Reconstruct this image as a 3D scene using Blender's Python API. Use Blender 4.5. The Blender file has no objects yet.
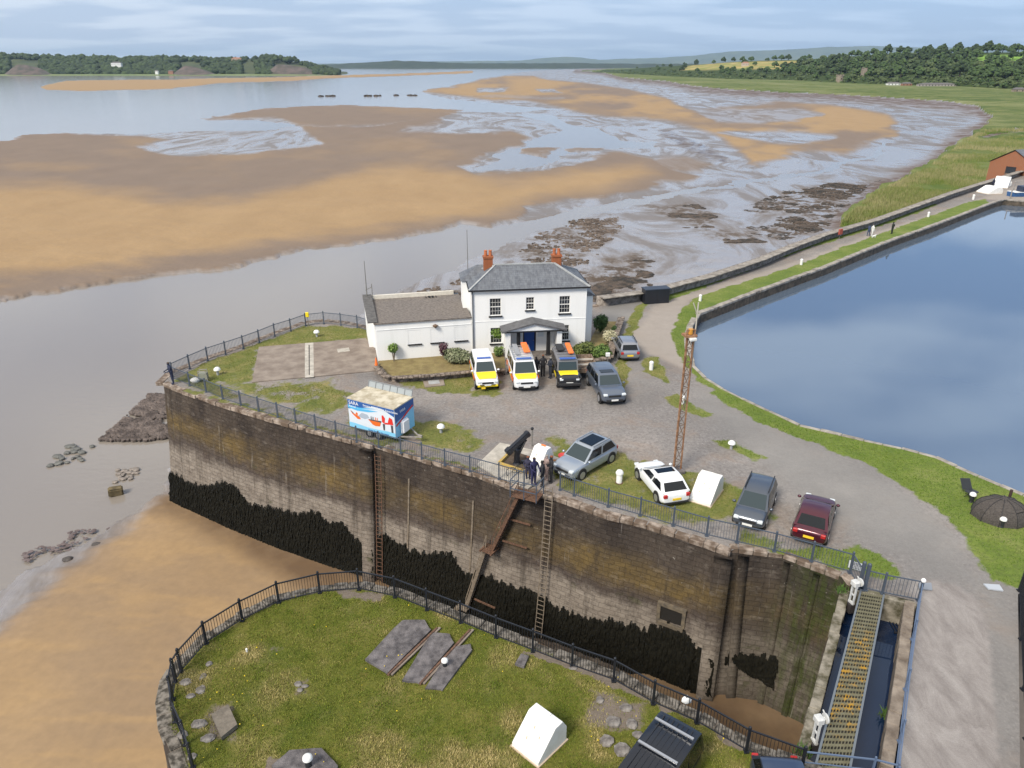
import bpy, bmesh, math, random
import numpy as np
from mathutils import Vector, Matrix, noise as mnoise

# ------------------------------------------------------------------ camera, sky, sun
scene = bpy.context.scene
FPX, PITCH, CAMH = 735.0, math.radians(23.5), 23.0
cd = bpy.data.cameras.new('camera'); cam = bpy.data.objects.new('camera', cd)
scene.collection.objects.link(cam); scene.camera = cam
cam.location = (0, 0, CAMH); cam.rotation_euler = (math.radians(90) - PITCH, 0, 0)
cd.sensor_width = 36; cd.lens = 36 * FPX / 1024; cd.clip_start = 0.3; cd.clip_end = 120000
SUN_EL, SUN_AZ = math.radians(44), math.radians(-140)      # azimuth from +Y, clockwise
world = bpy.data.worlds.new('World'); scene.world = world; world.use_nodes = True
wn, wl = world.node_tree.nodes, world.node_tree.links; wn.clear()
def N(nt, t, **k):
    n = nt.nodes.new(t)
    for a, b in k.items():
        if a[0] == 'i' and a[1:].isdigit(): n.inputs[int(a[1:])].default_value = b
        else: setattr(n, a, b)
    return n
wt = world.node_tree
sky = N(wt, 'ShaderNodeTexSky', sky_type='NISHITA', sun_disc=False); sky.sun_elevation = SUN_EL; sky.sun_rotation = SUN_AZ
sky.air_density = 1.0; sky.dust_density = 1.2; sky.ozone_density = 1.5
tc = N(wt, 'ShaderNodeTexCoord')
sep = N(wt, 'ShaderNodeSeparateXYZ'); wl.new(tc.outputs['Generated'], sep.inputs[0])
# clouds lie in a flat layer: direction divided by its height
zc = N(wt, 'ShaderNodeMath', operation='MAXIMUM', i1=0.0); wl.new(sep.outputs[2], zc.inputs[0])
za = N(wt, 'ShaderNodeMath', operation='ADD', i1=0.10); wl.new(zc.outputs[0], za.inputs[0])
dx = N(wt, 'ShaderNodeMath', operation='DIVIDE'); wl.new(sep.outputs[0], dx.inputs[0]); wl.new(za.outputs[0], dx.inputs[1])
dy = N(wt, 'ShaderNodeMath', operation='DIVIDE'); wl.new(sep.outputs[1], dy.inputs[0]); wl.new(za.outputs[0], dy.inputs[1])
cmb = N(wt, 'ShaderNodeCombineXYZ'); wl.new(dx.outputs[0], cmb.inputs[0]); wl.new(dy.outputs[0], cmb.inputs[1])
n1 = N(wt, 'ShaderNodeTexNoise'); n1.inputs['Scale'].default_value = 1.0; n1.inputs['Detail'].default_value = 5; n1.inputs['Roughness'].default_value = 0.46
mpn = N(wt, 'ShaderNodeMapping'); mpn.inputs['Location'].default_value = (3.1, 7.7, 0); mpn.inputs['Scale'].default_value = (1.0, 1.5, 1)
wl.new(cmb.outputs[0], mpn.inputs[0]); wl.new(mpn.outputs[0], n1.inputs['Vector'])
cr = N(wt, 'ShaderNodeValToRGB'); cr.color_ramp.elements[0].position = 0.44; cr.color_ramp.elements[1].position = 0.58
cr.color_ramp.elements[0].color = (0.05, 0.05, 0.05, 1); cr.color_ramp.elements[1].color = (0.95, 0.95, 0.95, 1)
wl.new(n1.outputs[0], cr.inputs[0])
# cloud colour: paler to the left, bluer to the right and grey blue overhead
ccol = N(wt, 'ShaderNodeValToRGB')
e = ccol.color_ramp.elements; e[0].position = 0.25; e[0].color = (7.2, 7.7, 8.3, 1); e[1].position = 0.78; e[1].color = (4.8, 6.1, 7.9, 1)
xa = N(wt, 'ShaderNodeMath', operation='MULTIPLY_ADD', i1=0.5, i2=0.5); wl.new(sep.outputs[0], xa.inputs[0]); wl.new(xa.outputs[0], ccol.inputs[0])
mixc = N(wt, 'ShaderNodeMix', data_type='RGBA'); hzm = N(wt, 'ShaderNodeMapRange', interpolation_type='SMOOTHSTEP', i1=0.04, i2=0.20, i3=0.74, i4=0.0); wl.new(sep.outputs[2], hzm.inputs[0])
mxx = N(wt, 'ShaderNodeMix', data_type='FLOAT'); wl.new(hzm.outputs[0], mxx.inputs[0]); wl.new(cr.outputs[0], mxx.inputs[2]); mxx.inputs[3].default_value = 0.52; wl.new(mxx.outputs[0], mixc.inputs[0]); skc = N(wt, 'ShaderNodeMix', data_type='RGBA', i0=0.72); wl.new(sky.outputs[0], skc.inputs[6]); skc.inputs[7].default_value = (1.1, 2.4, 5.0, 1); wl.new(skc.outputs[2], mixc.inputs[6]); wl.new(ccol.outputs[0], mixc.inputs[7])
zr = N(wt, 'ShaderNodeMapRange', interpolation_type='SMOOTHSTEP', i1=0.5, i2=0.85, i3=1.0, i4=1.5); wl.new(sep.outputs[2], zr.inputs[0])
zw = N(wt, 'ShaderNodeMapRange', interpolation_type='SMOOTHSTEP', i1=0.5, i2=0.8, i3=0.0, i4=0.85); wl.new(sep.outputs[2], zw.inputs[0])
mw = N(wt, 'ShaderNodeMix', data_type='RGBA'); wl.new(zw.outputs[0], mw.inputs[0]); wl.new(mixc.outputs[2], mw.inputs[6]); mw.inputs[7].default_value = (5.4, 5.1, 4.7, 1)
mz = N(wt, 'ShaderNodeVectorMath', operation='SCALE'); wl.new(mw.outputs[2], mz.inputs[0]); wl.new(zr.outputs[0], mz.inputs['Scale'])
bg = N(wt, 'ShaderNodeBackground', i1=0.098); wl.new(mz.outputs[0], bg.inputs[0])
wo = N(wt, 'ShaderNodeOutputWorld'); wl.new(bg.outputs[0], wo.inputs[0])
sl = bpy.data.lights.new('sun', 'SUN'); sl.energy = 3.1; sl.angle = math.radians(18); sl.color = (1, 0.92, 0.80)
sun = bpy.data.objects.new('sun', sl); scene.collection.objects.link(sun)
sdir = Vector((math.sin(SUN_AZ) * math.cos(SUN_EL), math.cos(SUN_AZ) * math.cos(SUN_EL), math.sin(SUN_EL)))
sun.rotation_euler = sdir.to_track_quat('Z', 'Y').to_euler()
scene.view_settings.view_transform = 'Standard'; scene.view_settings.look = 'None'
scene.view_settings.gamma = 1; scene.view_settings.use_curve_mapping = False; scene.view_settings.exposure = 0.5
scene.render.engine = 'CYCLES'

# ------------------------------------------------------------------ survey helpers
CP, SP = math.cos(PITCH), math.sin(PITCH)
def G(u, v, z=0.0):
    """survey point: the spot of a level surface z seen along a sight line of the survey photo"""
    a, b = (u - 512) / FPX, (v - 384) / FPX
    d = (a, CP - b * SP, -SP - b * CP); t = (z - CAMH) / d[2]
    return Vector((d[0] * t, d[1] * t, z))
def GL(pts, z=0.0): return [tuple(G(u, v, z)[:2]) for u, v in pts]
def proj(x, y, z):
    zz = z - CAMH; dep = y * CP - zz * SP; dn = -y * SP - zz * CP
    return 512 + FPX * x / dep, 384 + FPX * dn / dep
random.seed(7); rng = np.random.default_rng(11)
def _h(ix, iy, s):
    n = (ix.astype(np.int64) * 374761393 + iy.astype(np.int64) * 668265263 + s * 974711) & 0x7fffffff
    n = ((n ^ (n >> 13)) * 1274126177) & 0x7fffffff
    return ((n ^ (n >> 16)) & 0xffff) / 65535.0
def vn(x, y, s=0):
    ix, iy = np.floor(x), np.floor(y); fx, fy = x - ix, y - iy
    fx = fx * fx * (3 - 2 * fx); fy = fy * fy * (3 - 2 * fy)
    a = _h(ix, iy, s); b = _h(ix + 1, iy, s); c = _h(ix, iy + 1, s); d = _h(ix + 1, iy + 1, s)
    return (a + (b - a) * fx) * (1 - fy) + (c + (d - c) * fx) * fy
def fbm(x, y, s=0, o=5):
    r = 0; a = .5; t = 0
    for i in range(o): r = r + a * vn(x, y, s + i * 17); t += a; x = x * 2.03; y = y * 2.03; a *= .55
    return r / t
def sdf(px, py, poly):
    """signed distance, positive inside"""
    P = np.array(poly, float); Q = np.roll(P, -1, 0)
    d = np.full(px.shape, 1e18); ins = np.zeros(px.shape, bool)
    for (x0, y0), (x1, y1) in zip(P, Q):
        ex, ey = x1 - x0, y1 - y0; wx, wy = px - x0, py - y0
        t = np.clip((wx * ex + wy * ey) / (ex * ex + ey * ey + 1e-12), 0, 1)
        d = np.minimum(d, (wx - ex * t) ** 2 + (wy - ey * t) ** 2)
        if y1 != y0:
            c = ((y0 > py) != (y1 > py)) & (px < (x1 - x0) * (py - y0) / (y1 - y0) + x0); ins ^= c
    d = np.sqrt(d); return np.where(ins, d, -d)
def sst(x, a, b):
    t = np.clip((x - a) / (b - a), 0, 1); return t * t * (3 - 2 * t)

# ------------------------------------------------------------------ objects
C = scene.collection
def tag(o, label=None, cat=None, group=None, kind=None):
    if label: o['label'] = label
    if cat: o['category'] = cat
    if group: o['group'] = group
    if kind: o['kind'] = kind
    return o
def empty(name, loc=(0, 0, 0), rz=0, label=None, cat=None, group=None):
    o = bpy.data.objects.new(name, None); C.objects.link(o); o.location = loc; o.rotation_euler = (0, 0, rz)
    o.empty_display_size = .3
    return tag(o, label, cat, group)
def meshobj(name, me, mat, parent=None):
    o = bpy.data.objects.new(name, me); C.objects.link(o)
    if parent is not None: o.parent = parent
    for m in (mat if isinstance(mat, (list, tuple)) else [mat]): me.materials.append(m)
    return o
def copy_tree(o, parent=None):
    c = o.copy(); C.objects.link(c)
    if parent is not None: c.parent = parent
    for ch in list(o.children): copy_tree(ch, c)
    return c
class MB:
    def __init__(s, off=(0, 0, 0)): s.v = []; s.f = []; s.m = []; s.off = Vector(off); s.mi = 0
    def add(s, vs, fs, M=None):
        b = len(s.v)
        for p in vs:
            p = Vector(p)
            if M is not None: p = M @ p
            s.v.append(tuple(p - s.off))
        for f in fs: s.f.append(tuple(b + i for i in f)); s.m.append(s.mi)
        return s
    def box(s, c, d, rz=0, M=None):
        x, y, z = d[0] / 2, d[1] / 2, d[2] / 2
        vs = [(-x, -y, -z), (x, -y, -z), (x, y, -z), (-x, y, -z), (-x, -y, z), (x, -y, z), (x, y, z), (-x, y, z)]
        R = Matrix.Translation(c) @ Matrix.Rotation(rz, 4, 'Z')
        if M is not None: R = R @ M
        return s.add(vs, [(0, 3, 2, 1), (4, 5, 6, 7), (0, 1, 5, 4), (1, 2, 6, 5), (2, 3, 7, 6), (3, 0, 4, 7)], R)
    def bar(s, a, b, w, h=None, up=(0, 0, 1)):
        a, b = Vector(a), Vector(b); h = h or w; d = b - a
        if d.length < 1e-6: return s
        z = d.normalized(); u = Vector(up)
        if abs(z.dot(u)) > .99: u = Vector((1, 0, 0))
        x = z.cross(u).normalized(); y = x.cross(z)
        vs = [p + x * (i * w / 2) + y * (j * h / 2) for p in (a, b) for i, j in ((-1, -1), (1, -1), (1, 1), (-1, 1))]
        return s.add(vs, [(0, 1, 2, 3), (7, 6, 5, 4), (0, 4, 5, 1), (1, 5, 6, 2), (2, 6, 7, 3), (3, 7, 4, 0)])
    def tube(s, a, b, r, r2=None, n=10, cap=True):
        a, b = Vector(a), Vector(b); r2 = r if r2 is None else r2; z = (b - a).normalized()
        u = Vector((0, 0, 1)) if abs(z.z) < .95 else Vector((1, 0, 0)); x = z.cross(u).normalized(); y = z.cross(x)
        vs = []
        for p, q in ((a, r), (b, r2)):
            for i in range(n):
                t = 2 * math.pi * i / n; vs.append(p + x * math.cos(t) * q + y * math.sin(t) * q)
        fs = [(i, (i + 1) % n, n + (i + 1) % n, n + i) for i in range(n)]
        if cap: fs += [tuple(range(n))[::-1], tuple(range(n, 2 * n))]
        return s.add(vs, fs)
    def path(s, pts, r, n=6):
        for a, b in zip(pts, pts[1:]): s.tube(a, b, r, n=n)
        return s
    def prism(s, poly, z0, z1, M=None):
        n = len(poly); vs = [(p[0], p[1], z0) for p in poly] + [(p[0], p[1], z1) for p in poly]
        fs = [tuple(range(n))[::-1], tuple(range(n, 2 * n))] + [(i, (i + 1) % n, n + (i + 1) % n, n + i) for i in range(n)]
        return s.add(vs, fs, M)
    def quad(s, a, b, c, d): return s.add([a, b, c, d], [(0, 1, 2, 3)])
    def loft(s, rings, cap=True, closed=True):
        n = len(rings[0]); vs = [p for r in rings for p in r]; fs = []
        for k in range(len(rings) - 1):
            for i in range(n if closed else n - 1):
                j = (i + 1) % n; fs.append((k * n + i, k * n + j, (k + 1) * n + j, (k + 1) * n + i))
        if cap: fs += [tuple(range(n))[::-1], tuple(range((len(rings) - 1) * n, len(rings) * n))]
        return s.add(vs, fs)
    def lathe(s, prof, c=(0, 0, 0), n=16):
        c = Vector(c); rings = [[c + Vector((r * math.cos(2 * math.pi * i / n), r * math.sin(2 * math.pi * i / n), z)) for i in range(n)] for r, z in prof]
        return s.loft(rings)
    def ball(s, c, r, n=10, m=6, jit=0, rnd=random):
        c = Vector(c); r = Vector((r, r, r)) if not hasattr(r, '__len__') else Vector(r)
        rings = []
        for k in range(m + 1):
            ph = math.pi * k / m; q = max(math.sin(ph), .02)
            rings.append([c + Vector((r.x * q * math.cos(2 * math.pi * i / n), r.y * q * math.sin(2 * math.pi * i / n), -r.z * math.cos(ph))) * (1 if not jit else 1)
                          + (Vector((rnd.uniform(-1, 1), rnd.uniform(-1, 1), rnd.uniform(-1, 1))) * jit if jit else Vector()) for i in range(n)])
        return s.loft(rings)
    def build(s, name, mat, parent=None, smooth=None, bevel=0, seg=1):
        me = bpy.data.meshes.new(name); me.from_pydata(s.v, [], s.f)
        if len(set(s.m)) > 1: me.polygons.foreach_set('material_index', s.m)
        bm = bmesh.new(); bm.from_mesh(me); bmesh.ops.recalc_face_normals(bm, faces=bm.faces)
        if bevel:
            bmesh.ops.remove_doubles(bm, verts=bm.verts, dist=1e-5)
            es = [e_ for e_ in bm.edges if len(e_.link_faces) == 2 and e_.calc_face_angle(0) > .4]
            bmesh.ops.bevel(bm, geom=es, offset=bevel, segments=seg, affect='EDGES', clamp_overlap=True)
        bm.to_mesh(me); bm.free()
        if smooth is not None:
            me.polygons.foreach_set('use_smooth', [True] * len(me.polygons))
            if smooth > 0: me.set_sharp_from_angle(angle=math.radians(smooth))
        me.update(); return meshobj(name, me, mat, parent)
def np_mesh(name, V, F, mat, parent=None, attrs={}, smooth=False, uv=None):
    me = bpy.data.meshes.new(name); V = np.asarray(V, np.float32); F = np.asarray(F, np.int32); k = F.shape[1]
    me.vertices.add(len(V)); me.vertices.foreach_set('co', V.ravel())
    me.loops.add(F.size); me.loops.foreach_set('vertex_index', F.ravel())
    me.polygons.add(len(F)); me.polygons.foreach_set('loop_start', np.arange(0, F.size, k, dtype=np.int32))
    me.update(calc_edges=True)
    if smooth: me.polygons.foreach_set('use_smooth', np.ones(len(F), bool))
    for a, val in attrs.items():
        val = np.asarray(val, np.float32)
        if val.ndim == 2:
            at = me.attributes.new(a, 'FLOAT_COLOR', 'POINT'); at.data.foreach_set('color', np.c_[val, np.ones(len(val))].astype(np.float32).ravel())
        else:
            at = me.attributes.new(a, 'FLOAT', 'POINT'); at.data.foreach_set('value', val)
    if uv is not None:
        l = me.uv_layers.new(name='UVMap'); l.data.foreach_set('uv', np.asarray(uv, np.float32)[F.ravel()].ravel())
    me.validate(); return meshobj(name, me, mat, parent)
def poly_sheet(name, pts, z, mat, parent=None):
    bm = bmesh.new(); vs = [bm.verts.new((p[0], p[1], z)) for p in pts]; f = bm.faces.new(vs)
    bmesh.ops.triangulate(bm, faces=[f]); bmesh.ops.recalc_face_normals(bm, faces=bm.faces)
    for f in bm.faces:
        if f.normal.z < 0: f.normal_flip()
    me = bpy.data.meshes.new(name); bm.to_mesh(me); bm.free(); return meshobj(name, me, mat, parent)

# ------------------------------------------------------------------ materials
def mat(name, col=(.5, .5, .5), rough=.8, metal=0, var=0.0, scale=3.0, col2=None, bump=0, bscale=None, spec=.5, coords='Object', detail=5, th=(.35, .65), trans=0):
    m = bpy.data.materials.new(name); m.use_nodes = True; nt = m.node_tree; L = nt.links; b = nt.nodes['Principled BSDF']
    b.inputs['Base Color'].default_value = (*col, 1); b.inputs['Roughness'].default_value = rough; b.inputs['Metallic'].default_value = metal
    b.inputs['Specular IOR Level'].default_value = spec
    t = N(nt, 'ShaderNodeTexCoord')
    if var or col2:
        n = N(nt, 'ShaderNodeTexNoise'); n.inputs['Scale'].default_value = scale; n.inputs['Detail'].default_value = detail; n.inputs['Roughness'].default_value = .6
        L.new(t.outputs[coords], n.inputs['Vector'])
        r = N(nt, 'ShaderNodeValToRGB'); r.color_ramp.elements[0].position, r.color_ramp.elements[1].position = th
        c2 = col2 or tuple(min(1, c * (1 + var)) for c in col); c1 = col if col2 else tuple(c * (1 - var) for c in col)
        r.color_ramp.elements[0].color = (*c1, 1); r.color_ramp.elements[1].color = (*c2, 1)
        L.new(n.outputs[0], r.inputs[0]); L.new(r.outputs[0], b.inputs['Base Color'])
    if bump:
        n2 = N(nt, 'ShaderNodeTexNoise'); n2.inputs['Scale'].default_value = bscale or scale * 4; n2.inputs['Detail'].default_value = 4
        L.new(t.outputs[coords], n2.inputs['Vector']); bp = N(nt, 'ShaderNodeBump'); bp.inputs['Strength'].default_value = bump; bp.inputs['Distance'].default_value = .05
        L.new(n2.outputs[0], bp.inputs['Height']); L.new(bp.outputs[0], b.inputs['Normal'])
    return m
class NT:
    """small wrapper to write node graphs tersely"""
    def __init__(s, name):
        s.m = bpy.data.materials.new(name); s.m.use_nodes = True; s.nt = s.m.node_tree; s.b = s.nt.nodes['Principled BSDF']
        s.tc = N(s.nt, 'ShaderNodeTexCoord'); s.obj = s.tc.outputs['Object']; s.uv = s.tc.outputs['UV']
    def link(s, a, b): s.nt.links.new(a, b)
    def val(s, sock, v):
        if hasattr(v, 'is_output') or isinstance(v, bpy.types.NodeSocket): s.link(v, sock)
        elif isinstance(v, (tuple, list)) and len(v) == 3 and sock.type == 'RGBA': sock.default_value = (*v, 1)
        else: sock.default_value = v
    def attr(s, n): return N(s.nt, 'ShaderNodeAttribute', attribute_name=n).outputs['Fac']
    def attrc(s, n): return N(s.nt, 'ShaderNodeAttribute', attribute_name=n).outputs['Color']
    def noise(s, scale, detail=4, rough=.55, vec=None, st=None, dist=0):
        n = N(s.nt, 'ShaderNodeTexNoise'); n.inputs['Scale'].default_value = scale; n.inputs['Detail'].default_value = detail; n.inputs['Roughness'].default_value = rough; n.inputs['Distortion'].default_value = dist
        v = vec or s.obj
        if st: mp = N(s.nt, 'ShaderNodeMapping'); mp.inputs['Scale'].default_value = st; s.link(v, mp.inputs[0]); v = mp.outputs[0]
        s.link(v, n.inputs['Vector']); return n.outputs[0]
    def ramp(s, x, *st):
        r = N(s.nt, 'ShaderNodeValToRGB'); el = r.color_ramp.elements
        while len(el) < len(st): el.new(.5)
        for q, (p, c) in zip(el, st): q.position = p; q.color = (*c, 1) if hasattr(c, '__len__') else (c, c, c, 1)
        s.link(x, r.inputs[0]); return r.outputs[0]
    def math(s, op, a, b=0.0, c=0.0, clamp=False):
        n = N(s.nt, 'ShaderNodeMath', operation=op, use_clamp=clamp); s.val(n.inputs[0], a); s.val(n.inputs[1], b); s.val(n.inputs[2], c); return n.outputs[0]
    def mix(s, f, a, b, bt='MIX'):
        n = N(s.nt, 'ShaderNodeMix', data_type='RGBA', blend_type=bt); s.val(n.inputs[0], f); s.val(n.inputs[6], a); s.val(n.inputs[7], b); return n.outputs[2]
    def sep(s, v):
        n = N(s.nt, 'ShaderNodeSeparateXYZ'); s.link(v, n.inputs[0]); return n.outputs
    def bump(s, h, st=.5, d=.05):
        n = N(s.nt, 'ShaderNodeBump'); n.inputs['Strength'].default_value = st; n.inputs['Distance'].default_value = d; s.link(h, n.inputs['Height']); s.link(n.outputs[0], s.b.inputs['Normal'])
    def out(s, col=None, rough=None, spec=None, metal=None):
        if col is not None: s.val(s.b.inputs['Base Color'], col)
        if rough is not None: s.val(s.b.inputs['Roughness'], rough)
        if spec is not None: s.val(s.b.inputs['Specular IOR Level'], spec)
        if metal is not None: s.val(s.b.inputs['Metallic'], metal)
        return s.m
# ------------------------------------------------------------------ the estuary bed
ZW = -11.0                     # river level
us = np.concatenate([np.arange(-420, -20, 8), np.arange(-20, 1044, 2.0), np.arange(1044, 1500, 8)])
vs_ = np.concatenate([np.array([65.1, 65.4, 65.8, 66.2, 66.7, 67.2]), np.arange(67.8, 120, .55), np.arange(120, 330, 1.0), np.arange(330, 790, 2.2)])
U, V_ = np.meshgrid(us, vs_)
a_ = (U - 512) / FPX; b_ = (V_ - 384) / FPX
t_ = (ZW - CAMH) / (-SP - b_ * CP); X = a_ * t_; Y = (CP - b_ * SP) * t_
lw = fbm(U / 55, V_ / 9, 3) - .5; lw2 = fbm(U / 16, V_ / 4, 9) - .5
vs2 = np.clip((V_ - 62) / 40, .12, 1.6)
lw3 = fbm(U / 5, V_ / 1.6, 14) - .5; Uw = U + lw * 30 + lw2 * 8 + lw3 * 4; Vw = V_ + (lw * 8 + lw2 * 2.6 + lw3 * 1.4) * vs2 * .6
def M(poly, soft=2.0, wob=1.0):
    return sst(sdf(U * (1 - wob) + Uw * wob, V_ * (1 - wob) + Vw * wob, poly) / np.clip((V_ - 58) / 50, .1, 1.5), -soft, soft)
S_main = [(-500, 142), (0, 142), (41, 136), (100, 134), (141, 136), (169, 140), (137, 149), (169, 156), (219, 155.5), (281, 150), (320, 144), (300, 126), (329, 127), (364, 127), (384, 123), (429, 115), (456, 110), (437, 125), (440, 134), (470, 134), (510, 131), (534, 139), (513, 147), (480, 160), (456, 167), (476, 175), (527, 172), (569, 165), (592, 156), (625, 154), (649, 158), (667, 169), (703, 178), (690, 182), (667, 183), (630, 192), (597, 198), (557, 205), (530, 208), (515, 222), (494, 228), (463, 223), (438, 231), (397, 240), (360, 243), (320, 248), (250, 263), (200, 271), (156, 276), (109, 281), (62, 291), (20, 299), (-60, 310), (-500, 330)]
S_up = [(200, 118), (266, 108), (300, 106.5), (340, 105), (390, 107), (460, 109), (430, 117), (384, 124), (329, 128), (300, 126), (280, 119)]
S_far = [(40, 87), (72, 81), (175, 79), (320, 76), (400, 73.8), (470, 70.5), (470, 73), (400, 76.2), (320, 79.5), (219, 83.5), (165, 88.5), (94, 91), (45, 90)]
S_mid = [(421, 92), (450, 87), (480, 81), (503, 76), (536, 76), (550, 80), (585, 83), (620, 88), (667, 98), (700, 113), (741, 108), (785, 102), (826, 104), (877, 112), (897, 122), (890, 138), (865, 148), (839, 154), (807, 152), (779, 165), (757, 167), (741, 151), (720, 136), (667, 121), (620, 117), (585, 114), (562, 108), (527, 101), (500, 102), (466, 97)]
S_isl = [(522, 150), (535, 147), (557, 147), (556, 153), (540, 156), (524, 154)]
S_isl2 = [(562, 149), (575, 147), (604, 148), (600, 151), (570, 152)]
S_near = [(-600, 780), (-300, 700), (0, 640), (19, 618), (62, 580), (109, 545), (140, 522), (158, 500), (240, 480), (400, 520), (760, 640), (900, 700), (1000, 790), (500, 900)]
S_mud3 = [(640, 163), (660, 158), (690, 158), (712, 165), (700, 172), (670, 172)]
HOLES = [([(720, 134), (763, 132), (800, 131), (825, 134), (833, 138.5), (806, 145), (775, 144), (745, 139)], 1.0), ([(700, 112), (740, 110), (790, 108), (815, 112), (800, 122), (760, 124), (715, 122)], .75), ([(540, 90), (560, 90), (562, 93), (545, 93)], 1), ([(480, 89), (510, 88), (505, 92), (480, 93)], 1), ([(470, 97), (500, 95), (560, 97), (560, 99), (500, 99)], .3), ([(400, 128), (440, 123), (520, 122), (520, 131), (437, 135), (398, 132)], .6)]
sand = np.maximum.reduce([M(S_main, 1.2), M(S_up, 1.5), M(S_far, .8, .6), M(S_mid, 2.2), M(S_isl, 1), M(S_isl2, 1) * .9, M(S_near, 9, .6), M(S_mud3, 2) * .8])
for p, k in HOLES: sand = sand * (1 - k * M(p, 1.5))
W_up = [(-600, 60), (720, 60), (640, 67), (575, 69), (520, 72), (480, 79), (450, 88), (425, 93), (455, 100), (500, 104), (560, 110), (500, 112), (456, 111), (420, 108), (340, 106), (266, 108), (200, 118), (250, 120), (300, 125), (262, 129), (200, 130), (150, 133), (100, 133), (41, 136), (0, 143), (-600, 145)]
W_low = [(-700, 300), (0, 298), (62, 290), (109, 280), (156, 275), (200, 270), (250, 262), (320, 247), (360, 242), (397, 239), (438, 230), (463, 224), (500, 228), (520, 224), (560, 214), (600, 206), (657, 194), (700, 187), (700, 190), (657, 199), (610, 211), (579, 219), (541, 230), (516, 242), (476, 257), (429, 277), (385, 300), (345, 330), (200, 400), (160, 505), (109, 530), (60, 553), (0, 590), (-700, 700)]
W_pool = [(470, 168), (500, 155), (530, 141), (560, 130), (545, 122), (500, 112), (560, 116), (570, 124), (600, 128), (620, 140), (655, 140), (650, 148), (600, 150), (560, 158), (520, 168), (480, 173)]
W_ch = [(620, 205), (700, 186), (760, 178), (850, 160), (905, 135), (908, 122), (912, 135), (860, 164), (770, 184), (700, 193), (630, 208)]
W_near0 = [(-700, 300), (0, 298), (62, 290), (120, 300), (160, 505), (109, 530), (60, 553), (0, 590), (-700, 700)]
water = np.maximum.reduce([M(W_up, 1.5, .7), M(W_low, 2.5, .7), M(W_pool, 3) * .75, M(W_ch, 3) * .6])
water = water * (1 - np.clip(sand * 1.2, 0, 1))
# banks stand a little above the river, channels a little below
relief = (fbm(X / 26, Y / 26, 21) - .5) * .35 * sst(Y, 55, 110) + (fbm(X / 7, Y / 7, 22, 4) - .5) * .10 * (Y < 400) * sst(Y, 55, 110)
mudh = .10 + .16 * sst(fbm(U / 40, V_ / 6, 31), .35, .7) * sst(Y, 60, 120)
Z = ZW + np.where(water > .5, -.12 - .5 * (water - .5), 0) + (water <= .5) * (mudh * (1 - 2 * water) + sand * (.10 + relief * .6 + .18)) 
Z = Z + .62 * M(S_near, 22, .4) + 1.0 * sst(sdf(U, V_, [(640, 640), (700, 640), (900, 660), (950, 800), (600, 800), (600, 700)]), 0, 40)
marshP = [(575, 71), (600, 72.5), (625, 78.5), (667, 82.3), (696, 88), (763, 93), (826, 95.5), (877, 98.5), (921, 101.5), (953, 104.5), (978, 108.5), (988, 118), (986, 127), (969, 138), (963, 141), (944, 157), (921, 172), (896, 184), (871, 197), (852, 214), (838, 226), (860, 236), (1024, 190), (1500, 110), (1500, 60), (1000, 60), (640, 66), (600, 70)]
md = sdf(U + lw2 * 14 + lw * 6, V_ + lw2 * 3 * vs2, marshP) / np.clip((V_ - 58) / 50, .1, 1.5)
creek = sdf(U, V_ + lw * 3, [(975, 139), (990, 134), (1030, 131), (1100, 128), (1100, 134), (1030, 135), (1000, 138), (985, 143)])
marsh = sst(md, -.5, 1.6) * (1 - sst(creek, -1, 1))
Z = Z + marsh * 1.9 + .5 * sst(md, -9, 0) * (1 - water)
bank = sst(md, -11, -1) * (1 - marsh)
weedP = [([(385, 300), (416, 297), (463, 284), (500, 268), (535, 240), (579, 221), (619, 217), (612, 234), (588, 248), (588, 267), (600, 300), (500, 320), (369, 325)], .75), ([(585, 300), (591, 276), (612, 260), (650, 252), (648, 270), (636, 289), (606, 299)], .95), ([(644, 208), (692, 205), (717, 214), (708, 226), (765, 240), (750, 243), (718, 241), (669, 219)], .8),
         ([(745, 212), (790, 192), (836, 184), (893, 181), (890, 192), (858, 204), (850, 220), (806, 232), (770, 240), (745, 232), (775, 224), (800, 214)], .95), ([(700, 168), (712, 172), (690, 150), (660, 136), (668, 132), (700, 150), (722, 172)], .35)]
weed = np.zeros_like(U)
for p, k in weedP: weed = np.maximum(weed, k * M(p, 4))
gulls = sst(sdf(Uw, Vw, [(655, 128), (672, 131), (700, 143), (730, 158), (725, 164), (690, 152), (660, 137)]), -1, 2)   # braided runnels
def grid_faces(nr, nc):
    i = np.arange(nr * nc).reshape(nr, nc); return np.stack([i[:-1, :-1], i[1:, :-1], i[1:, 1:], i[:-1, 1:]], -1).reshape(-1, 4)
def clean(V, F, A):
    used = np.unique(F); re = np.full(len(V), -1); re[used] = np.arange(len(used)); return V[used], re[F], {k: v[used] for k, v in A.items()}
FF = grid_faces(*U.shape); VV = np.stack([X, Y, Z], -1).reshape(-1, 3)
mf = marsh.ravel()[FF].mean(1) > .5
sd_main = sdf(U, V_, S_main); 
dry = np.clip(sst(sdf(U, V_ + lw * 14, [(-500, 190), (60, 185), (150, 200), (240, 200), (330, 178), (420, 165), (500, 180), (640, 165), (660, 176), (600, 192), (540, 202), (440, 222), (330, 238), (250, 248), (150, 262), (60, 272), (-500, 300)]), -9, 12) + sst(fbm(U / 70, V_ / 12, 41), .45, .8) * .35 + M(S_mid, 5) * sst(fbm(U / 60, V_ / 9, 43), .35, .6) + M(S_near, 25, .3) * (.55 + .35 * sst(fbm(U / 160, V_ / 90, 44), .3, .7)) + M(S_far, 2), 0, 1)
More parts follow.
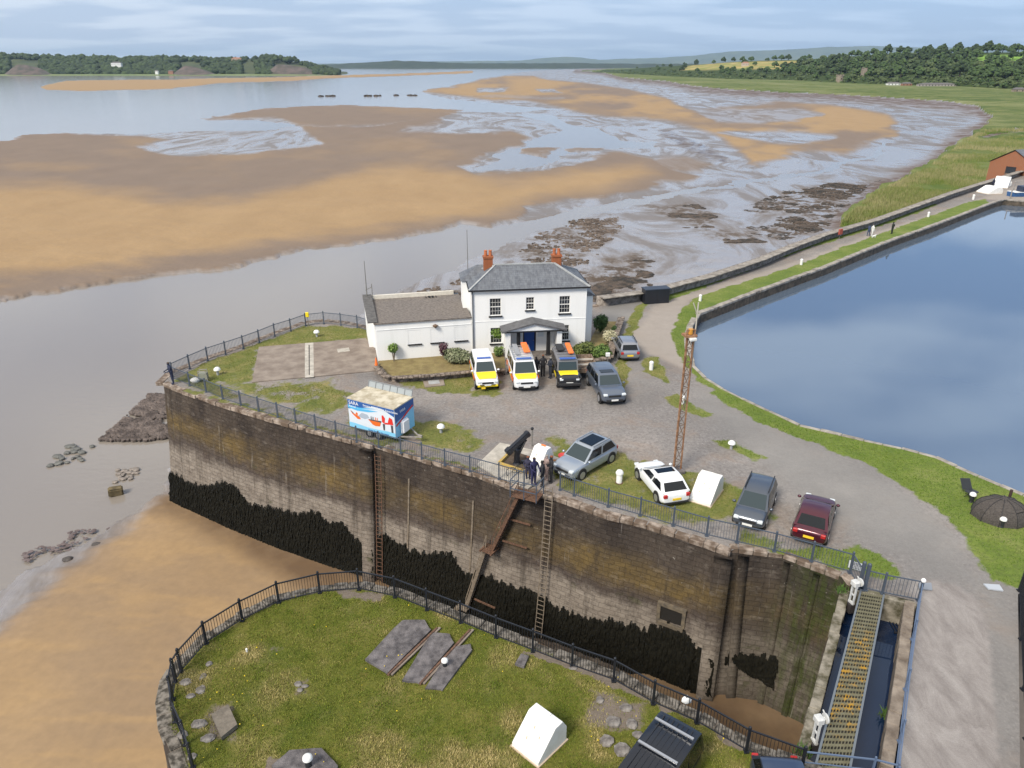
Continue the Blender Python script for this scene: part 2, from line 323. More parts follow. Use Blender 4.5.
AT = {'sand': sand.ravel(), 'dry': (dry * sand).ravel(), 'weed': weed.ravel(), 'bank': bank.ravel(), 'gull': gulls.ravel(), 'lock': sst(sdf(U, V_, [(150, 520), (158, 500), (400, 500), (900, 640), (900, 800), (560, 800), (300, 600), (240, 560), (190, 535)]), -14, 14).ravel(), 'water': water.ravel(), 'far': sst(Y, 150, 900).ravel()}

def mud_material():
    n = NT('tidal mud and sand'); P = n.obj
    sandm, dry, weedm, bank, gull, far = [n.attr(k) for k in ('sand', 'dry', 'weed', 'bank', 'gull', 'far')]
    big = n.noise(.012, 6, .6, st=(1, .45, 1)); mid = n.noise(.09, 6, .62, st=(1, .5, 1)); fine = n.noise(1.6, 5, .6)
    wetsand = n.mix(mid, (.175, .13, .098), (.24, .18, .133)); drys = n.mix(mid, (.285, .188, .098), (.405, .278, .15))
    sc = n.mix(dry, wetsand, drys); lk = n.attr('lock'); sc = n.mix(n.math('MULTIPLY', lk, n.ramp(n.noise(.22, 5, .6), (.35, .45), (.6, 1.0))), sc, n.mix(mid, (.115, .07, .04), (.17, .11, .062)))
    streak = n.ramp(n.noise(.05, 8, .72, st=(1, .35, 1), dist=1.6), (.44, 0.0), (.54, 1.0))
    mudc = n.mix(streak, (.175, .15, .132), (.285, .262, .25))
    col = n.mix(sandm, mudc, sc)
    wn_ = n.ramp(n.noise(.28, 7, .72), (.45, 0.0), (.56, 1.0)); wk = n.math('MULTIPLY', weedm, wn_)
    wcol = n.mix(n.noise(1.1, 3), (.035, .028, .022), (.12, .085, .06)); col = n.mix(wk, col, wcol)
    bk = n.math('MULTIPLY', bank, n.ramp(n.noise(.1, 6, .65), (.3, .2), (.6, 1.0))); col = n.mix(bk, col, (.115, .08, .068))
    gk = n.math('MULTIPLY', gull, n.ramp(n.noise(.16, 6, .75, dist=2), (.49, 0.0), (.53, 1.0))); col = n.mix(gk, col, (.09, .06, .05))
    col = n.mix(n.ramp(fine, (.3, .22), (.75, 0.0)), col, (.09, .07, .055))
    # roughness: standing film of water on the mud, matt on dry sand
    wet = n.math('MULTIPLY', n.math('SUBTRACT', 1.0, sandm, clamp=True), n.math('MULTIPLY_ADD', streak, .5, .5))
    wet = n.math('SUBTRACT', wet, n.math('MAXIMUM', wk, bk), clamp=True)
    r = n.math('MULTIPLY_ADD', wet, -.60, .80)
    r = n.math('SUBTRACT', r, n.math('MULTIPLY', n.math('SUBTRACT', sandm, dry, clamp=True), .12)); spec = n.math('MULTIPLY_ADD', wet, .75, .12)
    h = n.math('ADD', n.math('MULTIPLY', n.noise(.7, 6, .7, st=(1, .6, 1)), .8), n.math('MULTIPLY', wn_, weedm))
    nearf = n.math('SUBTRACT', 1.0, n.math('MULTIPLY', sandm, .93)); n.bump(n.math('MULTIPLY', h, nearf), .3, .10); return n.out(col, r, spec)
MUD = mud_material()
v2, f2, a2 = clean(VV, FF[~mf], AT)
tag(np_mesh('mudflat', v2, f2, MUD, attrs=a2, smooth=True), kind='structure')
# salt marsh
def marsh_material():
    n = NT('salt marsh grass'); near = n.attr('near')
    big = n.noise(.012, 5, .6, st=(1, .3, 1)); mid = n.noise(.12, 6, .65, st=(1, .5, 1)); fine = n.noise(1.4, 5, .7)
    c = n.ramp(big, (.38, (.055, .10, .022)), (.5, (.14, .17, .055)), (.62, (.27, .27, .14)))
    c = n.mix(n.ramp(mid, (.40, 0.0), (.60, .9)), c, (.22, .22, .095)); c = n.mix(n.ramp(n.noise(.035, 6, .75, st=(.6, 1.6, 1)), (.46, 0.0), (.58, .7)), c, (.06, .095, .025)); c = n.mix(n.ramp(fine, (.35, .5), (.6, 0.0)), c, (.05, .085, .02))
    c = n.mix(n.math('MULTIPLY', near, .6), c, n.mix(mid, (.085, .125, .022), (.16, .19, .055)))
    n.bump(fine, .6, .4); return n.out(c, .95, .1)
am = {'near': sst(Y, 330, 150).ravel() if False else (1 - sst(Y, 150, 420)).ravel() * .9}
v3, f3, a3 = clean(VV, FF[mf], am)
tag(np_mesh('salt_marsh', v3, f3, marsh_material(), attrs=a3, smooth=True), kind='structure')
# river water
def water_material(name, col, rough, bscale, bst, st=(1, 1, 1), spec=.5, dist=.05):
    n = NT(name); h = n.noise(bscale, 4, .6, st=st); n.bump(h, bst, dist)
    b2 = n.noise(.02, 4, .6, st=(1, .4, 1)); return n.out(n.mix(b2, col, tuple(c * 1.25 for c in col)), rough, spec)
MRIV = water_material('silty river water', (.205, .182, .158), .10, .8, .2, (1, 2.2, 1), .5, .10)
ms = MB(); ms.box((0, 24000, ZW - 1), (90000, 52000, 2)); tag(ms.build('river_water', MRIV), kind='structure')

# ------------------------------------------------------------------ the quay
wall_px = [(163, 383), (176, 389), (223, 405), (273, 420), (323, 433), (371, 446), (374, 444), (422, 459), (472, 473), (516, 488), (554, 497), (607, 515.5), (647, 525), (704, 543), (729, 553), (731, 549), (739, 549), (783, 554.5), (840, 576), (852, 583)]
wall_line = GL(wall_px)
basin_px = [(1500, 640), (1200, 560), (1100, 524), (1024, 495), (979, 476), (936, 457), (902, 448), (864, 440), (800, 425), (742, 398), (724, 389), (706, 378), (695, 367), (692, 356), (690, 340), (692, 327), (700, 314), (760, 291), (826, 267), (890, 241), (934, 225.5), (994, 202.5), (1004, 199.5), (1024, 201), (1300, 208)]
seawall_px = [(1300, 95), (1100, 147), (1024, 170), (953, 192), (934, 198.7), (877, 219), (826, 233.5), (795, 244.6), (760, 259), (711, 275), (667, 286.5), (642, 291.5), (600, 297)]
back_px = [(369, 329), (357, 326), (341, 323), (324, 321), (306, 323), (291, 328.5), (275, 334), (243, 347), (208, 359), (173, 373)]
sea_line = GL(seawall_px, 1.0)
quay_poly = wall_line + GL([(860, 588), (918, 602), (897, 768)]) + [(13.0, 14.0), (12.2, -4), (17.5, -4), (18.4, 16)] + GL([(1020, 768), (1018, 590), (1200, 650), (1500, 760)]) + GL(basin_px) + sea_line + GL(back_px)
RAIL_L = [(176, 379), (190, 386), (206.4, 392.5), (223, 399.4), (241, 405.5), (259, 411.5), (278, 417.5), (296, 423.5), (316, 430), (336.5, 436.5), (357, 442), (379, 447), (401, 454), (422, 458), (441, 463)]
# soft masks in metres
def Gm(px): return GL(px)
GRASS = [  # (polygon px, strength, edge softness m)
 ([(176, 380), (200, 365), (243, 349), (275, 337), (306, 326), (340, 326), (372, 331), (368, 339), (259, 348), (250, 383), (215, 381), (240, 400), (223, 398)], .95, .6),
 ([(225, 383), (330, 380), (350, 392), (330, 412), (280, 408), (240, 398)], .62, 1.5),
 ([(330, 385), (348, 391), (352, 405), (330, 413), (295, 414), (310, 398)], .85, 1),
 ([(176, 386), (300, 420), (400, 448), (480, 470), (478, 473), (400, 455), (250, 412), (165, 386)], .8, .4),
 ([(410, 424), (440, 421), (470, 430), (484, 440), (478, 452), (440, 450), (412, 440)], .85, .7), ([(352, 400), (420, 425), (400, 445), (350, 430)], .9, .8),
 ([(372, 366), (420, 358), (475, 363), (475, 370), (470, 393), (440, 395), (410, 388), (380, 376)], .93, .6), ([(476, 372), (500, 372), (500, 396), (470, 396)], .7, .6),
 ([(556, 447), (590, 440), (640, 460), (700, 474), (735, 484), (757, 500), (748, 518), (720, 525), (680, 524), (620, 508), (560, 490), (552, 470)], .88, .9),
 ([(545, 440), (560, 436), (566, 446), (552, 450)], .8, .5), ([(742, 505), (772, 505), (775, 520), (745, 530)], .6, .6), ([(735, 530), (790, 540), (785, 552), (740, 545)], .6, .4),
 ([(840, 548), (862, 545), (880, 552), (902, 577), (890, 582), (850, 570), (770, 552), (780, 547)], .88, .5),
 ([(641, 361), (650, 356), (658, 358), (662, 366), (671, 384), (660, 382), (644, 373)], .95, .4), ([(664, 397), (678, 393), (709, 415), (699, 417), (665, 404)], .95, .4), ([(707, 439), (729, 440), (766, 459), (750, 460)], .9, .5),
 ([(620, 345), (630, 318), (642, 300), (648, 304), (634, 335), (624, 400), (612, 405), (608, 395), (616, 370)], .9, .35), ([(645, 300), (660, 296), (700, 283), (760, 263), (795, 249.5), (826, 238.5), (877, 224), (934, 203), (938, 205), (877, 228), (826, 243), (795, 253), (700, 289), (660, 304)], .9, .3),
 ([(719, 290), (693, 298), (682, 311), (675, 325), (671, 338), (676, 350), (681, 358), (690, 372), (706, 379), (690, 340), (700, 314), (760, 291), (826, 267), (890, 241), (934, 225.5), (990, 203), (985, 199), (969, 202), (921, 219), (877, 235), (842, 247.5), (795, 266)], 1.0, .3),
 ([(688, 370), (706, 386), (724, 402), (764, 424), (820, 446), (862, 462), (900, 482), (936, 508), (962, 532), (978, 556), (990, 582), (1040, 596), (1200, 650), (1500, 760), (1500, 620), (1024, 490), (936, 454), (864, 437), (800, 422), (742, 396), (706, 376)], 1.0, .45)]
CONC = [([(259, 347.6), (366, 339), (377, 351), (376, 372), (252, 383)], .92, .05), ([(918, 578), (955, 584), (975, 598), (988, 625), (994, 700), (1000, 768), (1020, 900), (860, 900), (897, 768), (918, 602), (905, 590)], 1, .05), ([(475, 468), (500, 447), (530, 447), (560, 452), (575, 462), (560, 487), (530, 487)], .45, .3)]
TAR = [([(705, 388), (730, 404), (800, 437), (880, 470), (930, 505), (960, 534), (985, 580), (1020, 592), (1020, 900), (990, 700), (978, 600), (955, 583), (905, 580), (905, 560), (870, 545), (800, 500), (730, 440), (690, 405)], .8, 1.5), ([(604, 303), (640, 299), (634, 315), (622, 340), (606, 372), (590, 372), (600, 330)], .9, .3), ([(590, 358), (650, 350), (652, 400), (600, 400)], .5, 2)]
ROADC = [([(660, 300), (700, 291), (795, 262), (877, 232), (985, 197), (1024, 184), (1100, 165), (1300, 110), (1300, 208), (1024, 202), (1000, 200), (985, 199), (877, 236), (795, 267), (720, 291), (690, 300), (675, 330), (690, 372), (640, 350), (630, 335)], .8, .6)]
def masks(x, y, LST, wob=.9, s=50):
    wx = x + (fbm(x / 1.3, y / 1.3, s) - .5) * wob; wy = y + (fbm(x / 1.3, y / 1.3, s + 7) - .5) * wob
    r = np.zeros_like(x)
    for p, k, so in LST: r = np.maximum(r, k * sst(sdf(wx, wy, Gm(p)), -so, so))
    return r
def ground_grid(name, poly, bb, step, z, material, extra=None, lists=True):
    gx = np.arange(bb[0], bb[1], step); gy = np.arange(bb[2], bb[3], step); x, y = np.meshgrid(gx, gy)
    d = sdf(x, y, poly); F = grid_faces(*x.shape); keep = (d.ravel()[F] > 0).any(1)
    # snap the outside corners of border cells to the outline
    P = np.array(poly); Q = np.roll(P, -1, 0); xo, yo = x.ravel().copy(), y.ravel().copy(); dd = d.ravel()
    need = np.unique(F[keep]); need = need[dd[need] < 0]; best = np.full(len(need), 1e9); bx = xo[need].copy(); by = yo[need].copy(); px, py = bx.copy(), by.copy()
    for (x0, y0), (x1, y1) in zip(P, Q):
        ex, ey = x1 - x0, y1 - y0; t = np.clip(((px - x0) * ex + (py - y0) * ey) / (ex * ex + ey * ey + 1e-12), 0, 1)
        qx, qy = x0 + ex * t, y0 + ey * t; q = np.hypot(px - qx, py - qy); m = q < best; best[m] = q[m]; bx[m] = qx[m]; by[m] = qy[m]
    xo[need] = bx; yo[need] = by
    Vx = np.c_[xo, yo, np.full(len(xo), z)]; F = F[keep]; used = np.unique(F); re = np.full(len(Vx), -1); re[used] = np.arange(len(used)); Vx = Vx[used]; F = re[F]
    A = extra(Vx[:, 0], Vx[:, 1]) if extra else {}
    if 'dz' in A: Vx[:, 2] += A.pop('dz')
    return np_mesh(name, Vx, F, material, attrs=A, smooth=True)
def quay_extra(x, y):
    g = masks(x, y, GRASS); c = masks(x, y, CONC, .05); t = masks(x, y, TAR, 2); r = masks(x, y, ROADC, 1)
    grass_ragged = np.clip(g + (fbm(x / .7, y / .7, 61, 4) - .5) * 1.3 * (g > .01) * (g < .97), 0, 1)
    return {'grass': grass_ragged, 'conc': c, 'tar': t, 'path': r, 'lush': np.maximum(sst(x, 11, 16) , sst(y, 70, 90)), 'dz': (fbm(x / 3, y / 3, 70) - .5) * .05 + .02 * g}
def quay_material():
    n = NT('quay gravel grass and concrete'); g, c, t, pth, lush = [n.attr(k) for k in ('grass', 'conc', 'tar', 'path', 'lush')]
    big = n.noise(.13, 6, .6); mid = n.noise(.9, 6, .65); fine = n.noise(9, 4, .7); sm = n.noise(30, 3, .7)
    grav = n.ramp(big, (.3, (.165, .152, .148)), (.5, (.235, .218, .208)), (.7, (.32, .285, .26)))
    grav = n.mix(n.ramp(mid, (.35, .5), (.65, 0.0)), grav, (.20, .183, .17)); grav = n.mix(n.ramp(n.noise(4, 6, .8), (.38, .6), (.55, 0.0)), grav, (.10, .093, .088)); grav = n.mix(n.ramp(n.noise(5.5, 6, .8), (.52, 0.0), (.68, .6)), grav, (.38, .355, .33)); grav = n.mix(n.ramp(n.noise(.22, 6, .7, dist=1), (.5, 0.0), (.68, .55)), grav, (.24, .175, .13))
    pud = n.ramp(n.noise(.35, 5, .65, dist=.6), (.56, 0.0), (.72, .5)); grav = n.mix(pud, grav, (.15, .13, .112))
    tar = n.mix(n.ramp(big, (.35, 0.0), (.65, 1.0)), (.165, .158, .152), (.235, .225, .212)); tar = n.mix(n.ramp(fine, (.45, 0.0), (.75, .5)), tar, (.25, .245, .235))
    pc = n.mix(mid, (.26, .225, .195), (.36, .32, .28))
    conc = n.ramp(n.noise(.9, 8, .76, st=(1, .4, 1), dist=.5), (.34, (.19, .172, .162)), (.5, (.265, .243, .23)), (.66, (.34, .318, .30))); conc = n.mix(n.ramp(sm, (.4, .3), (.6, 0.0)), conc, (.12, .10, .09))
    crack = N(n.nt, 'ShaderNodeTexVoronoi', feature='DISTANCE_TO_EDGE'); crack.inputs['Scale'].default_value = .33
    nv = N(n.nt, 'ShaderNodeTexNoise'); nv.inputs['Scale'].default_value = .8; n.link(n.obj, nv.inputs['Vector']); va = N(n.nt, 'ShaderNodeVectorMath', operation='ADD'); n.link(n.obj, va.inputs[0]); n.link(nv.outputs[1], va.inputs[1]); n.link(va.outputs[0], crack.inputs['Vector'])
    conc = n.mix(n.ramp(crack.outputs[0], (.0, .25), (.004, 0.0)), conc, (.11, .10, .09))
    col = n.mix(t, grav, tar); col = n.mix(pth, col, pc); col = n.mix(c, col, conc)
    gr_dry = n.ramp(n.noise(.5, 6, .68), (.32, (.10, .125, .022)), (.5, (.175, .175, .045)), (.66, (.27, .22, .09)))
    gr_l = n.ramp(n.noise(.35, 6, .66), (.3, (.085, .145, .015)), (.52, (.145, .20, .028)), (.7, (.22, .24, .07)))
    gr = n.mix(lush, gr_dry, gr_l); gr = n.mix(n.ramp(n.noise(5, 4, .7), (.35, .6), (.6, 0.0)), gr, (.06, .085, .018)); gr = n.mix(n.ramp(sm, (.52, 0.0), (.75, .35)), gr, (.30, .28, .12))
    edge = n.ramp(n.math('ADD', g, n.math('MULTIPLY', n.math('SUBTRACT', n.noise(2.6, 6, .75), .5), .9)), (.34, 0.0), (.62, .95)); edge = n.math('MULTIPLY', edge, n.ramp(g, (.05, 0.0), (.25, 1.0)))
    col = n.mix(edge, col, gr)
    h = n.math('ADD', fine, n.math('MULTIPLY', n.math('MULTIPLY', sm, edge), 2.0)); n.bump(h, .5, .03)
    return n.out(col, .92, .2)
QM = quay_material()
near_poly = quay_poly
tag(ground_grid('quay_ground', near_poly, (-29, 83, -4.5, 120), .24, 0, QM, quay_extra), kind='structure')
# the causeway further away carries on with coarser cells
far_clip = [p for p in GL([(1500, 640)])]
def clip_y(poly, ymin):
    out = []
    for (x0, y0), (x1, y1) in zip(poly, poly[1:] + poly[:1]):
        a, b = y0 >= ymin, y1 >= ymin
        if a: out.append((x0, y0))
        if a != b: t = (ymin - y0) / (y1 - y0); out.append((x0 + (x1 - x0) * t, ymin))
    return out
cw = clip_y(quay_poly, 119.9)
tag(ground_grid('causeway_ground', cw, (20, 420, 119.9, 330), .8, 0, QM, quay_extra), kind='structure')

# ------------------------------------------------------------------ basin and lock water
MBAS = NT('still dock water'); _h1 = MBAS.noise(2.2, 4, .6, st=(1, 1, 1)); MBAS.bump(_h1, .07, .02); MBAS.out((.13, .175, .24), .03, 1.0, .35); MBAS.b.inputs['IOR'].default_value = 1.7; MBAS = MBAS.m
ZB = -1.0
bw = [tuple(p) for p in GL(basin_px)]
bpoly = [(p[0] - .4, p[1]) if p[1] < 69 and p[0] < 20 else (p[0] - .1, p[1] + .5 if p[1] > 69 else p[1] - .6) for p in bw] + [(1200, 700), (1200, 30)]
tag(poly_sheet('basin_water', bpoly, ZB, MBAS), kind='structure')
# land beyond the right of the basin
# ------------------------------------------------------------------ stone walls
def wall_mesh(name, line, zt, zb, batter, material, parent=None, step=.35, zstep=.35, side=1, off=(0, 0, 0), cfun=None, closed=False):
    """a wall face hung from a top line; leans out by batter at its foot. UVs run in metres along the wall and up it"""
    pts = [Vector((p[0], p[1], 0)) for p in line]
    P = []; S = []; s0 = 0
    for a, b in zip(pts, pts[1:]):
        L = (b - a).length; k = max(1, int(L / step))
        for i in range(k): P.append(a.lerp(b, i / k)); S.append(s0 + L * i / k)
        s0 += L
    P.append(pts[-1]); S.append(s0); n = len(P); m = max(2, int((zt - zb) / zstep) + 1)
    V = []; UV = []
    for i in range(n):
        t = (P[min(i + 2, n - 1)] - P[max(i - 2, 0)]).normalized(); nn = Vector((t.y, -t.x, 0)) * side
        for j in range(m):
            f = j / (m - 1); z = zt + (zb - zt) * f; d = batter * f ** 1.25 + (mnoise.noise(Vector((S[i] * .8, z * .8, 3))) * .05)
            q = P[i] + nn * d; V.append((q.x - off[0], q.y - off[1], z - off[2])); UV.append((S[i], z))
    F = [(i * m + j, (i + 1) * m + j, (i + 1) * m + j + 1, i * m + j + 1) for i in range(n - 1) for j in range(m - 1)]
    return np_mesh(name, V, F, material, parent, smooth=True, uv=UV), P, S
def stone_wall_material(name, kind='lock'):
    n = NT(name); s = n.sep(n.uv); z = s[1]; x = s[0]
    wob = n.noise(.25, 5, .65, vec=n.uv, st=(1, 1.6, 1)); wob2 = n.noise(1.3, 5, .7, vec=n.uv)
    br = N(n.nt, 'ShaderNodeTexBrick'); br.inputs['Scale'].default_value = 1; br.inputs['Brick Width'].default_value = .62; br.inputs['Row Height'].default_value = .29; br.inputs['Mortar Size'].default_value = .022; br.inputs['Mortar Smooth'].default_value = .4
    br.inputs['Color1'].default_value = (.9, .9, .9, 1); br.inputs['Color2'].default_value = (.55, .52, .5, 1); br.inputs['Mortar'].default_value = (.5, .47, .44, 1); br.inputs['Bias'].default_value = .1
    va = N(n.nt, 'ShaderNodeVectorMath', operation='ADD'); nz = N(n.nt, 'ShaderNodeTexNoise'); nz.inputs['Scale'].default_value = .9; n.link(n.uv, nz.inputs['Vector']); sc = N(n.nt, 'ShaderNodeVectorMath', operation='SCALE'); sc.inputs['Scale'].default_value = .12; n.link(nz.outputs[1], sc.inputs[0]); n.link(n.uv, va.inputs[0]); n.link(sc.outputs[0], va.inputs[1]); n.link(va.outputs[0], br.inputs['Vector'])
    zz = n.math('ADD', z, n.math('MULTIPLY', n.math('SUBTRACT', wob, .5), 2.6)); zz = n.math('ADD', zz, n.math('MULTIPLY', n.math('SUBTRACT', wob2, .5), 1.3))
    f = n.math('DIVIDE', zz, -10.5)
    pick = n.noise(.5, 5, .7, vec=n.uv, st=(1, .5, 1))
    up = n.mix(n.ramp(pick, (.4, 0.0), (.6, 1.0)), (.040, .032, .028), (.085, .068, .055))
    och = n.mix(n.ramp(n.noise(.16, 5, .65, vec=n.uv, st=(1, 1.3, 1)), (.40, 0.0), (.66, 1.0)), (.078, .06, .04), (.165, .115, .045))
    low = n.mix(n.noise(.45, 6, .7, vec=n.uv, st=(.5, 1.6, 1)), (.145, .122, .102), (.37, .325, .275))
    dark = n.mix(pick, (.055, .045, .04), (.12, .095, .08))
    k1 = n.ramp(f, (.16, 0.0), (.27, 1.0)); k2 = n.ramp(f, (.34, 0.0), (.43, 1.0)); k3 = n.ramp(f, (.44, 0.0), (.52, 1.0)); k4 = n.ramp(f, (.80, 0.0), (.92, 1.0))
    c = n.mix(k1, up, och); c = n.mix(k2, c, dark); c = n.mix(k3, c, low); c = n.mix(k4, c, (.13, .105, .085))
    # the inner lock chamber is darker stone, more so towards the foot
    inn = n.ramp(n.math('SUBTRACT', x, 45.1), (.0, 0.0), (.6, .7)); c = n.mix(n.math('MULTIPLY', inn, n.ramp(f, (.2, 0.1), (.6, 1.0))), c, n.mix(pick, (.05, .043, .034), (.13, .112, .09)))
    alg = n.math('MULTIPLY', n.ramp(n.math('DIVIDE', n.math('ADD', x, n.math('MULTIPLY', wob, 3.0)), 60.0), (.815, 0.0), (.85, 1.0)), n.ramp(n.noise(.8, 5, .7, vec=n.uv, st=(2.2, .35, 1)), (.4, 0.0), (.6, .9))); c = n.mix(alg, c, (.045, .062, .012))
    c = n.mix(.42, c, n.mix(1.0, c, br.outputs[0], 'MULTIPLY'))
    drip = n.ramp(n.noise(1.0, 5, .7, vec=n.uv, st=(1.6, .12, 1)), (.54, 0.0), (.66, .55)); c = n.mix(drip, c, (.035, .028, .022))
    drip2 = n.ramp(n.noise(1.0, 5, .7, vec=n.uv, st=(3.1, .16, 1)), (.62, 0.0), (.75, .5)); c = n.mix(drip2, c, (.42, .39, .35))
    spk = n.ramp(n.noise(3.2, 4, .75, vec=n.uv), (.66, 0.0), (.72, .75)); c = n.mix(n.math('MULTIPLY', spk, n.ramp(f, (.2, 1.0), (.5, .25))), c, (.45, .43, .38))
    mot = n.ramp(n.noise(2.6, 6, .78, vec=n.uv, st=(.7, 1, 1)), (.34, .55), (.54, 0.0)); c = n.mix(mot, c, (.035, .028, .023)); mot2 = n.ramp(n.noise(1.7, 6, .75, vec=n.uv, st=(.6, 1.3, 1)), (.55, 0.0), (.72, .35)); c = n.mix(mot2, c, (.30, .26, .22))
    gr = n.ramp(n.noise(.9, 4, .6, vec=n.uv, st=(.6, 1, 1)), (.63, 0.0), (.7, .7)); c = n.mix(n.math('MULTIPLY', gr, n.ramp(f, (.3, 0.0), (.55, 1.0))), c, (.05, .055, .02))
    h = n.math('ADD', n.math('MULTIPLY', br.outputs['Fac'], -1.0), n.math('MULTIPLY', wob2, 1.2)); n.bump(h, .8, .06)
    return n.out(c, .9, .2)
LOCKST = stone_wall_material('weathered lock masonry')
MCOP = mat('coping stone', (.12, .085, .06), .9, col2=(.36, .30, .25), scale=1.6, bump=.7, bscale=6, th=(.45, .66))
MRUBBLE = mat('rubble masonry', (.13, .11, .095), .95, col2=(.36, .32, .28), scale=2.2, bump=.9, bscale=5)
def coping(name, line, w, h, z, material, parent, seglen=1.1, inset=0, side=1, jit=.03, off=(0, 0, 0), gap=.012):
    """a course of separate blocks along a line"""
    b = MB(off); r = random.Random(len(line) * 7 + int(w * 100))
    pts = [Vector((p[0], p[1], 0)) for p in line]; carry = 0
    for a, c in zip(pts, pts[1:]):
        L = (c - a).length
        if L < .05: continue
        k = max(1, round(L / seglen)); t = (c - a).normalized(); nn = Vector((t.y, -t.x, 0)) * side
        for i in range(k):
            p0 = a + t * (L * i / k + gap); p1 = a + t * (L * (i + 1) / k - gap); o = r.uniform(-jit, jit); dz = r.uniform(-jit, jit) * .7; ww = w * r.uniform(.92, 1.08)
            q = [p0 + nn * (o + .06), p1 + nn * (o + .06), p1 - nn * (ww), p0 - nn * (ww)]
            b.prism([(v.x, v.y) for v in q], z - h + .0, z + dz)
    return b.build(name, material, parent, bevel=.03)
# the long lock wall
o0 = (wall_line[0][0], wall_line[0][1], 0)
lw_ = empty('lock_wall', o0, 0, 'long tall weathered stone lock wall with a black seaweed skirt along its foot', 'wall')
WF, WP, WS = wall_mesh('stone_face', wall_line, 0, -12, 1.5, LOCKST, lw_, off=o0)
# (two pilasters and the sluice opening)
def on_wall(u, v):
    """point of the battered face seen at a survey pixel, returned as arc length and height"""
    best = None
    a, b = (u - 512) / FPX, (v - 384) / FPX; d = Vector((a, CP - b * SP, -SP - b * CP)); o = Vector((0, 0, CAMH))
    for i in range(len(WP) - 1):
        p, q = WP[i], WP[i + 1]; t = (q - p); L = t.length
        if L < 1e-6: continue
        t.normalize(); nn = Vector((t.y, -t.x, 0)); off = 0
        for _ in range(6):
            den = d.dot(nn)
            if abs(den) < 1e-9: break
            k = ((p + nn * off) - o).dot(nn) / den; h = o + d * k; off = 1.5 * (max(0, min(1, -h.z / 12))) ** 1.25
        s = (h - p).dot(t)
        if -.02 <= s <= L + .02 and k > 0:
            if best is None or k < best[2]: best = (WS[i] + s, h.z, k, h, nn.copy(), t.copy())
    return best
def wall_at(s, z, out=0.0):
    i = max(0, min(len(WS) - 2, int(np.searchsorted(WS, s)) - 1)); p, q = WP[i], WP[i + 1]; t = (WP[min(i + 3, len(WP) - 1)] - WP[max(i - 2, 0)]).normalized(); nn = Vector((t.y, -t.x, 0))
    f = max(0, min(1, -z / 12)); pt = p.lerp(q, (s - WS[i]) / max(1e-6, WS[i + 1] - WS[i])) + nn * (1.5 * f ** 1.25 + out); pt.z = z; return pt, nn, t
MWEED = mat('wet black seaweed', (.0035, .0035, .0025), .7, col2=(.012, .011, .007), scale=6, spec=.15)
weed_top = [(150, 470), (163, 478), (200, 487), (225, 483), (236, 487), (250, 505), (275, 508), (297, 515), (316, 512), (327, 521), (346, 525), (356, 541), (371, 545), (384, 534), (399, 544), (425, 555), (440, 553), (452, 554), (463, 572), (491, 579), (511, 580), (526, 589), (541, 597), (554, 607), (582, 617), (618, 622), (648, 632), (651, 625), (684, 630), (694, 645), (704, 651), (728, 652), (754, 656), (770, 656), (789, 660), (792, 672)]
weed_bot = [(150, 505), (250, 540), (371, 575), (440, 610), (560, 640), (600, 655), (640, 675), (685, 686), (702, 690), (728, 656), (750, 672), (775, 686), (792, 688)]
tops = sorted([on_wall(u, v)[:2] for u, v in weed_top if on_wall(u, v)]); bots = sorted([on_wall(u, v)[:2] for u, v in weed_bot if on_wall(u, v)])
ts, tz = zip(*tops); bs_, bz = zip(*bots)
def seaweed(name, s0, s1, parent, off):
    V = []; F = []; r = random.Random(5)
    s = s0
    while s < s1:
        zt = float(np.interp(s, ts, tz)) + .30 * mnoise.noise(Vector((s * 2.1, 0, 0))) + .45 * max(0, mnoise.noise(Vector((s * 5.3, 4, 0)))) ; zb = float(np.interp(s, bs_, bz)); 
        if s > 45.2 and zb > zt - .2: zb = zt - .4
        z = zt + r.uniform(-.1, .18); layer = 0
        while z > zb - .0:
            ln = r.uniform(.45, 1.1); w = r.uniform(.03, .07); ss = s + r.uniform(-.06, .06)
            if z - ln < zb - .25: ln = max(.2, z - zb + .1)
            o1 = .05 + r.uniform(0, .06); o2 = o1 + r.uniform(.04, .16)
            p1, nn, t = wall_at(ss, z, o1); p2, _, _ = wall_at(ss + r.uniform(-.05, .05), z - ln * .5, o2); p3, _, _ = wall_at(ss + r.uniform(-.08, .08), z - ln, o2 * .7)
            b = len(V)
            for p, ww in ((p1, w * .8), (p2, w), (p3, w * .3)):
                V.append(p - t * ww - Vector(off)); V.append(p + t * ww - Vector(off))
            F += [(b, b + 1, b + 3, b + 2), (b + 2, b + 3, b + 5, b + 4)]
            z -= ln * r.uniform(.22, .38)
        s += .05
    me = np_mesh(name, [tuple(v) for v in V], F, MWEED, parent); return me
sw = seaweed('seaweed', 0.02, 44.8, lw_, o0); tag(sw, kind='stuff')
sw2 = seaweed('seaweed', 45.6, WS[-1] - 2.6, lw_, o0); tag(sw2, kind='stuff')
# solid dark mat behind the fronds
def weed_backing():
    V = []; F = []; ss = np.arange(.05, 44.8, .2)
    for s in ss:
        zt = float(np.interp(s, ts, tz)) + .30 * mnoise.noise(Vector((s * 2.1, 0, 0))) - .12; zb = min(float(np.interp(s, bs_, bz)), zt - .3)
        for z in (zt, zt * .6 + zb * .4, zb - .1):
            p, _, _ = wall_at(s, z, .055); V.append(p - Vector(o0))
    n = len(ss)
    for i in range(n - 1):
        for j in range(2): F.append((i * 3 + j, i * 3 + 3 + j, i * 3 + 4 + j, i * 3 + 1 + j))
    tag(np_mesh('seaweed', [tuple(v) for v in V], F, MWEED, lw_), kind='stuff')
weed_backing()
coping('coping', wall_line, .42, .3, .04, MCOP, lw_, .8, jit=.05, off=o0)
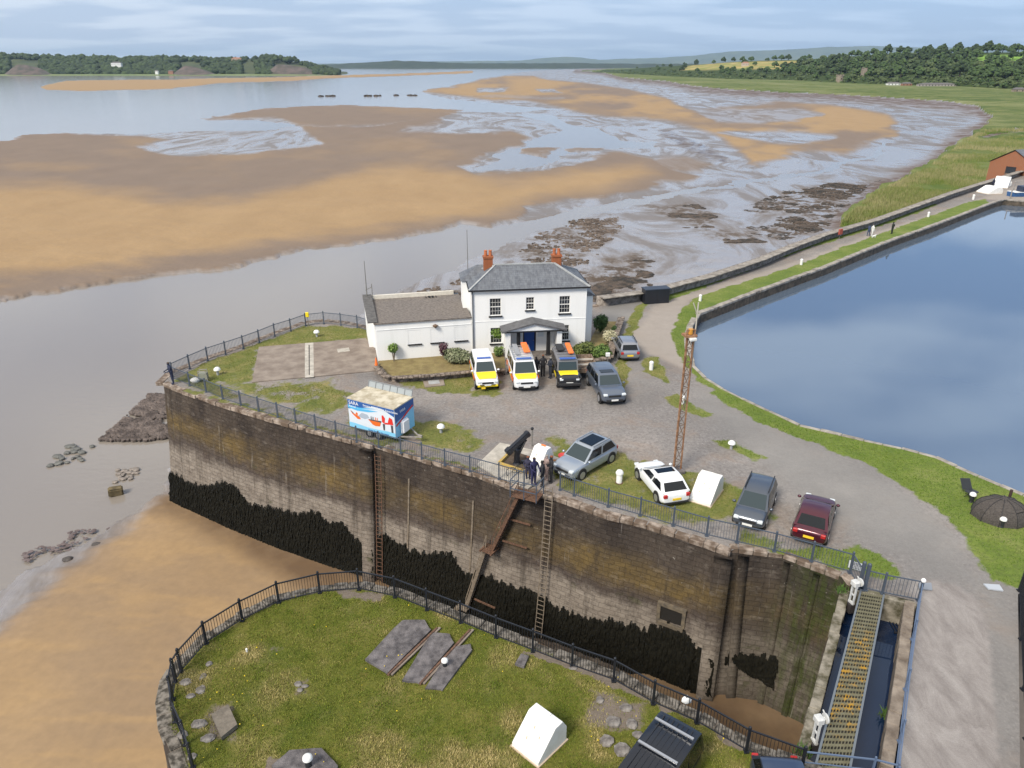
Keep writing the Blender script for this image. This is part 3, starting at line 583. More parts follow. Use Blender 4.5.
# second ragged course of stones behind the coping
# vertical timber and iron strips
MRUST = mat('rusty iron', (.07, .038, .024), .85, col2=(.17, .09, .055), scale=8, bump=.3)
MGAL = mat('galvanised iron', (.30, .27, .24), .6, .4, col2=(.42, .39, .35), scale=6)
MTIMB = mat('bleached timber', (.14, .11, .08), .9, col2=(.26, .215, .165), scale=7)
def strip(u0, v0, u1, v1, w, name, material):
    a, b = on_wall(u0, v0), on_wall(u1, v1); s = (a[0] + b[0]) / 2
    k = MB(o0); zs = np.linspace(a[1], b[1], 8)
    for i in range(7): k.bar(wall_at(s, zs[i], .05)[0], wall_at(s, zs[i + 1], .05)[0], w, .1)
    return k.build(name, material, lw_)
strip(408, 478, 409, 556, .09, 'timber_strip', MTIMB); strip(472, 500, 471, 572, .09, 'timber_strip', MTIMB)
# sluice opening : recess shade paint on a solid panel, shade in its colour; stone surround
h0, h1 = on_wall(662, 604), on_wall(681, 627)
sp, snn, stt = wall_at((h0[0] + h1[0]) / 2, (h0[1] + h1[1]) / 2, 0)
k = MB(o0); wd, hh = (h1[0] - h0[0]) * .5, (h0[1] - h1[1]) * .5
MDARK = mat('recess shade paint', (.012, .01, .008), 1)
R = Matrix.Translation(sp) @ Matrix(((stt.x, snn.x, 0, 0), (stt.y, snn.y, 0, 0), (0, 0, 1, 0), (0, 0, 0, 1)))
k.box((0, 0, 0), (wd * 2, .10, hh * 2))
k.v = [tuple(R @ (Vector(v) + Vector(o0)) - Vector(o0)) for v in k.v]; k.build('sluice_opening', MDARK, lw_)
k = MB(o0)
for c, d in (((0, 0, hh + .1), (wd * 2 + .4, .26, .2)), ((-wd - .1, 0, 0), (.2, .26, hh * 2)), ((wd + .1, 0, 0), (.2, .26, hh * 2)), ((0, .06, -hh - .12), (wd * 2 + .3, .34, .22))): k.box(c, d)
k.v = [tuple(R @ (Vector(v) + Vector(o0)) - Vector(o0)) for v in k.v]; k.build('opening_surround', mat('surround stone', (.07, .06, .048), .9, col2=(.17, .135, .09), scale=3), lw_, bevel=.02)
# shallow stone pilasters
for (u, w, o) in ((367, .9, .28), (722, .9, .22), (742, .5, .18), (786, .3, .12), (816, .3, .12)):
    v = float(np.interp(u, [p[0] for p in wall_px], [p[1] for p in wall_px])); q = on_wall(u, v + 12)
    if not q: continue
    s = q[0]; V = []; UV = []; F = []; zs = np.linspace(-.3, -11.9, 24)
    for i, z in enumerate(zs):
        for ds, oo in ((-w / 2, 0), (-w / 2, o), (w / 2, o), (w / 2, 0)):
            p, _, _ = wall_at(s, z, oo); p = p + wall_at(s, z)[2] * ds; V.append(tuple(p - Vector(o0))); UV.append((s + ds + (oo and .1), z))
        if i:
            b = i * 4 - 4
            for j in range(3): F.append((b + j, b + j + 1, b + j + 5, b + j + 4))
    F.append((0, 1, 2, 3)); np_mesh('pilaster', V, F, LOCKST, lw_, uv=UV)

# ------------------------------------------------------------------ railings
MRAILB = mat('black painted iron', (.012, .014, .02), .45, spec=.5)
MRAILG = mat('slate blue painted iron', (.065, .082, .11), .5, spec=.5)
MRAILL = mat('blue grey painted iron', (.10, .14, .22), .5)
def railing(name, pts, material, label, h=1.12, sp=.13, top=.045, postw=.09, bars=True, posth=.12, cat='railing', n_mid=0):
    pts = [Vector((p[0], p[1], p[2] if len(p) > 2 else 0)) for p in pts]; o = pts[0]
    r = empty(name, o, 0, label, cat)
    pm = MB(); pm.box((0, 0, (h + posth) / 2), (postw, postw, h + posth)); pm.ball((0, 0, h + posth), postw * .62, 8, 5); pm.box((0, 0, .03), (postw * 2, postw * 2, .06))
    p0 = pm.build('post', material, r); p0.location = (0, 0, 0)
    for p in pts[1:]:
        c = p0.copy(); C.objects.link(c); c.parent = r; c.location = p - o
    for a, b in zip(pts, pts[1:]):
        L = (b - a).length; t = (b - a).normalized(); k = MB(o); u = Vector((0, 0, 1))
        k.bar(a + u * h, b + u * h, top, top * 1.1); k.bar(a + u * .12, b + u * .12, top * .8, top * .6)
        for q in range(n_mid): k.bar(a + u * (h * (q + 1) / (n_mid + 1)), b + u * (h * (q + 1) / (n_mid + 1)), top * .7, top * .7)
        if bars:
            m = max(2, int(L / sp))
            for i in range(1, m): q = a.lerp(b, i / m); k.bar(q + u * .12, q + u * h, .018, .018, up=t)
        k.build('panel', material, r)
    return r
RL_px = [(173, 379), (190, 386), (206.4, 392.5), (223, 399.4), (241, 405.5), (259, 411.5), (278, 417.5), (296, 423.5), (316, 430), (336.5, 436.5), (357, 442), (379, 447.5), (401, 453.5), (422, 459), (445, 465.5), (470, 472), (499, 480), (524, 487.5)]
railing('quay_railing', GL(RL_px), MRAILG, 'slate blue railing along the lock wall from its far corner to the stair platform', h=1.05)
RR_px = [(553, 494), (560, 490.5), (574, 496), (608, 507), (640, 516), (673, 526), (706.5, 536), (736.6, 543), (774, 551.6), (811, 562), (849.6, 573), (859, 588), (882, 594), (918, 601)]
railing('quay_railing', GL(RR_px[1:]), MRAILG, 'dark grey railing in front of the parked cars from the ladder to the lock gates', h=1.1, sp=.14)
BK_px = [(173, 377), (190, 369), (208, 361), (226, 355), (243.6, 349), (259.5, 343), (275, 336.5), (291, 331.5), (306, 326), (324, 324), (341, 325.6), (357.5, 328), (369, 331.5)]
railing('quay_railing', GL(BK_px), MRAILG, 'slate blue railing on the river side of the quay behind the concrete pad', h=1.15)
# ------------------------------------------------------------------ the grassy pier head in front
isl_px = [(193, 768), (186, 745), (176, 722), (173, 700), (176, 682), (182, 672), (206.6, 644), (242.6, 621), (279, 603), (320, 593), (359, 590), (395, 597.5), (427, 610), (460.7, 623), (496, 637.7), (532.7, 651.6), (572, 667), (613.5, 681.4), (653, 704), (696.6, 723), (746, 752), (800.6, 772)]
rail_isl = GL(isl_px)
railing('pier_railing', rail_isl, MRAILB, 'black iron railing curving round the grassy pier head', h=1.1, sp=.12, top=.05)
def offset_line(line, d):
    out = []
    for i, p in enumerate(line):
        a = Vector(line[max(i - 1, 0)]); b = Vector(line[min(i + 1, len(line) - 1)]); t = (b - a).normalized(); out.append((p[0] - t.y * d, p[1] + t.x * d))
    return out
isl_edge = offset_line([(rail_isl[0][0] + 2.0, rail_isl[0][1] - 6)] + [tuple(p) for p in rail_isl] + [(rail_isl[-1][0] + 1.2, rail_isl[-1][1] - .9)], .55)
isl_poly = isl_edge + [(11.4, 16.2), (10.4, 13.2), (9.8, -4), (-6, -4)]
ISL_BROWN = [([(330, 590), (390, 590), (380, 600), (340, 600)], .8, .3), ([(205, 700), (235, 700), (245, 740), (200, 745)], .6, .4), ([(290, 680), (310, 675), (315, 695), (295, 700)], .5, .3), ([(590, 685), (650, 700), (650, 735), (590, 730)], .7, .6), ([(255, 640), (285, 632), (290, 655), (262, 662)], .4, .5), ([(272, 755), (335, 752), (345, 800), (260, 800)], .9, .2), ([(740, 752), (700, 722), (650, 700), (600, 680), (520, 650), (520, 645), (610, 672), (700, 712), (800, 760)], .9, .15)]
def isl_extra(x, y):
    br = masks(x, y, ISL_BROWN, 1.2); d = sdf(x, y, isl_poly)
    return {'bare': np.maximum(br, 1 - sst(d, .25, .7)), 'straw': sst(fbm(x / 1.6, y / 1.6, 91), .46, .68), 'dz': (fbm(x / 2.5, y / 2.5, 93) - .5) * .22 * sst(d, .4, 2)}
def isl_material():
    n = NT('rough pier turf'); bare, straw = n.attr('bare'), n.attr('straw')
    g = n.ramp(n.noise(.45, 6, .66), (.3, (.065, .09, .012)), (.5, (.12, .125, .022)), (.68, (.175, .155, .042)))
    g = n.mix(n.math('MULTIPLY', straw, .6), g, (.24, .20, .085)); g = n.mix(n.ramp(n.noise(7, 4, .7), (.35, .6), (.6, 0.0)), g, (.055, .07, .015)); g = n.mix(n.ramp(n.noise(1.1, 5, .7), (.58, 0.0), (.72, .5)), g, (.13, .085, .03))
    b = n.mix(n.noise(4, 5, .7), (.085, .065, .05), (.24, .205, .17)); k = n.ramp(n.math('ADD', bare, n.math('MULTIPLY', n.math('SUBTRACT', n.noise(2.2, 6, .75), .5), .9)), (.42, 0.0), (.6, 1.0))
    k = n.math('MULTIPLY', k, n.ramp(bare, (.05, 0.0), (.2, 1.0))); n.bump(n.noise(14, 4, .7), .8, .05); return n.out(n.mix(k, g, b), .95, .15)
isl_g = ground_grid('pier_ground', isl_poly, (-19, 13, -4.5, 31), .16, 0, isl_material(), isl_extra); tag(isl_g, kind='structure')
ow = (isl_edge[0][0], isl_edge[0][1], 0)
pw = empty('pier_wall', ow, 0, 'curved masonry wall with pale coping stones around the grassy pier head', 'wall')
wall_mesh('stone_face', isl_edge[::1], 0, -12, 1.0, LOCKST, pw, side=-1, off=ow)
coping('coping', isl_edge, .42, .3, .06, mat('pale worn coping', (.04, .034, .025), .9, col2=(.20, .178, .15), scale=4, bump=.6, bscale=7, th=(.4, .6)), pw, .75, side=-1, jit=.07, off=ow)

# ------------------------------------------------------------------ sea wall and basin edges
def solid_wall(name, line, w, z0, z1, material, parent, off, side=1):
    """a thick wall with real width following a line (the line is its near face)"""
    pts = [Vector((p[0], p[1])) for p in line]; V = []; F = []; UV = []; s = 0; dense = []
    for a, b in zip(pts, pts[1:]):
        k = max(1, int((b - a).length / 1.5)); dense += [a.lerp(b, i / k) for i in range(k)]
    dense.append(pts[-1])
    for i, p in enumerate(dense):
        t = (dense[min(i + 1, len(dense) - 1)] - dense[max(i - 1, 0)]).normalized(); nn = Vector((-t.y, t.x)) * side * w
        if i: s += (p - dense[i - 1]).length
        j = .03 * mnoise.noise(Vector((s, 0, 0)))
        for q, z in ((p, z0), (p, z1 + j), (p + nn, z1 + j), (p + nn * 1.2, z0 - 1)): V.append((q.x - off[0], q.y - off[1], z)); UV.append((s, z))
        if i:
            b = (i - 1) * 4
            for j in range(3): F.append((b + j, b + 4 + j, b + 5 + j, b + 1 + j))
    F.append((0, 1, 2, 3)); return np_mesh(name, V, F, material, parent, uv=UV)
sw_base = [tuple(p) for p in sea_line][::-1]
osw = (*sw_base[0], 0)
swt = empty('sea_wall', osw, 0, 'low stone sea wall running along the causeway path beside the mud', 'wall')
solid_wall('wall_body', sw_base, .7, -.2, .95, MRUBBLE, swt, osw)
b_ = coping('coping', offset_line(sw_base, .05), .8, .12, 1.08, mat('sea wall coping', (.15, .13, .11), .9, col2=(.34, .31, .27), scale=1), swt, 1.6, side=-1, jit=.02, off=osw)
wall_mesh('sea_face', offset_line(sw_base, .8), .2, -11.6, .8, MRUBBLE, swt, step=1.5, zstep=1.5, side=-1, off=osw)
back_line = [sw_base[0]] + [tuple(p) for p in GL(back_px)] + [wall_line[0]]
oq = (*back_line[0], 0); rw = empty('river_wall', oq, 0, 'stone river wall under the quay railing at the far end of the pad', 'wall')
wall_mesh('stone_face', back_line, 0, -12, 1.2, LOCKST, rw, side=-1, off=oq, step=.8, zstep=.8)
coping('coping', back_line, .6, .3, .05, MCOP, rw, 1.2, side=-1, off=oq)
# basin : coped wall on the causeway side, rubble shore on the near side
bl = [tuple(p) for p in GL(basin_px)]
i0 = 13
def bas(name, line, label, w):
    ob = (*line[0], 0); r = empty(name, ob, 0, label, 'wall')
    wall_mesh('stone_face', line, 0, ZB - .8, .1, mat('damp basin stone', (.03, .024, .018), .8, col2=(.11, .085, .06), scale=2), r, step=.8, zstep=.4, side=1, off=ob)
    coping('coping', line, w, .25, .06, mat('basin coping', (.17, .15, .13), .9, col2=(.36, .33, .29), scale=1.2, bump=.5), r, 1.3, side=1, jit=.05, off=ob); return r
bas('basin_wall', bl[i0:], 'straight stone basin edge along the grass verge of the causeway', .55)
bas('basin_wall', bl[:i0 + 1], 'curved rough stone basin edge below the green bank beside the road', .25)

# ------------------------------------------------------------------ stones
def rock(b, c, r, rnd, flat=.6, n=7, m=4):
    q = rnd.uniform(0, 3.14); sx, sy = r * rnd.uniform(.7, 1.3), r * rnd.uniform(.6, 1.1); rings = []
    for k in range(m + 1):
        ph = math.pi * (k / m); rr = max(math.sin(ph) ** .6, .05)
        ring = []
        for i in range(n):
            t = 2 * math.pi * i / n + q; j = rnd.uniform(.82, 1.15)
            ring.append(Vector((c[0] + sx * rr * math.cos(t) * j, c[1] + sy * rr * math.sin(t) * j, c[2] - r * flat * math.cos(ph) * rnd.uniform(.85, 1.1))))
        rings.append(ring)
    b.loft(rings)
def scatter_px(poly, k, z, rnd):
    us_ = [p[0] for p in poly]; vs__ = [p[1] for p in poly]; out = []
    W = GL(poly, z); x0, x1 = min(p[0] for p in W), max(p[0] for p in W); y0, y1 = min(p[1] for p in W), max(p[1] for p in W)
    xs = rng.uniform(x0, x1, k); ys = rng.uniform(y0, y1, k); d = sdf(xs, ys, W); return xs, ys, d
MROCKW = mat('weedy shore rock', (.020, .017, .013), .8, col2=(.085, .062, .045), scale=.6, th=(.4, .6))
MROCKB = mat('brown shore rubble', (.05, .037, .028), .9, col2=(.155, .118, .092), scale=.7)
def rockfield(name, polys, k, rmin, rmax, material, thr, sc=4.5, seed=1, zbase=-10.9, flat=.45):
    b = MB(); r = random.Random(seed)
    for poly, mult in polys:
        xs, ys, d = scatter_px(poly, int(k * mult), zbase, r); nz = fbm(xs / sc, ys / sc, seed * 13, 5)
        for x, y, dd, q in zip(xs, ys, d, nz):
            if dd > -2 and q + min(0, dd * .06) > thr: rock(b, (x, y, zbase + .08), r.uniform(rmin, rmax), r, flat, 6, 3)
    return tag(b.build(name, material), kind='stuff')
r1 = weedP[0][0]; r2 = weedP[1][0]; r3 = weedP[2][0]; r4 = weedP[3][0]
rockfield('shore_rubble', [(r1, 1.0)], 16000, .10, .42, MROCKB, .50, seed=2)
rockfield('weedy_rocks', [(r2, .8), (r3, 1.0), (r4, 1.6)], 17000, .14, .55, MROCKW, .53, sc=6, seed=3, flat=.35)
rockfield('flat_shore_rocks', [([(-30, 600), (0, 575), (60, 545), (105, 528), (112, 535), (60, 575), (0, 612), (-30, 625)], 1)], 800, .06, .22, mat('mauve rock', (.08, .058, .055), .8, col2=(.16, .125, .12), scale=1), .53, sc=2, seed=5, flat=.2)
rockfield('rubble_spit', [([(103, 441), (128, 415), (150, 402), (168, 395), (172, 436), (130, 437)], 1)], 2600, .12, .34, mat('rubble spit stone', (.055, .043, .038), .9, col2=(.15, .12, .105), scale=1), .30, sc=3, seed=6, flat=.7)
def stone_cluster(px, k, label, col, spread=.8, rr=(.18, .4), cat='rocks'):
    c = G(*px, -10.95); r = random.Random(px[0]); mm_ = mat('shore stone', col, .8, var=.35, scale=2)
    for i in range(k):
        b = MB(); rock(b, (0, 0, 0), r.uniform(*rr), r, .4); o = b.build('shore_stone', mm_); o.location = (c.x + r.gauss(0, spread), c.y + r.gauss(0, spread * 1.1), -10.9); tag(o, label, cat, label)
stone_cluster((71, 455), 22, 'grey green stone in the low cluster standing in the river off the quay corner', (.12, .12, .11), 1.0)
stone_cluster((126, 475), 30, 'pale brown stone in the heap in the shallows near the wall corner', (.22, .19, .165), .62, (.14, .3))
c = G(116, 494, -10.95); b = MB(); b.box((0, 0, .3), (1.15, .7, .75), .3); o = b.build('stone_block', mat('mossy brown block', (.13, .10, .05), .9, var=.4, scale=2), bevel=.1, seg=2); o.location = c; o.rotation_euler = (.1, .12, .2); tag(o, 'large squared brown block lying in the shallow water', 'stone block')
for px, r_ in (((97, 546), .38), ((68, 560), .32)):
    b = MB(); rock(b, (0, 0, 0), r_, random.Random(px[0]), .8, 9, 6); o = b.build('boulder', mat('dark boulder', (.07, .06, .055), .8, var=.4, scale=3), smooth=50); o.location = G(*px, -10.75); tag(o, 'dark rounded boulder on the mud' + (' nearest the sand spit' if r_ > .35 else ' left of the larger boulder'), 'boulder')
# ------------------------------------------------------------------ lock gates, footbridge and road bridge
ZL = -1.3
MLOCKW = NT('dark lock water'); MLOCKW.bump(MLOCKW.noise(1.5, 3), .04, .02); MLOCKW = MLOCKW.out((.006, .016, .045), .03, .5)
tag(poly_sheet('lock_water', GL([(842, 586), (917, 602)]) + [(13.9, 14.0), (13.2, -4), (8.2, -4), (9.2, 14)] + [tuple(G(802, 768)[:2])], ZL, MLOCKW), kind='structure')
MGATE = mat('mossy gate stone', (.05, .045, .02), .9, col2=(.26, .235, .19), scale=1.6, bump=.7, bscale=7, th=(.38, .62))
gl = GL([(841, 588), (827, 640), (815, 685), (799, 740), (790, 768)], -.35); gl = gl + [(gl[-1][0] - .9, gl[-1][1] - 1.8)]
og = (*gl[0], 0); gd = empty('lock_gate', og, 0, 'narrow stone topped lock gate holding blue water above the muddy chamber', 'lock gate')
def strip_wall(name, line, w, z0, z1, material, parent, off, jit=.03):
    k = MB(off); r = random.Random(3)
    for a, b in zip(line, line[1:]):
        a, b = Vector((*a, 0)), Vector((*b, 0)); n_ = max(1, int((b - a).length / .6)); t = (b - a).normalized(); nn = Vector((-t.y, t.x, 0))
        for i in range(n_):
            p, q = a.lerp(b, i / n_), a.lerp(b, (i + 1) / n_); j = r.uniform(-jit, jit)
            k.prism([(v.x, v.y) for v in (p + nn * j, q + nn * j, q + nn * (w + j), p + nn * (w + j))], z0, z1 + r.uniform(-jit, jit))
    return k.build(name, material, parent, bevel=.02)
strip_wall('gate_top', gl, .42, -.75, -.35, MGATE, gd, og)
strip_wall('gate_face', offset_line(gl, .03), .36, -12, -.76, mat('dark slimed gate face', (.012, .012, .006), .8, col2=(.05, .05, .02), scale=1.2), gd, og, .01)
# far side wall beside the road
rl = GL([(915.5, 603), (905, 690), (893.5, 768)]) + [(13.25, 14.0), (12.4, -4)]
orr = (*rl[0], 0); rs = empty('lock_side_wall', orr, 0, 'brown stone wall strip between the lock water and the concrete road', 'wall')
strip_wall('wall_top', rl, -.44, -3, .0, mat('brown side wall stone', (.11, .085, .065), .9, col2=(.27, .225, .18), scale=1.3, bump=.7), rs, orr, .015)
# end wall with vertical dark fender bars
el = [G(852, 588), G(917, 604)]; k = MB(el[0]); k.bar(el[0] + Vector((0, .02, -1.2)), el[1] + Vector((0, .02, -1.2)), .3, 2.4); ew = empty('lock_end_wall', el[0], 0, 'dark stone end wall under the railing at the head of the lock gates', 'wall'); k.build('wall_body', MGATE, ew, bevel=.03)
gr_c = G(900, 618, ZL); gg = empty('water_grille', gr_c, 0, 'dark barred grille lying in the water beside the end wall', 'grille'); k = MB()
for i in range(10): k.bar((-.62 + i * .135, .0, .04), (-.70 + i * .135, -1.05, .04), .035)
k.build('bars', MRAILB, gg); k = MB(); k.bar((-.72, 0, .06), (.66, 0, .06), .07); k.bar((-.8, -1.05, .06), (.58, -1.05, .06), .07); k.build('frame', MRAILB, gg)
# grated walkway
A0, A1, B0, B1 = G(861, 590), G(884, 594), G(815, 768), G(850, 768)
d0, d1 = (B0 - A0), (B1 - A1); B0, B1 = A0 + d0 * 1.5, A1 + d1 * 1.5
wk = empty('gate_walkway', A0, 0, 'narrow metal grating walkway crossing the lock gates, spotted with orange lichen', 'walkway')
n = NT('lichen spotted grating'); ax = n.sep(n.obj)
li = n.ramp(n.noise(2.2, 6, .8), (.50, 0.0), (.60, .9)); li = n.math('MULTIPLY', li, n.ramp(n.math('MULTIPLY', ax[1], -.1), (.22, 0.0), (.38, 1.0))); li = n.math('MULTIPLY', li, n.ramp(n.math('MULTIPLY', ax[1], -.1), (.72, 1.0), (.88, 0.0)))
bs0 = n.mix(n.noise(3, 4), (.075, .072, .04), (.21, .20, .14)); MGRT = n.out(n.mix(li, bs0, (.42, .23, .02)), .85, .2)
k = MB(A0)
NR = 60
for i in range(NR + 1):
    f = i / NR; p, q = A0.lerp(B0, f), A1.lerp(B1, f); k.bar(p, q, .11, .03)
for j in range(11):
    f = j / 10; k.bar(A0.lerp(A1, f) + Vector((0, 0, .02)), B0.lerp(B1, f) + Vector((0, 0, .02)), .035, .03)
k.build('grating', MGRT, wk)
k = MB(A0); k.add([A0 + Vector((0, 0, -.12)), A1 + Vector((0, 0, -.12)), B1 + Vector((0, 0, -.12)), B0 + Vector((0, 0, -.12))], [(0, 1, 2, 3)]); k.build('deck_plate', mat('walkway underplate', (.035, .033, .03), .9), wk)
for (p, q) in ((A0, B0), (A1, B1)):
    k = MB(A0); k.bar(p + Vector((0, 0, -.05)), q + Vector((0, 0, -.05)), .08, .22); k.build('edge_beam', mat('grey blue edge beam', (.13, .15, .17), .6), wk)
# blue railing beside the road, dark railing on its right
rp = [G(918, 601), G(912, 640), G(905, 690), G(899, 742), G(893, 790)] + [Vector((13.35, 14.2, 0)), Vector((12.7, 7, 0))]
rb = railing('road_railing', rp, MRAILL, 'blue grey railing along the left edge of the concrete road', h=1.0, bars=False, n_mid=1, postw=.07)
cap = MB(); cap.ball((0, 0, 1.18), .11, 10, 6); cap.build('white_cap', mat('white cap', (.8, .8, .78), .6), rb)
rp2 = [G(1019, 591), G(1021, 640), G(1023, 690), G(1026, 740), G(1029, 800)]
railing('road_railing', rp2, MRAILB, 'tall black barred railing along the right edge of the concrete road', h=1.15, sp=.11)
railing('gate_railing', [G(800.6, 772), G(870, 780, 0), G(893, 786, 0)], MRAILL, 'low blue grey handrail at the bottom between the pier railing and road', h=1.0, bars=False, n_mid=1, postw=.06)
railing('walkway_railing', [G(859, 588), G(845, 640), G(832, 690)][:1] + [G(864, 590)], MRAILG, 'short dark gate post pair at the head of the walkway', h=1.35, bars=False, postw=.14)
# gate winding gear
MGEAR = mat('white grey gear paint', (.45, .46, .46), .5, col2=(.62, .62, .60), scale=5); MRED = mat('red dark steel', (.04, .035, .035), .6)
def gear(px, label, rz, z=-.35):
    c = G(*px, z); r = empty('gate_winch', c, rz, label, 'winch', 'winding gear on the lock gate')
    k = MB(); k.bar((0, -.12, 0), (0, -.12, 1.0), .07); k.bar((0, .12, 0), (0, .12, 1.0), .07); k.bar((0, -.16, .5), (0, .16, .5), .06); k.bar((0, -.16, 1.0), (0, .16, 1.0), .1); k.bar((0, -.16, .05), (0, .16, .05), .1); k.build('frame', MGEAR, r)
    k = MB(); k.box((0, 0, 1.15), (.3, .34, .26)); k.tube((-.1, 0, 1.15), (.24, 0, 1.15), .09); k.build('gearbox', MGEAR, r, bevel=.03)
    k = MB(); k.tube((.24, 0, 1.15), (.30, 0, 1.15), .2, n=14); k.bar((.3, 0, 1.15), (.3, .26, 1.3), .04); k.build('handwheel', MGEAR, r)
    k = MB(); k.box((0, 0, -.25), (.26, .3, .5)); k.build('pedestal', MRED, r); return r
gear((876, 598), 'white and grey winding gear at the far end of the lock gate', .3, -.3); bpy.data.objects['gate_winch'].location = G(851, 603, -.35)
gear((814, 742), 'white and grey winding gear on the near end of the lock gate', .2, -.35)
# plant tufts in the lock
def tuft(px, z, r_, label, col=(.06, .12, .02), n_=70):
    c = G(*px, z); k = MB(); rr = random.Random(px[0])
    for i in range(n_):
        a = rr.uniform(0, 6.28); d = rr.uniform(0, r_); h = rr.uniform(.15, .4); x, y = d * math.cos(a), d * math.sin(a); w = .03
        k.add([(x - w, y, 0), (x + w, y, 0), (x + rr.uniform(-.2, .2), y + rr.uniform(-.2, .2), h)], [(0, 1, 2)])
    o = k.build('grass_tuft', mat('tuft green', col, .9, var=.4, scale=3), None); o.location = c; tag(o, label, 'plant')
tuft((886, 716), -1.2, .28, 'bright green tuft growing from the side wall over the lock water')
tuft((803, 754), -.4, .34, 'green weeds at the foot of the near winding gear')
tuft((842, 592), -.4, .3, 'bright green weeds below the coping at the head of the lock gate')

# ------------------------------------------------------------------ steel stair and ladders on the wall
sta = on_wall(545, 497)
def lad(px0, px1, w, label, extra=0, material=None):
    a, b = on_wall(*px0), on_wall(*px1); s = a[0]; zt, zb = a[1], b[1]; out = .36; p0, nn, t = wall_at(s, zt, out); r = empty('wall_ladder', p0, 0, label, 'ladder')
    for sd in (-1, 1):
        k = MB(p0); zs = np.linspace(zt, zb, 9); P_ = [wall_at(s, z, out)[0] + t * sd * w / 2 for z in zs]
        if extra: P_ = [P_[0] + Vector((0, 0, extra)) - nn * .05] + P_
        for p, q in zip(P_, P_[1:]): k.bar(p, q, .045, .05)
        k.build('stile', material or MRUST, r)
    k = MB(p0); n_ = int(abs(zt - zb + extra) / .3)
    for i in range(n_): z = zt + extra - .15 - i * .3; q = wall_at(s, min(z, 0), out)[0]; q.z = z; k.bar(q - t * w / 2, q + t * w / 2, .03)
    k.build('rungs', material or MRUST, r)
lad((551, 500), (544, 634), .46, 'long pale ladder down the lock wall below the group of people', 1.1, MTIMB)
lad((380, 452), (378, 577), .42, 'rusty ladder beside the stone pilaster near the trailer end of the wall', 0)
# platform and stair
p0, nn, t = wall_at(sta[0] - 1.0, -.02, .0)
R0 = Matrix(((t.x, nn.x, 0), (t.y, nn.y, 0), (0, 0, 1)))
st = empty('steel_staircase', p0, 0, 'rusty steel staircase running down the lock wall from the railed platform', 'staircase')
def W(s, z, out): q, _, _ = wall_at(s, min(z, 0), out); q.z = z; return q
s_p = sta[0] - .9
k = MB(p0); k.bar(W(s_p - .75, .02, .0), W(s_p - .75, .02, 1.0), .1); k.bar(W(s_p + .75, .02, .0), W(s_p + .75, .02, 1.0), .1)
for i in range(12): k.bar(W(s_p - .8, .06, .05 + i * .088), W(s_p + .8, .06, .05 + i * .088), .05, .04)
k.build('platform', MRUST, st)
k = MB(p0)
for s_, o_ in ((s_p - .8, 0), (s_p - .8, 1.05), (s_p + .8, 1.05), (s_p + .8, 0), (s_p, 1.05)): k.bar(W(s_, 0, o_), W(s_, 1.15, o_), .06)
for z in (.6, 1.15): k.bar(W(s_p - .8, z, 0), W(s_p - .8, z, 1.05), .045); k.bar(W(s_p - .8, z, 1.05), W(s_p + .8, z, 1.05), .045); k.bar(W(s_p + .8, z, 1.05), W(s_p + .8, z, 0), .045)
k.build('platform_rail', MRAILG, st)
m1 = on_wall(497, 546); m2 = on_wall(470, 604); 
def flight(a, b, name, material, w=.45):
    k = MB(p0)
    for o_ in (.2, .2 + w): k.bar(W(a[0], a[1], o_), W(b[0], b[1], o_), .10, .2)
    L = int(abs(a[1] - b[1]) / .24)
    for i in range(L): f = (i + .5) / L; s_ = a[0] + (b[0] - a[0]) * f; z = a[1] + (b[1] - a[1]) * f; k.bar(W(s_, z, .2), W(s_, z, .2 + w), .2, .03)
    k.build(name, material, st)
    k = MB(p0); hz = .85; k.bar(W(a[0], a[1] + hz, .2 + w), W(b[0], b[1] + hz, .2 + w), .05)
    for f in (0, .33, .66, 1): s_ = a[0] + (b[0] - a[0]) * f; z = a[1] + (b[1] - a[1]) * f; k.bar(W(s_, z, .2 + w), W(s_, z + hz, .2 + w), .045)
    k.build('handrail', material, st)
flight((s_p - .5, 0.0), (m1[0], m1[1]), 'flight', MRUST); flight((m1[0] - .5, m1[1]), (m2[0], m2[1]), 'flight', MTIMB, .34)
k = MB(p0); k.bar(W(m1[0] - .6, m1[1], .1), W(m1[0] - .6, m1[1], 1.0), .1); k.bar(W(m1[0] + .2, m1[1], .1), W(m1[0] + .2, m1[1], 1.0), .1)
for i in range(8): k.bar(W(m1[0] - .6, m1[1], .15 + i * .11), W(m1[0] + .2, m1[1], .15 + i * .11), .07, .03)
k.build('landing', MRUST, st)
k = MB(p0); k.bar(W(m2[0] - .7, m2[1], .5), W(m2[0] + .2, m2[1], .5), .5, .08); k.bar(W(m2[0] - .6, m2[1], .6), W(m2[0] - 1.2, m2[1] - 1.2, .6), .1, .3)
k.build('lower_landing', MTIMB, st)
k = MB(p0)
for px in ((523, 520), (520, 543), (490, 602)): q = on_wall(*px); k.bar(W(q[0] - 1.0, q[1], .3), W(q[0] + .6, q[1], .3), .09)
k.build('stay_bars', MRUST, st)
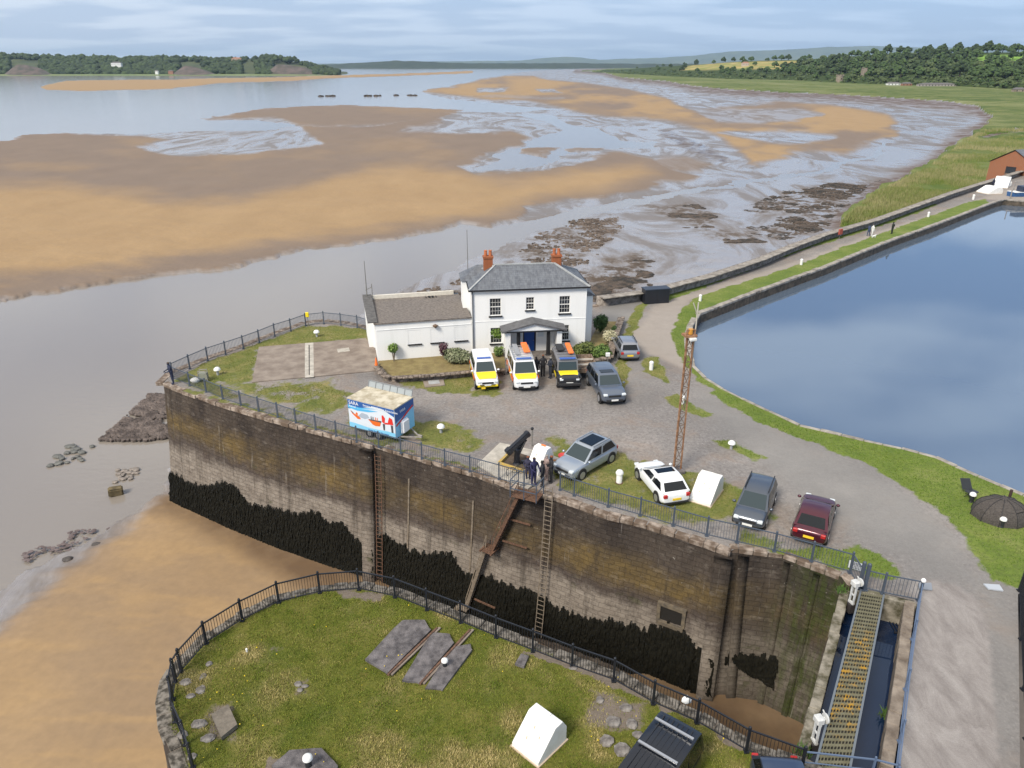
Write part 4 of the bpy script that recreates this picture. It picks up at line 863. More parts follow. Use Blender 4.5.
# ------------------------------------------------------------------ the white house
MWH = mat('white render', (.70, .70, .68), .8, var=.05, scale=.7, bump=.15, bscale=12)
n = NT('painted white brickwork'); w_ = n.mix(n.ramp(n.noise(.5, 5, .7, st=(2.5, 2.5, .3)), (.5, 0.0), (.8, .3)), (.80, .80, .785), (.58, .57, .53)); n.bump(n.noise(9, 3), .15, .02); MWH = n.out(w_, .8, .2)
n = NT('slate roof'); br = N(n.nt, 'ShaderNodeTexBrick'); br.inputs['Scale'].default_value = 1; br.inputs['Brick Width'].default_value = .34; br.inputs['Row Height'].default_value = .24; br.inputs['Mortar Size'].default_value = .012
br.inputs['Color1'].default_value = (.085, .09, .105, 1); br.inputs['Color2'].default_value = (.13, .14, .16, 1); br.inputs['Mortar'].default_value = (.06, .065, .075, 1)
n.link(n.obj, br.inputs['Vector']); w_ = n.mix(n.ramp(n.noise(1.2, 5, .7, st=(3, .5, 1)), (.4, 0.0), (.72, .75)), br.outputs[0], (.19, .205, .22)); MSLATE = n.out(w_, .6, .4)
MLEAD = mat('pale ridge tile', (.34, .35, .35), .7, var=.15); MBLK = mat('black paint', (.012, .012, .014), .5); MBLUE = mat('deep blue door paint', (.01, .075, .32), .4)
n = NT('brick chimney'); br = N(n.nt, 'ShaderNodeTexBrick'); br.inputs['Scale'].default_value = 4; br.inputs['Color1'].default_value = (.34, .10, .04, 1); br.inputs['Color2'].default_value = (.24, .075, .035, 1); br.inputs['Mortar'].default_value = (.25, .18, .13, 1); n.link(n.obj, br.inputs['Vector']); MBRICK = n.out(n.mix(n.noise(1.5, 4), br.outputs[0], (.30, .11, .05)), .9, .2)
MPOT = mat('terracotta pot', (.42, .13, .05), .8, var=.2); MGLASS = mat('window glass', (.02, .024, .03), .05, spec=.8); MCURT = mat('curtain behind glass', (.30, .17, .08), .9)
MFLINT = mat('flat roof felt and gravel', (.10, .088, .08), .95, col2=(.215, .185, .16), scale=5, bump=.6, bscale=16, detail=9)
MLAWN = mat('garden soil and dry grass', (.16, .12, .05), .95, col2=(.24, .19, .08), scale=1.5)
hl, hr = G(472.8, 354.5), G(584.5, 349.6)
hx = (hr - hl); HW = hx.length; hrot = math.atan2(hx.y, hx.x)
print('house width', HW, 'rot', math.degrees(hrot), hl, hr)
HE = 5.75; HD = 5.2; 
house = empty('white_house', hl, hrot, 'two storey white house with hipped slate roof, two brick chimneys and blue front door', 'house')
def hpt(x, y, z=0): return Matrix.Rotation(hrot, 3, 'Z') @ Vector((x, y, z)) + hl
def wall_with(b, x0, x1, y, z0, z1, holes, th=.25):
    """a front wall plane with real openings"""
    xs = sorted({x0, x1} | {h[0] for h in holes} | {h[1] for h in holes}); zs = sorted({z0, z1} | {h[2] for h in holes} | {h[3] for h in holes})
    for i in range(len(xs) - 1):
        for j in range(len(zs) - 1):
            cx, cz = (xs[i] + xs[i + 1]) / 2, (zs[j] + zs[j + 1]) / 2
            if any(h[0] < cx < h[1] and h[2] < cz < h[3] for h in holes): continue
            b.add([(xs[i], y, zs[j]), (xs[i + 1], y, zs[j]), (xs[i + 1], y, zs[j + 1]), (xs[i], y, zs[j + 1])], [(0, 1, 2, 3)])
    for h in holes:
        a, c, d, e_ = h
        for q in (((a, y, d), (a, y + th, d), (a, y + th, e_), (a, y, e_)), ((c, y, d), (c, y + th, d), (c, y + th, e_), (c, y, e_)), ((a, y, d), (c, y, d), (c, y + th, d), (a, y + th, d)), ((a, y, e_), (c, y, e_), (c, y + th, e_), (a, y + th, e_))): b.add(q, [(0, 1, 2, 3)])
S = HW / 113.0    # metres per pixel across the front
def fx(u): return (u - 472.0) * S
WIN = [(fx(489.5), fx(500.5), 3.45, 4.95), (fx(525), fx(533), 3.85, 4.95), (fx(558), fx(568.6), 3.45, 4.95), (fx(490), fx(501), .95, 2.35), (fx(560.5), fx(568.5), .95, 2.35)]
DOOR = (fx(522.2), fx(535.2), .02, 2.25)
b = MB(); wall_with(b, 0, HW, 0, 0, HE, WIN + [DOOR])
for q in (((0, 0, 0), (0, HD, 0), (0, HD, HE), (0, 0, HE)), ((HW, 0, 0), (HW, HD, 0), (HW, HD, HE), (HW, 0, HE)), ((0, HD, 0), (HW, HD, 0), (HW, HD, HE), (0, HD, HE))): b.add(q, [(0, 1, 2, 3)])
b.build('wall', MWH, house)
# hipped roof
ov = .22; rx0, rx1 = 2.3, HW - 2.4; RH = HE + 1.4; ry = HD * .5
x0, x1, y0, y1 = -ov, HW + ov, -ov, HD + ov
b = MB(); V = [(x0, y0, HE), (x1, y0, HE), (x1, y1, HE), (x0, y1, HE), (rx0, ry, RH), (rx1, ry, RH)]
b.add(V, [(0, 1, 5, 4), (1, 2, 5), (2, 3, 4, 5), (3, 0, 4), (0, 3, 2, 1)]); roof = b.build('roof', MSLATE, house)
b = MB(); b.box(((x0 + x1) / 2, y0, HE - .04), (x1 - x0 + .06, .1, .12)); b.box((x0, (y0 + y1) / 2, HE - .04), (.1, y1 - y0, .12)); b.box((x1, (y0 + y1) / 2, HE - .04), (.1, y1 - y0, .12)); b.build('gutter', MBLK, house)
b = MB()
for p, q in (((rx0, ry, RH), (rx1, ry, RH)), ((x0, y0, HE), (rx0, ry, RH)), ((x1, y0, HE), (rx1, ry, RH)), ((x0, y1, HE), (rx0, ry, RH)), ((x1, y1, HE), (rx1, ry, RH))): b.bar(Vector(p) + Vector((0, 0, .03)), Vector(q) + Vector((0, 0, .03)), .16, .1)
b.build('ridge_tiles', MLEAD, roof)
# rear left wing with its own hip
b = MB(); b.box((-.25, HD - 1.2, HE / 2), (.7, 2.6, HE - .02)); b.build('rear_wing', MWH, house)
b = MB(); b.add([(-.75, HD - 2.6, HE + .03), (1.6, HD - 2.6, HE + .03), (1.6, HD + .3, HE + .03), (-.75, HD + .3, HE + .03), (.8, HD - 1.1, HE + 1.1), (2.6, HD - 1.1, HE + 1.1)], [(0, 1, 5, 4), (1, 2, 5), (2, 3, 4, 5), (3, 0, 4)]); b.build('rear_wing_roof', MSLATE, house)
def chimney(u, yy):
    x = fx(u); b = MB(); b.box((x, yy, RH - .2), (.78, .62, 1.7)); b.box((x, yy, RH + .62), (.90, .74, .16)); ch = b.build('chimney', MBRICK, roof)
    for dx in (-.2, .2):
        b = MB(); b.lathe([(.15, 0), (.13, .45), (.16, .5), (.12, .52)], (x + dx, yy, RH + .68), 10); b.build('chimney_pot', MPOT, roof)
chimney(491.5, ry + .5); chimney(560, ry + .3)
def window(x0, x1, z0, z1, parent, ncol=4, nrow=4, curtain=False, y=0):
    b = MB(); f = .035
    for q in ((x0, (z0 + z1) / 2, f, z1 - z0), (x1, (z0 + z1) / 2, f, z1 - z0)): b.box((q[0] + (f / 2 if q[0] == x0 else -f / 2), y + .10, q[1]), (f, .08, q[3]))
    b.box(((x0 + x1) / 2, y + .10, z0 + f / 2), (x1 - x0 - 2 * f, .08, f)); b.box(((x0 + x1) / 2, y + .10, z1 - f / 2), (x1 - x0 - 2 * f, .08, f)); b.box(((x0 + x1) / 2, y + .09, (z0 + z1) / 2), (x1 - x0 - 2 * f, .06, .06))
    for i in range(1, ncol): b.box((x0 + (x1 - x0) * i / ncol, y + .11, (z0 + z1) / 2), (.014, .03, z1 - z0 - 2 * f))
    for j in range(1, nrow):
        if j * 2 != nrow: b.box(((x0 + x1) / 2, y + .115, z0 + (z1 - z0) * j / nrow), (x1 - x0 - 2 * f, .03, .014))
    w = b.build('window', mat('sash paint', (.74, .73, .70), .6), parent)
    b = MB(); b.add([(x0, y + .13, z0), (x1, y + .13, z0), (x1, y + .13, z1), (x0, y + .13, z1)], [(0, 1, 2, 3)]); b.build('pane', MCURT if curtain else MGLASS, w)
    b = MB(); b.box(((x0 + x1) / 2, y - .06, z0 - .07), (x1 - x0 + .2, .16, .1)); b.build('sill', MBLK, w)
for i, wv in enumerate(WIN): window(*wv, house, 3 if i == 1 else 4, 4)
b = MB(); b.box((DOOR[0] + .06, .1, 1.13), (.12, .1, 2.22)); b.box((DOOR[1] - .06, .1, 1.13), (.12, .1, 2.22)); b.box(((DOOR[0] + DOOR[1]) / 2, .1, 2.2), (DOOR[1] - DOOR[0] - .24, .1, .1)); b.build('door_frame', MBLK, house)
b = MB(); b.box(((DOOR[0] + DOOR[1]) / 2, .15, 1.07), (DOOR[1] - DOOR[0] - .25, .06, 2.1))
for i in range(3): b.box((DOOR[0] + .3 + i * .27, .11, 1.05), (.2, .02, 1.8))
dr = b.build('door', MBLUE, house); b = MB(); b.ball((DOOR[1] - .22, .08, 1.05), .035); b.build('handle', MGAL, dr)
MSIGN = mat('pale sign board', (.62, .68, .72), .5)
b = MB(); b.box((fx(530), .085, 2.1), (.55, .02, .2)); b.build('door_sign', MSIGN, house)
b = MB(); b.box((fx(540), -.02, 1.75), (.5, .03, .7)); b.build('notice_board', MSIGN, house)
b = MB(); b.box((fx(519.5), -.02, 1.75), (.22, .03, .55)); b.build('notice_board', MSIGN, house)
b = MB(); b.box((.08, -.08, HE / 2), (.09, .09, HE - .1)); b.build('downpipe', mat('grey downpipe', (.09, .10, .12), .5), house)
# string course
b = MB(); b.box((HW / 2, -.012, 2.95), (HW, .03, .06)); b.build('string_course', MWH, house)
# porch
pd = 1.35; px0, px1 = fx(503), fx(558.5)
for xx in (px0 + .22, px1 - .22): porch = MB(); porch.box((xx, -pd / 2 - .02, 1.2), (.42, pd, 2.4)); porch.build('porch_side_wall', MWH, house)
porch = MB(); pm_ = (px0 + px1) / 2; porch.prism([(px0 - .1, 2.5), (px1 + .1, 2.5), (pm_, 3.08)], 0, .12, Matrix.Translation((0, -pd - .05, 0)) @ Matrix.Rotation(math.pi / 2, 4, 'X')); porch.box((pm_, -pd / 2 - .05, 2.45), (px1 - px0 + .1, pd + .1, .12)); porch.build('pediment', MWH, house)
b = MB()
for sgn in (-1, 1):
    e_x = px0 - .35 if sgn < 0 else px1 + .35; a_, c_ = Vector((e_x, 0, 2.5)), Vector((pm_, 0, 3.22))
    for yy in (0,): b.add([(e_x, -pd - .35, 2.52), (pm_, -pd - .35, 3.22), (pm_, -.02, 3.22), (e_x, -.02, 2.52), (e_x, -pd - .35, 2.40), (pm_, -pd - .35, 3.10), (pm_, -.02, 3.10), (e_x, -.02, 2.40)], [(0, 1, 2, 3), (4, 7, 6, 5), (0, 4, 5, 1), (3, 2, 6, 7), (0, 3, 7, 4)])
b.build('porch_roof', mat('lead grey porch roof', (.10, .10, .105), .6, var=.25), house)
b = MB(); b.box((pm_, -pd - .2, 2.42), (px1 - px0 + .5, .1, .08)); b.build('porch_gutter', MBLK, house)
for u in (516, 545.6):
    b = MB(); b.lathe([(.26, 0), (.26, .12), (.19, .18), (.15, 2.25), (.22, 2.3), (.22, 2.38)], (fx(u), -pd + .25, 0), 14); b.build('porch_column', MBLK, house, smooth=40)
b = MB(); b.box((pm_, -pd / 2 - .3, .04), (px1 - px0 + .2, pd + .6, .12)); b.build('porch_floor', MFLINT, house)
# right side annexe (lower)
b = MB(); b.box((HW + .52, HD - 1.7, 2.2), (1.0, 3.0, 4.4)); b.build('side_annexe', MWH, house)
b = MB(); b.add([(HW + .02, HD - 3.4, 5.1), (HW + 1.2, HD - 3.4, 4.35), (HW + 1.2, HD - .3, 4.35), (HW + .02, HD - .3, 5.1), (HW + .02, HD - 3.4, 4.3), (HW + .02, HD - .3, 4.3)], [(0, 1, 2, 3), (0, 4, 1), (3, 2, 5)]); b.build('side_annexe_roof', MSLATE, house)
# ------------------------------------------------------------------ flat roofed wing on the left
fl, fr = G(378, 361.5), hpt(-.02, .12); vx = (fr - fl); FW = vx.length; frot = math.atan2(vx.y, vx.x); FD = 7.6
print('shed', FW, math.degrees(frot))
shed = empty('flat_roofed_store', fl, frot, 'long single storey white store with grey flat roof joined to the left of the house', 'building')
FH0, FH1 = 3.3, 3.0; SKW = 0.02; FM = FD * .45; LM = -SKW * FM; LB = -SKW * FD
b = MB()
def slab(b, x0, x1, y0, y1, z0, z1a, z1b):
    k0, k1 = (-SKW * y0, -SKW * y1) if x0 < .3 else (0, 0); k2, k3 = (-SKW * y0, -SKW * y1) if x1 < .3 else (0, 0)
    b.add([(x0 + k0, y0, z0), (x1 + k2, y0, z0), (x1 + k3, y1, z0), (x0 + k1, y1, z0), (x0 + k0, y0, z1a), (x1 + k2, y0, z1a), (x1 + k3, y1, z1b), (x0 + k1, y1, z1b)], [(0, 3, 2, 1), (4, 5, 6, 7), (0, 1, 5, 4), (1, 2, 6, 5), (2, 3, 7, 6), (3, 0, 4, 7)])
BL = [(fx_, fx_ + 1.05) for fx_ in (2.65, 4.55, 6.6)]
wall_with(b, 0, FW, 0, 0, FH0, [(a, c, 1.35, 2.55) for a, c in BL], .02)
b.add([(0, 0, 0), (LM, FM, 0), (LM, FM, FH0), (0, 0, FH0)], [(0, 1, 2, 3)]); b.add([(LM - .5, FM, 0), (LB - .5, FD, 0), (LB - .5, FD, FH0 + .2), (LM - .5, FM, FH0 + .2)], [(0, 1, 2, 3)]); b.add([(LM - .5, FM, 0), (LM, FM, 0), (LM, FM, FH0 + .2), (LM - .5, FM, FH0 + .2)], [(0, 1, 2, 3)]); b.add([(LB - .5, FD, 0), (FW, FD, 0), (FW, FD, FH0 + .2), (LB - .5, FD, FH0 + .2)], [(0, 1, 2, 3)])
b.build('wall', MWH, shed)
for a, c in BL:
    b = MB(); b.box(((a + c) / 2, .03, 1.95), (1.04, .03, 1.19)); w = b.build('blocked_window', MWH, shed)
    b = MB(); b.box(((a + c) / 2, -.05, 1.28), (1.2, .14, .09)); b.build('sill', MBLK, w)
b = MB(); b.box((FW / 2, -.02, 2.75), (FW - .1, .03, .04)); b.build('string_course', MWH, shed)
b = MB(); slab(b, -.12, FW, -.12, FD - .5, FH0 - .02, FH0 + .1, FH0 + .02); b.build('roof', MFLINT, shed)
b = MB(); b.box((FW / 2 - .2, FD - .38, FH0 + .16), (FW - .6, .24, .42)); b.build('roof_parapet', mat('cream parapet', (.62, .58, .50), .8, var=.1), shed)
b = MB(); slab(b, -.6, .2, FD * .0, FD + .1, FH0 + .12, FH0 + .22, FH0 + .36); b.build('roof_edge', mat('dark felt edge', (.10, .095, .09), .9, var=.3), shed)
b = MB(); slab(b, -.3, FW, FD - .24, FD + .25, FH0 + .1, FH0 + .22, FH0 + .22); b.build('rear_roof_strip', MFLINT, shed)
b = MB(); b.lathe([(.02, -.2), (.2, -.05), (.23, .05), (.06, .14)], (4.95, -.16, 2.85), 10); b.bar((4.95, 0, 2.95), (4.95, -.2, 2.95), .05); b.build('wall_lamp', mat('rusty lamp', (.14, .09, .06), .7), shed)
cu = bpy.data.curves.new('roof_number', 'FONT'); cu.body = '1951'; cu.size = .62; cu.extrude = .03; cu.align_x = 'CENTER'
to = bpy.data.objects.new('tmp_text', cu); C.objects.link(to); dg = bpy.context.evaluated_depsgraph_get(); me = bpy.data.meshes.new_from_object(to.evaluated_get(dg)); bpy.data.objects.remove(to)
tx = meshobj('roof_number', me, MBLK, shed); tx.location = (5.4, FD - 1.25, FH0 + .10)
# aerial masts
def pole(name, base, h, r, material, label, cat, lean=(0, 0), parts=()):
    o = empty(name, base, 0, label, cat); k = MB(); k.tube((0, 0, 0), (lean[0], lean[1], h), r, r * .5, 8); k.build('pole', material, o)
    for nm, fn in parts: q = MB(); fn(q); q.build(nm, material, o)
    return o
Mpole = mat('grey aerial metal', (.20, .19, .17), .6, .3)
pb = shed.matrix_world
rotm = Matrix.Rotation(frot, 3, 'Z')
ap = fl + rotm @ Vector((LB - .2, FD - .4, FH0 + .3)); pole('aerial_mast', ap, 3.3, .05, Mpole, 'thin grey aerial mast rising from the far left corner of the flat roof', 'aerial', (0, 0), [('bracket', lambda q: (q.bar((-.1, 0, .6), (.5, 0, .9), .05), q.bar((.5, 0, 0), (.5, 0, 1.2), .06)))])
pole('aerial_mast', hpt(.1, HD + .6, 2.5), 7.1, .045, Mpole, 'thin whip aerial behind the left end of the slate roof', 'aerial')

# ------------------------------------------------------------------ garden, low walls, bushes
MGW = mat('rough garden wall stone', (.085, .065, .05), .95, col2=(.27, .22, .18), scale=3.5, bump=.9, bscale=9, th=(.4, .62))
gw = GL([(378, 372), (384, 380), (392, 383), (430, 381), (470, 377), (505, 375)]); og = (*gw[0], 0)
t_ = empty('garden_wall', og, 0, 'low rough stone garden wall in front of the flat roofed store', 'wall'); solid_wall('wall_body', gw, .32, -.1, .48, MGW, t_, og); coping('coping', gw, .36, .14, .58, MGW, t_, .4, side=-1, jit=.05, off=og)
gw2 = GL([(563, 362), (590, 366), (609, 363), (613, 345), (621, 322)]); og = (*gw2[0], 0)
t_ = empty('garden_wall', og, 0, 'low rough stone wall round the shrubs at the right of the house', 'wall'); solid_wall('wall_body', gw2, .32, -.1, .5, MGW, t_, og); coping('coping', gw2, .36, .14, .6, MGW, t_, .4, side=-1, jit=.05, off=og)
gs = poly_sheet('garden_bed', GL([(378, 361), (384, 378), (430, 379), (470, 375), (505, 374), (505, 352), (472, 353)]), .06, MLAWN); tag(gs, kind='structure')
gs = poly_sheet('garden_bed', GL([(560, 349), (563, 361), (590, 364), (608, 361), (612, 344), (619, 322), (600, 322), (588, 345)]), .06, MLAWN); tag(gs, kind='structure')
def leaf_ball(b, c, r, n_, s, rnd, shell=.45):
    for i in range(n_):
        v = Vector((rnd.gauss(0, 1), rnd.gauss(0, 1), rnd.gauss(0, 1))).normalized() * rnd.uniform(shell, 1) ** .6
        lump = 1 + .22 * mnoise.noise(v * 2.3 + Vector(c))
        p = Vector((c[0] + v.x * r[0] * lump, c[1] + v.y * r[1] * lump, c[2] + v.z * r[2] * lump))
        nn = (v + Vector((rnd.uniform(-.8, .8), rnd.uniform(-.8, .8), rnd.uniform(-.3, .9)))).normalized(); u = nn.orthogonal().normalized(); w = nn.cross(u); a = rnd.uniform(0, 3.14); u, w = u * math.cos(a) + w * math.sin(a), w * math.cos(a) - u * math.sin(a); q = s * rnd.uniform(.6, 1.4)
        b.add([p - u * q, p + w * q * .6, p + u * q, p - w * q * .6], [(0, 1, 2, 3)])
def leafmat(name, c1, c2, sc=2.5):
    m = mat(name, c1, .8, col2=c2, scale=sc, th=(.38, .62)); return m
def shrub(px, r, label, c1, c2, n_=1500, s=.1, lift=1.0, stem=True, z=0, name='shrub', lobes=5):
    rnd = random.Random(int(px[0] * 7 + px[1])); o = empty(name, G(px[0], px[1], z), 0, label, 'shrub'); b = MB()
    leaf_ball(b, (0, 0, r[2] * lift), tuple(q * .8 for q in r), n_ // 2, s, rnd)
    for i in range(lobes):
        a = rnd.uniform(0, 6.28); leaf_ball(b, (math.cos(a) * r[0] * .45, math.sin(a) * r[1] * .45, r[2] * lift + rnd.uniform(-.2, .45) * r[2]), tuple(q * .55 for q in r), n_ // (2 * lobes), s, rnd)
    b.build('foliage', leafmat(name + ' leaves', c1, c2), o)
    b = MB()
    for i in range(5): a = i * 1.26; b.tube((0, 0, 0), (math.cos(a) * r[0] * .35, math.sin(a) * r[1] * .35, r[2] * lift), .045, .02, 5)
    b.build('stems', MTIMB, o); return o
shrub((459, 363), (1.55, 1.0, .62), 'broad rounded grey green shrub before the white store beside the house', (.10, .125, .055), (.24, .25, .15), 2600, .09)
shrub((444, 359), (.42, .4, .72), 'dark purple leaved bush against the white store wall', (.05, .02, .03), (.13, .055, .07), 700, .08, 1.2)
shrub((495, 351), (.85, .8, .95), 'bright green small tree at the left of the porch', (.06, .13, .02), (.20, .30, .05), 1700, .1, 1.9)
shrub((499, 357), (.5, .45, .5), 'low green bush at the foot of the small porch tree', (.06, .11, .02), (.15, .21, .05), 600, .09)
shrub((394, 362), (.5, .4, .5), 'leggy light green shrub near the left end of the white store', (.08, .15, .03), (.22, .32, .07), 450, .09, 2.5)
shrub((600, 333), (.75, .7, 1.0), 'upright dark green clipped bush beside the side annexe', (.02, .055, .012), (.06, .11, .025), 1800, .09)
shrub((585, 357), (1.25, 1.0, .75), 'large olive green shrub at the right corner of the house', (.05, .075, .018), (.14, .165, .04), 2200, .1)
shrub((601, 360), (1.0, .9, .7), 'brighter green shrub at the roadside corner of the garden', (.05, .10, .02), (.13, .20, .04), 1800, .1)
shrub((610, 344), (.75, .7, .72), 'pale cream flowering bush beside the lane', (.28, .27, .15), (.52, .48, .33), 1500, .09)
shrub((614, 334), (.4, .4, .4), 'small green bush behind the cream flowering bush', (.04, .09, .02), (.10, .17, .04), 600, .08)
shrub((379, 372), (.35, .3, .3), 'small dry brown bush at the near corner of the white store', (.12, .09, .06), (.24, .19, .13), 400, .07)
# ------------------------------------------------------------------ concrete pad and slabs lying on the ground
MPAD = mat('old stained concrete pad', (.165, .13, .105), .9, col2=(.27, .225, .185), scale=.9, bump=.3, bscale=20, detail=7)
MSTRIPC = mat('pale concrete strip', (.40, .37, .32), .9, var=.2, scale=2); MDG = mat('dark gap', (.05, .045, .04), .9)
def slabthing(name, px, h, material, label, cat='slab', parts=(), z=.06):
    w = GL(px); o = (w[0][0], w[0][1], 0); r = empty(name, o, 0, label, cat); k = MB(o); k.prism(w, z - .04, z + h); k.build('slab', material, r)
    for nm, px2, zz, m in parts: w2 = GL(px2); k = MB(o); k.prism(w2, z + h + .002, z + h + zz); k.build(nm, m, r)
    return r
slabthing('concrete_pad', [(259, 347.6), (366, 339), (377, 352), (376, 371.5), (252, 383)], .02, MPAD, 'large brown concrete pad with a pale strip across it beside the white store', 'concrete pad', [('pale_strip', [(305, 344), (313.5, 343.5), (314, 378), (305, 378.7)], .012, MSTRIPC), ('drain_cover', [(337, 350), (349, 348.5), (350, 352), (338, 353.5)], .02, MSTRIPC), ('dark_slot', [(308.7, 346), (309.8, 346), (309.9, 376), (308.9, 376)], .016, MDG)])
slabthing('manhole_cover', [(423, 382), (443, 379), (445, 386), (425, 388)], .03, MPAD, 'pale rectangular inspection cover in the grass before the garden wall', 'manhole cover', [('metal_lid', [(428, 382), (439, 381), (440, 384.5), (429, 385.5)], .02, MLEAD)])
slabthing('manhole_cover', [(983, 585), (999, 586), (1003, 592), (988, 590)], .03, mat('pale cover', (.40, .43, .47), .6), 'pale grey cover plate on the grass edge at the right of the concrete road', 'manhole cover')
slabthing('manhole_cover', [(918, 584), (931, 584), (932, 591), (919, 590)], .02, mat('steel cover', (.22, .24, .27), .5), 'small grey steel cover beside the white capped railing post', 'manhole cover')
slabthing('crane_base', [(477, 466), (500, 444), (536, 452), (562, 460), (545, 478), (528, 490), (497, 478)], .05, MSTRIPC, 'pale concrete base slab around the sunken crane pit by the platform', 'concrete base', [('pit', [(501, 464), (512, 452), (533, 459), (528, 472), (514, 470)], .01, mat('pit dirt', (.07, .05, .035), .95, var=.4, scale=3))])
# yellow kerb round the crane pit
MYEL = mat('worn yellow paint', (.48, .31, .05), .8, col2=(.32, .25, .12), scale=5)
kb = empty('pit_kerb', G(500, 465), 0, 'worn yellow kerb edging the crane pit', 'kerb'); k = MB(G(500, 465))
P_ = [G(512, 452, .1), G(499, 465, .1), G(519, 471.5, .1), G(530, 474, .1)]
for a, b in zip(P_, P_[1:]): k.bar(a + Vector((0, 0, .08)), b + Vector((0, 0, .08)), .16, .26)
k.build('kerb_stones', MYEL, kb)
# dark slabs and rails on the pier head
MSL = mat('dark asphalt slab', (.055, .05, .052), .95, col2=(.17, .155, .155), scale=2.6, bump=.8, bscale=22, detail=8)
def roundpoly(pts, k=5, jit=0.0):
    out = []; rr = random.Random(len(pts)); n_ = len(pts)
    for i in range(n_):
        a, b, c = Vector(pts[i - 1]), Vector(pts[i]), Vector(pts[(i + 1) % n_])
        for f in (.12, .35): out.append(tuple(b.lerp(a, .3 * (1 - f * 2.2)) if f < .2 else b.lerp(c, 0)))
        out.append(tuple(b.lerp(c, .12)))
    return [(p[0] + rr.uniform(-jit, jit), p[1] + rr.uniform(-jit, jit)) for p in out]
SLB = [([(365, 661), (402, 622.5), (425, 622), (431, 632), (388, 675)], 'large dark slab on the pier turf, leftmost of the three'), ([(402, 682), (432, 635), (450, 636), (454, 645), (420, 685)], 'middle dark slab on the pier turf beside the rusty rail'), ([(425, 690), (452, 650), (471, 646), (472, 652), (443, 692)], 'narrow dark slab under the white topped bollard on the pier turf')]
for px, lb in SLB:
    o = slabthing('pier_slab', roundpoly(px, jit=.5), .07, MSL, lb)
for (a, b, c, d), lb in ((((388, 675), (437, 628), 3, 0), 'rusty rail along the edge of the leftmost dark slab'), (((420, 684), (470, 630), 3, 0), 'rusty rail between the middle and narrow dark slabs')):
    o = empty('iron_rail', G(*a), 0, lb, 'rail'); k = MB(G(*a)); k.bar(G(*a, .14), G(*b, .12), .09, .08); k.build('rail', MRUST, o); k = MB(G(*a)); k.bar(G(*a, .1) + Vector((.13, .02, 0)), G(*b, .08) + Vector((.13, .02, 0)), .12, .06); k.build('bed_strip', MPAD, o)
slabthing('square_slab', [(212, 718), (229, 708), (238, 728), (222, 741)], .14, mat('brown square slab', (.14, .12, .095), .9, var=.3, scale=3, bump=.4), 'square brown stone block set in dry grass at the left of the pier')
slabthing('flat_stone', [(515, 666), (521, 656), (529, 658), (524, 669)], .08, MSL, 'small pale flat stone in the turf near the pier railing')
slabthing('mooring_slab', roundpoly([(272, 768), (290, 752), (322, 750), (338, 768), (330, 790), (280, 790)], jit=.5), .06, MSL, 'rounded dark stone slab under the bollard at the bottom edge')
rnd = random.Random(4)
MST = mat('lichened grey stone', (.09, .08, .075), .95, col2=(.26, .24, .22), scale=3, bump=.8, bscale=9)
stones = [(209, 664, .2), (201, 690, .24), (203, 677, .2), (186, 682, .2), (191, 696, .16), (199, 724, .3), (208, 738, .22), (300, 690, .16), (298, 684, .14), (305, 686, .14), (607, 741, .3), (614, 722, .3), (626, 708, .28), (632, 724, .25), (638, 735, .2), (600, 700, .2), (573, 668, .16), (622, 750, .3), (192, 757, .2), (182, 735, .2)]
for i, (u, v, r_) in enumerate(stones):
    b = MB(); rock(b, (0, 0, 0), r_, rnd, .35, 8, 4); o = b.build('stone', MST); o.location = G(u, v, .02); o['group'] = 'half buried stones in the pier turf'; tag(o, 'small half buried grey stone in the pier turf', 'stone')

# ------------------------------------------------------------------ far country: hills, woods, fields
def haze_hill(name, px, dist, zb, material, thick=1500, roll=0, step=3):
    """a long low ridge: skyline given by survey pixels at one distance, with a front and back slope"""
    us_, vv = zip(*px); V = []; F = []; uu = np.arange(us_[0], us_[-1] + 1, step)
    for i, u in enumerate(uu):
        v = float(np.interp(u, us_, vv)) + (fbm(np.array([u / 9.]), np.array([dist / 977.]), 5, 4)[0] - .5) * roll
        a = (u - 512) / FPX; b = (v - 384) / FPX; k = dist / (CP - b * SP); x = a * k; z = max(CAMH + (-SP - b * CP) * k, zb + 1)
        s = x / dist
        for f, h in ((-.5, 0), (-.2, .55), (0, 1), (.4, .7), (1, 0)): y = dist + thick * f; V.append((s * y, y, zb + (z - zb) * h))
        if i:
            c = (i - 1) * 5
            for j in range(4): F.append((c + j, c + 5 + j, c + 6 + j, c + 1 + j))
    o = np_mesh(name, V, F, material, smooth=True); return tag(o, kind='structure')
MHF = mat('far hill woods and fields', (.035, .055, .025), .95, col2=(.10, .12, .05), scale=.0022)
MHL = mat('left bank woodland floor', (.03, .045, .018), .95, col2=(.07, .085, .03), scale=.008)
haze_hill('far_hills', [(300, 64.5), (380, 62), (470, 61), (520, 60.5), (545, 58), (565, 56.5), (575, 57), (600, 60), (625, 58.5), (660, 58), (700, 55), (730, 51.5), (780, 50), (830, 47), (870, 46), (930, 48), (1000, 46), (1100, 47), (1300, 50)], 24000, ZW - 2, MHF, 5000, 1.2)
haze_hill('far_shore', [(300, 66.2), (330, 64.2), (370, 62.2), (395, 60.8), (420, 61.2), (450, 62.8), (520, 63.2), (560, 63.0), (640, 63.8), (700, 64)], 7500, ZW - 1, mat('far wooded shore', (.012, .025, .015), .95, col2=(.03, .045, .02), scale=.01), 1000, 1.6)
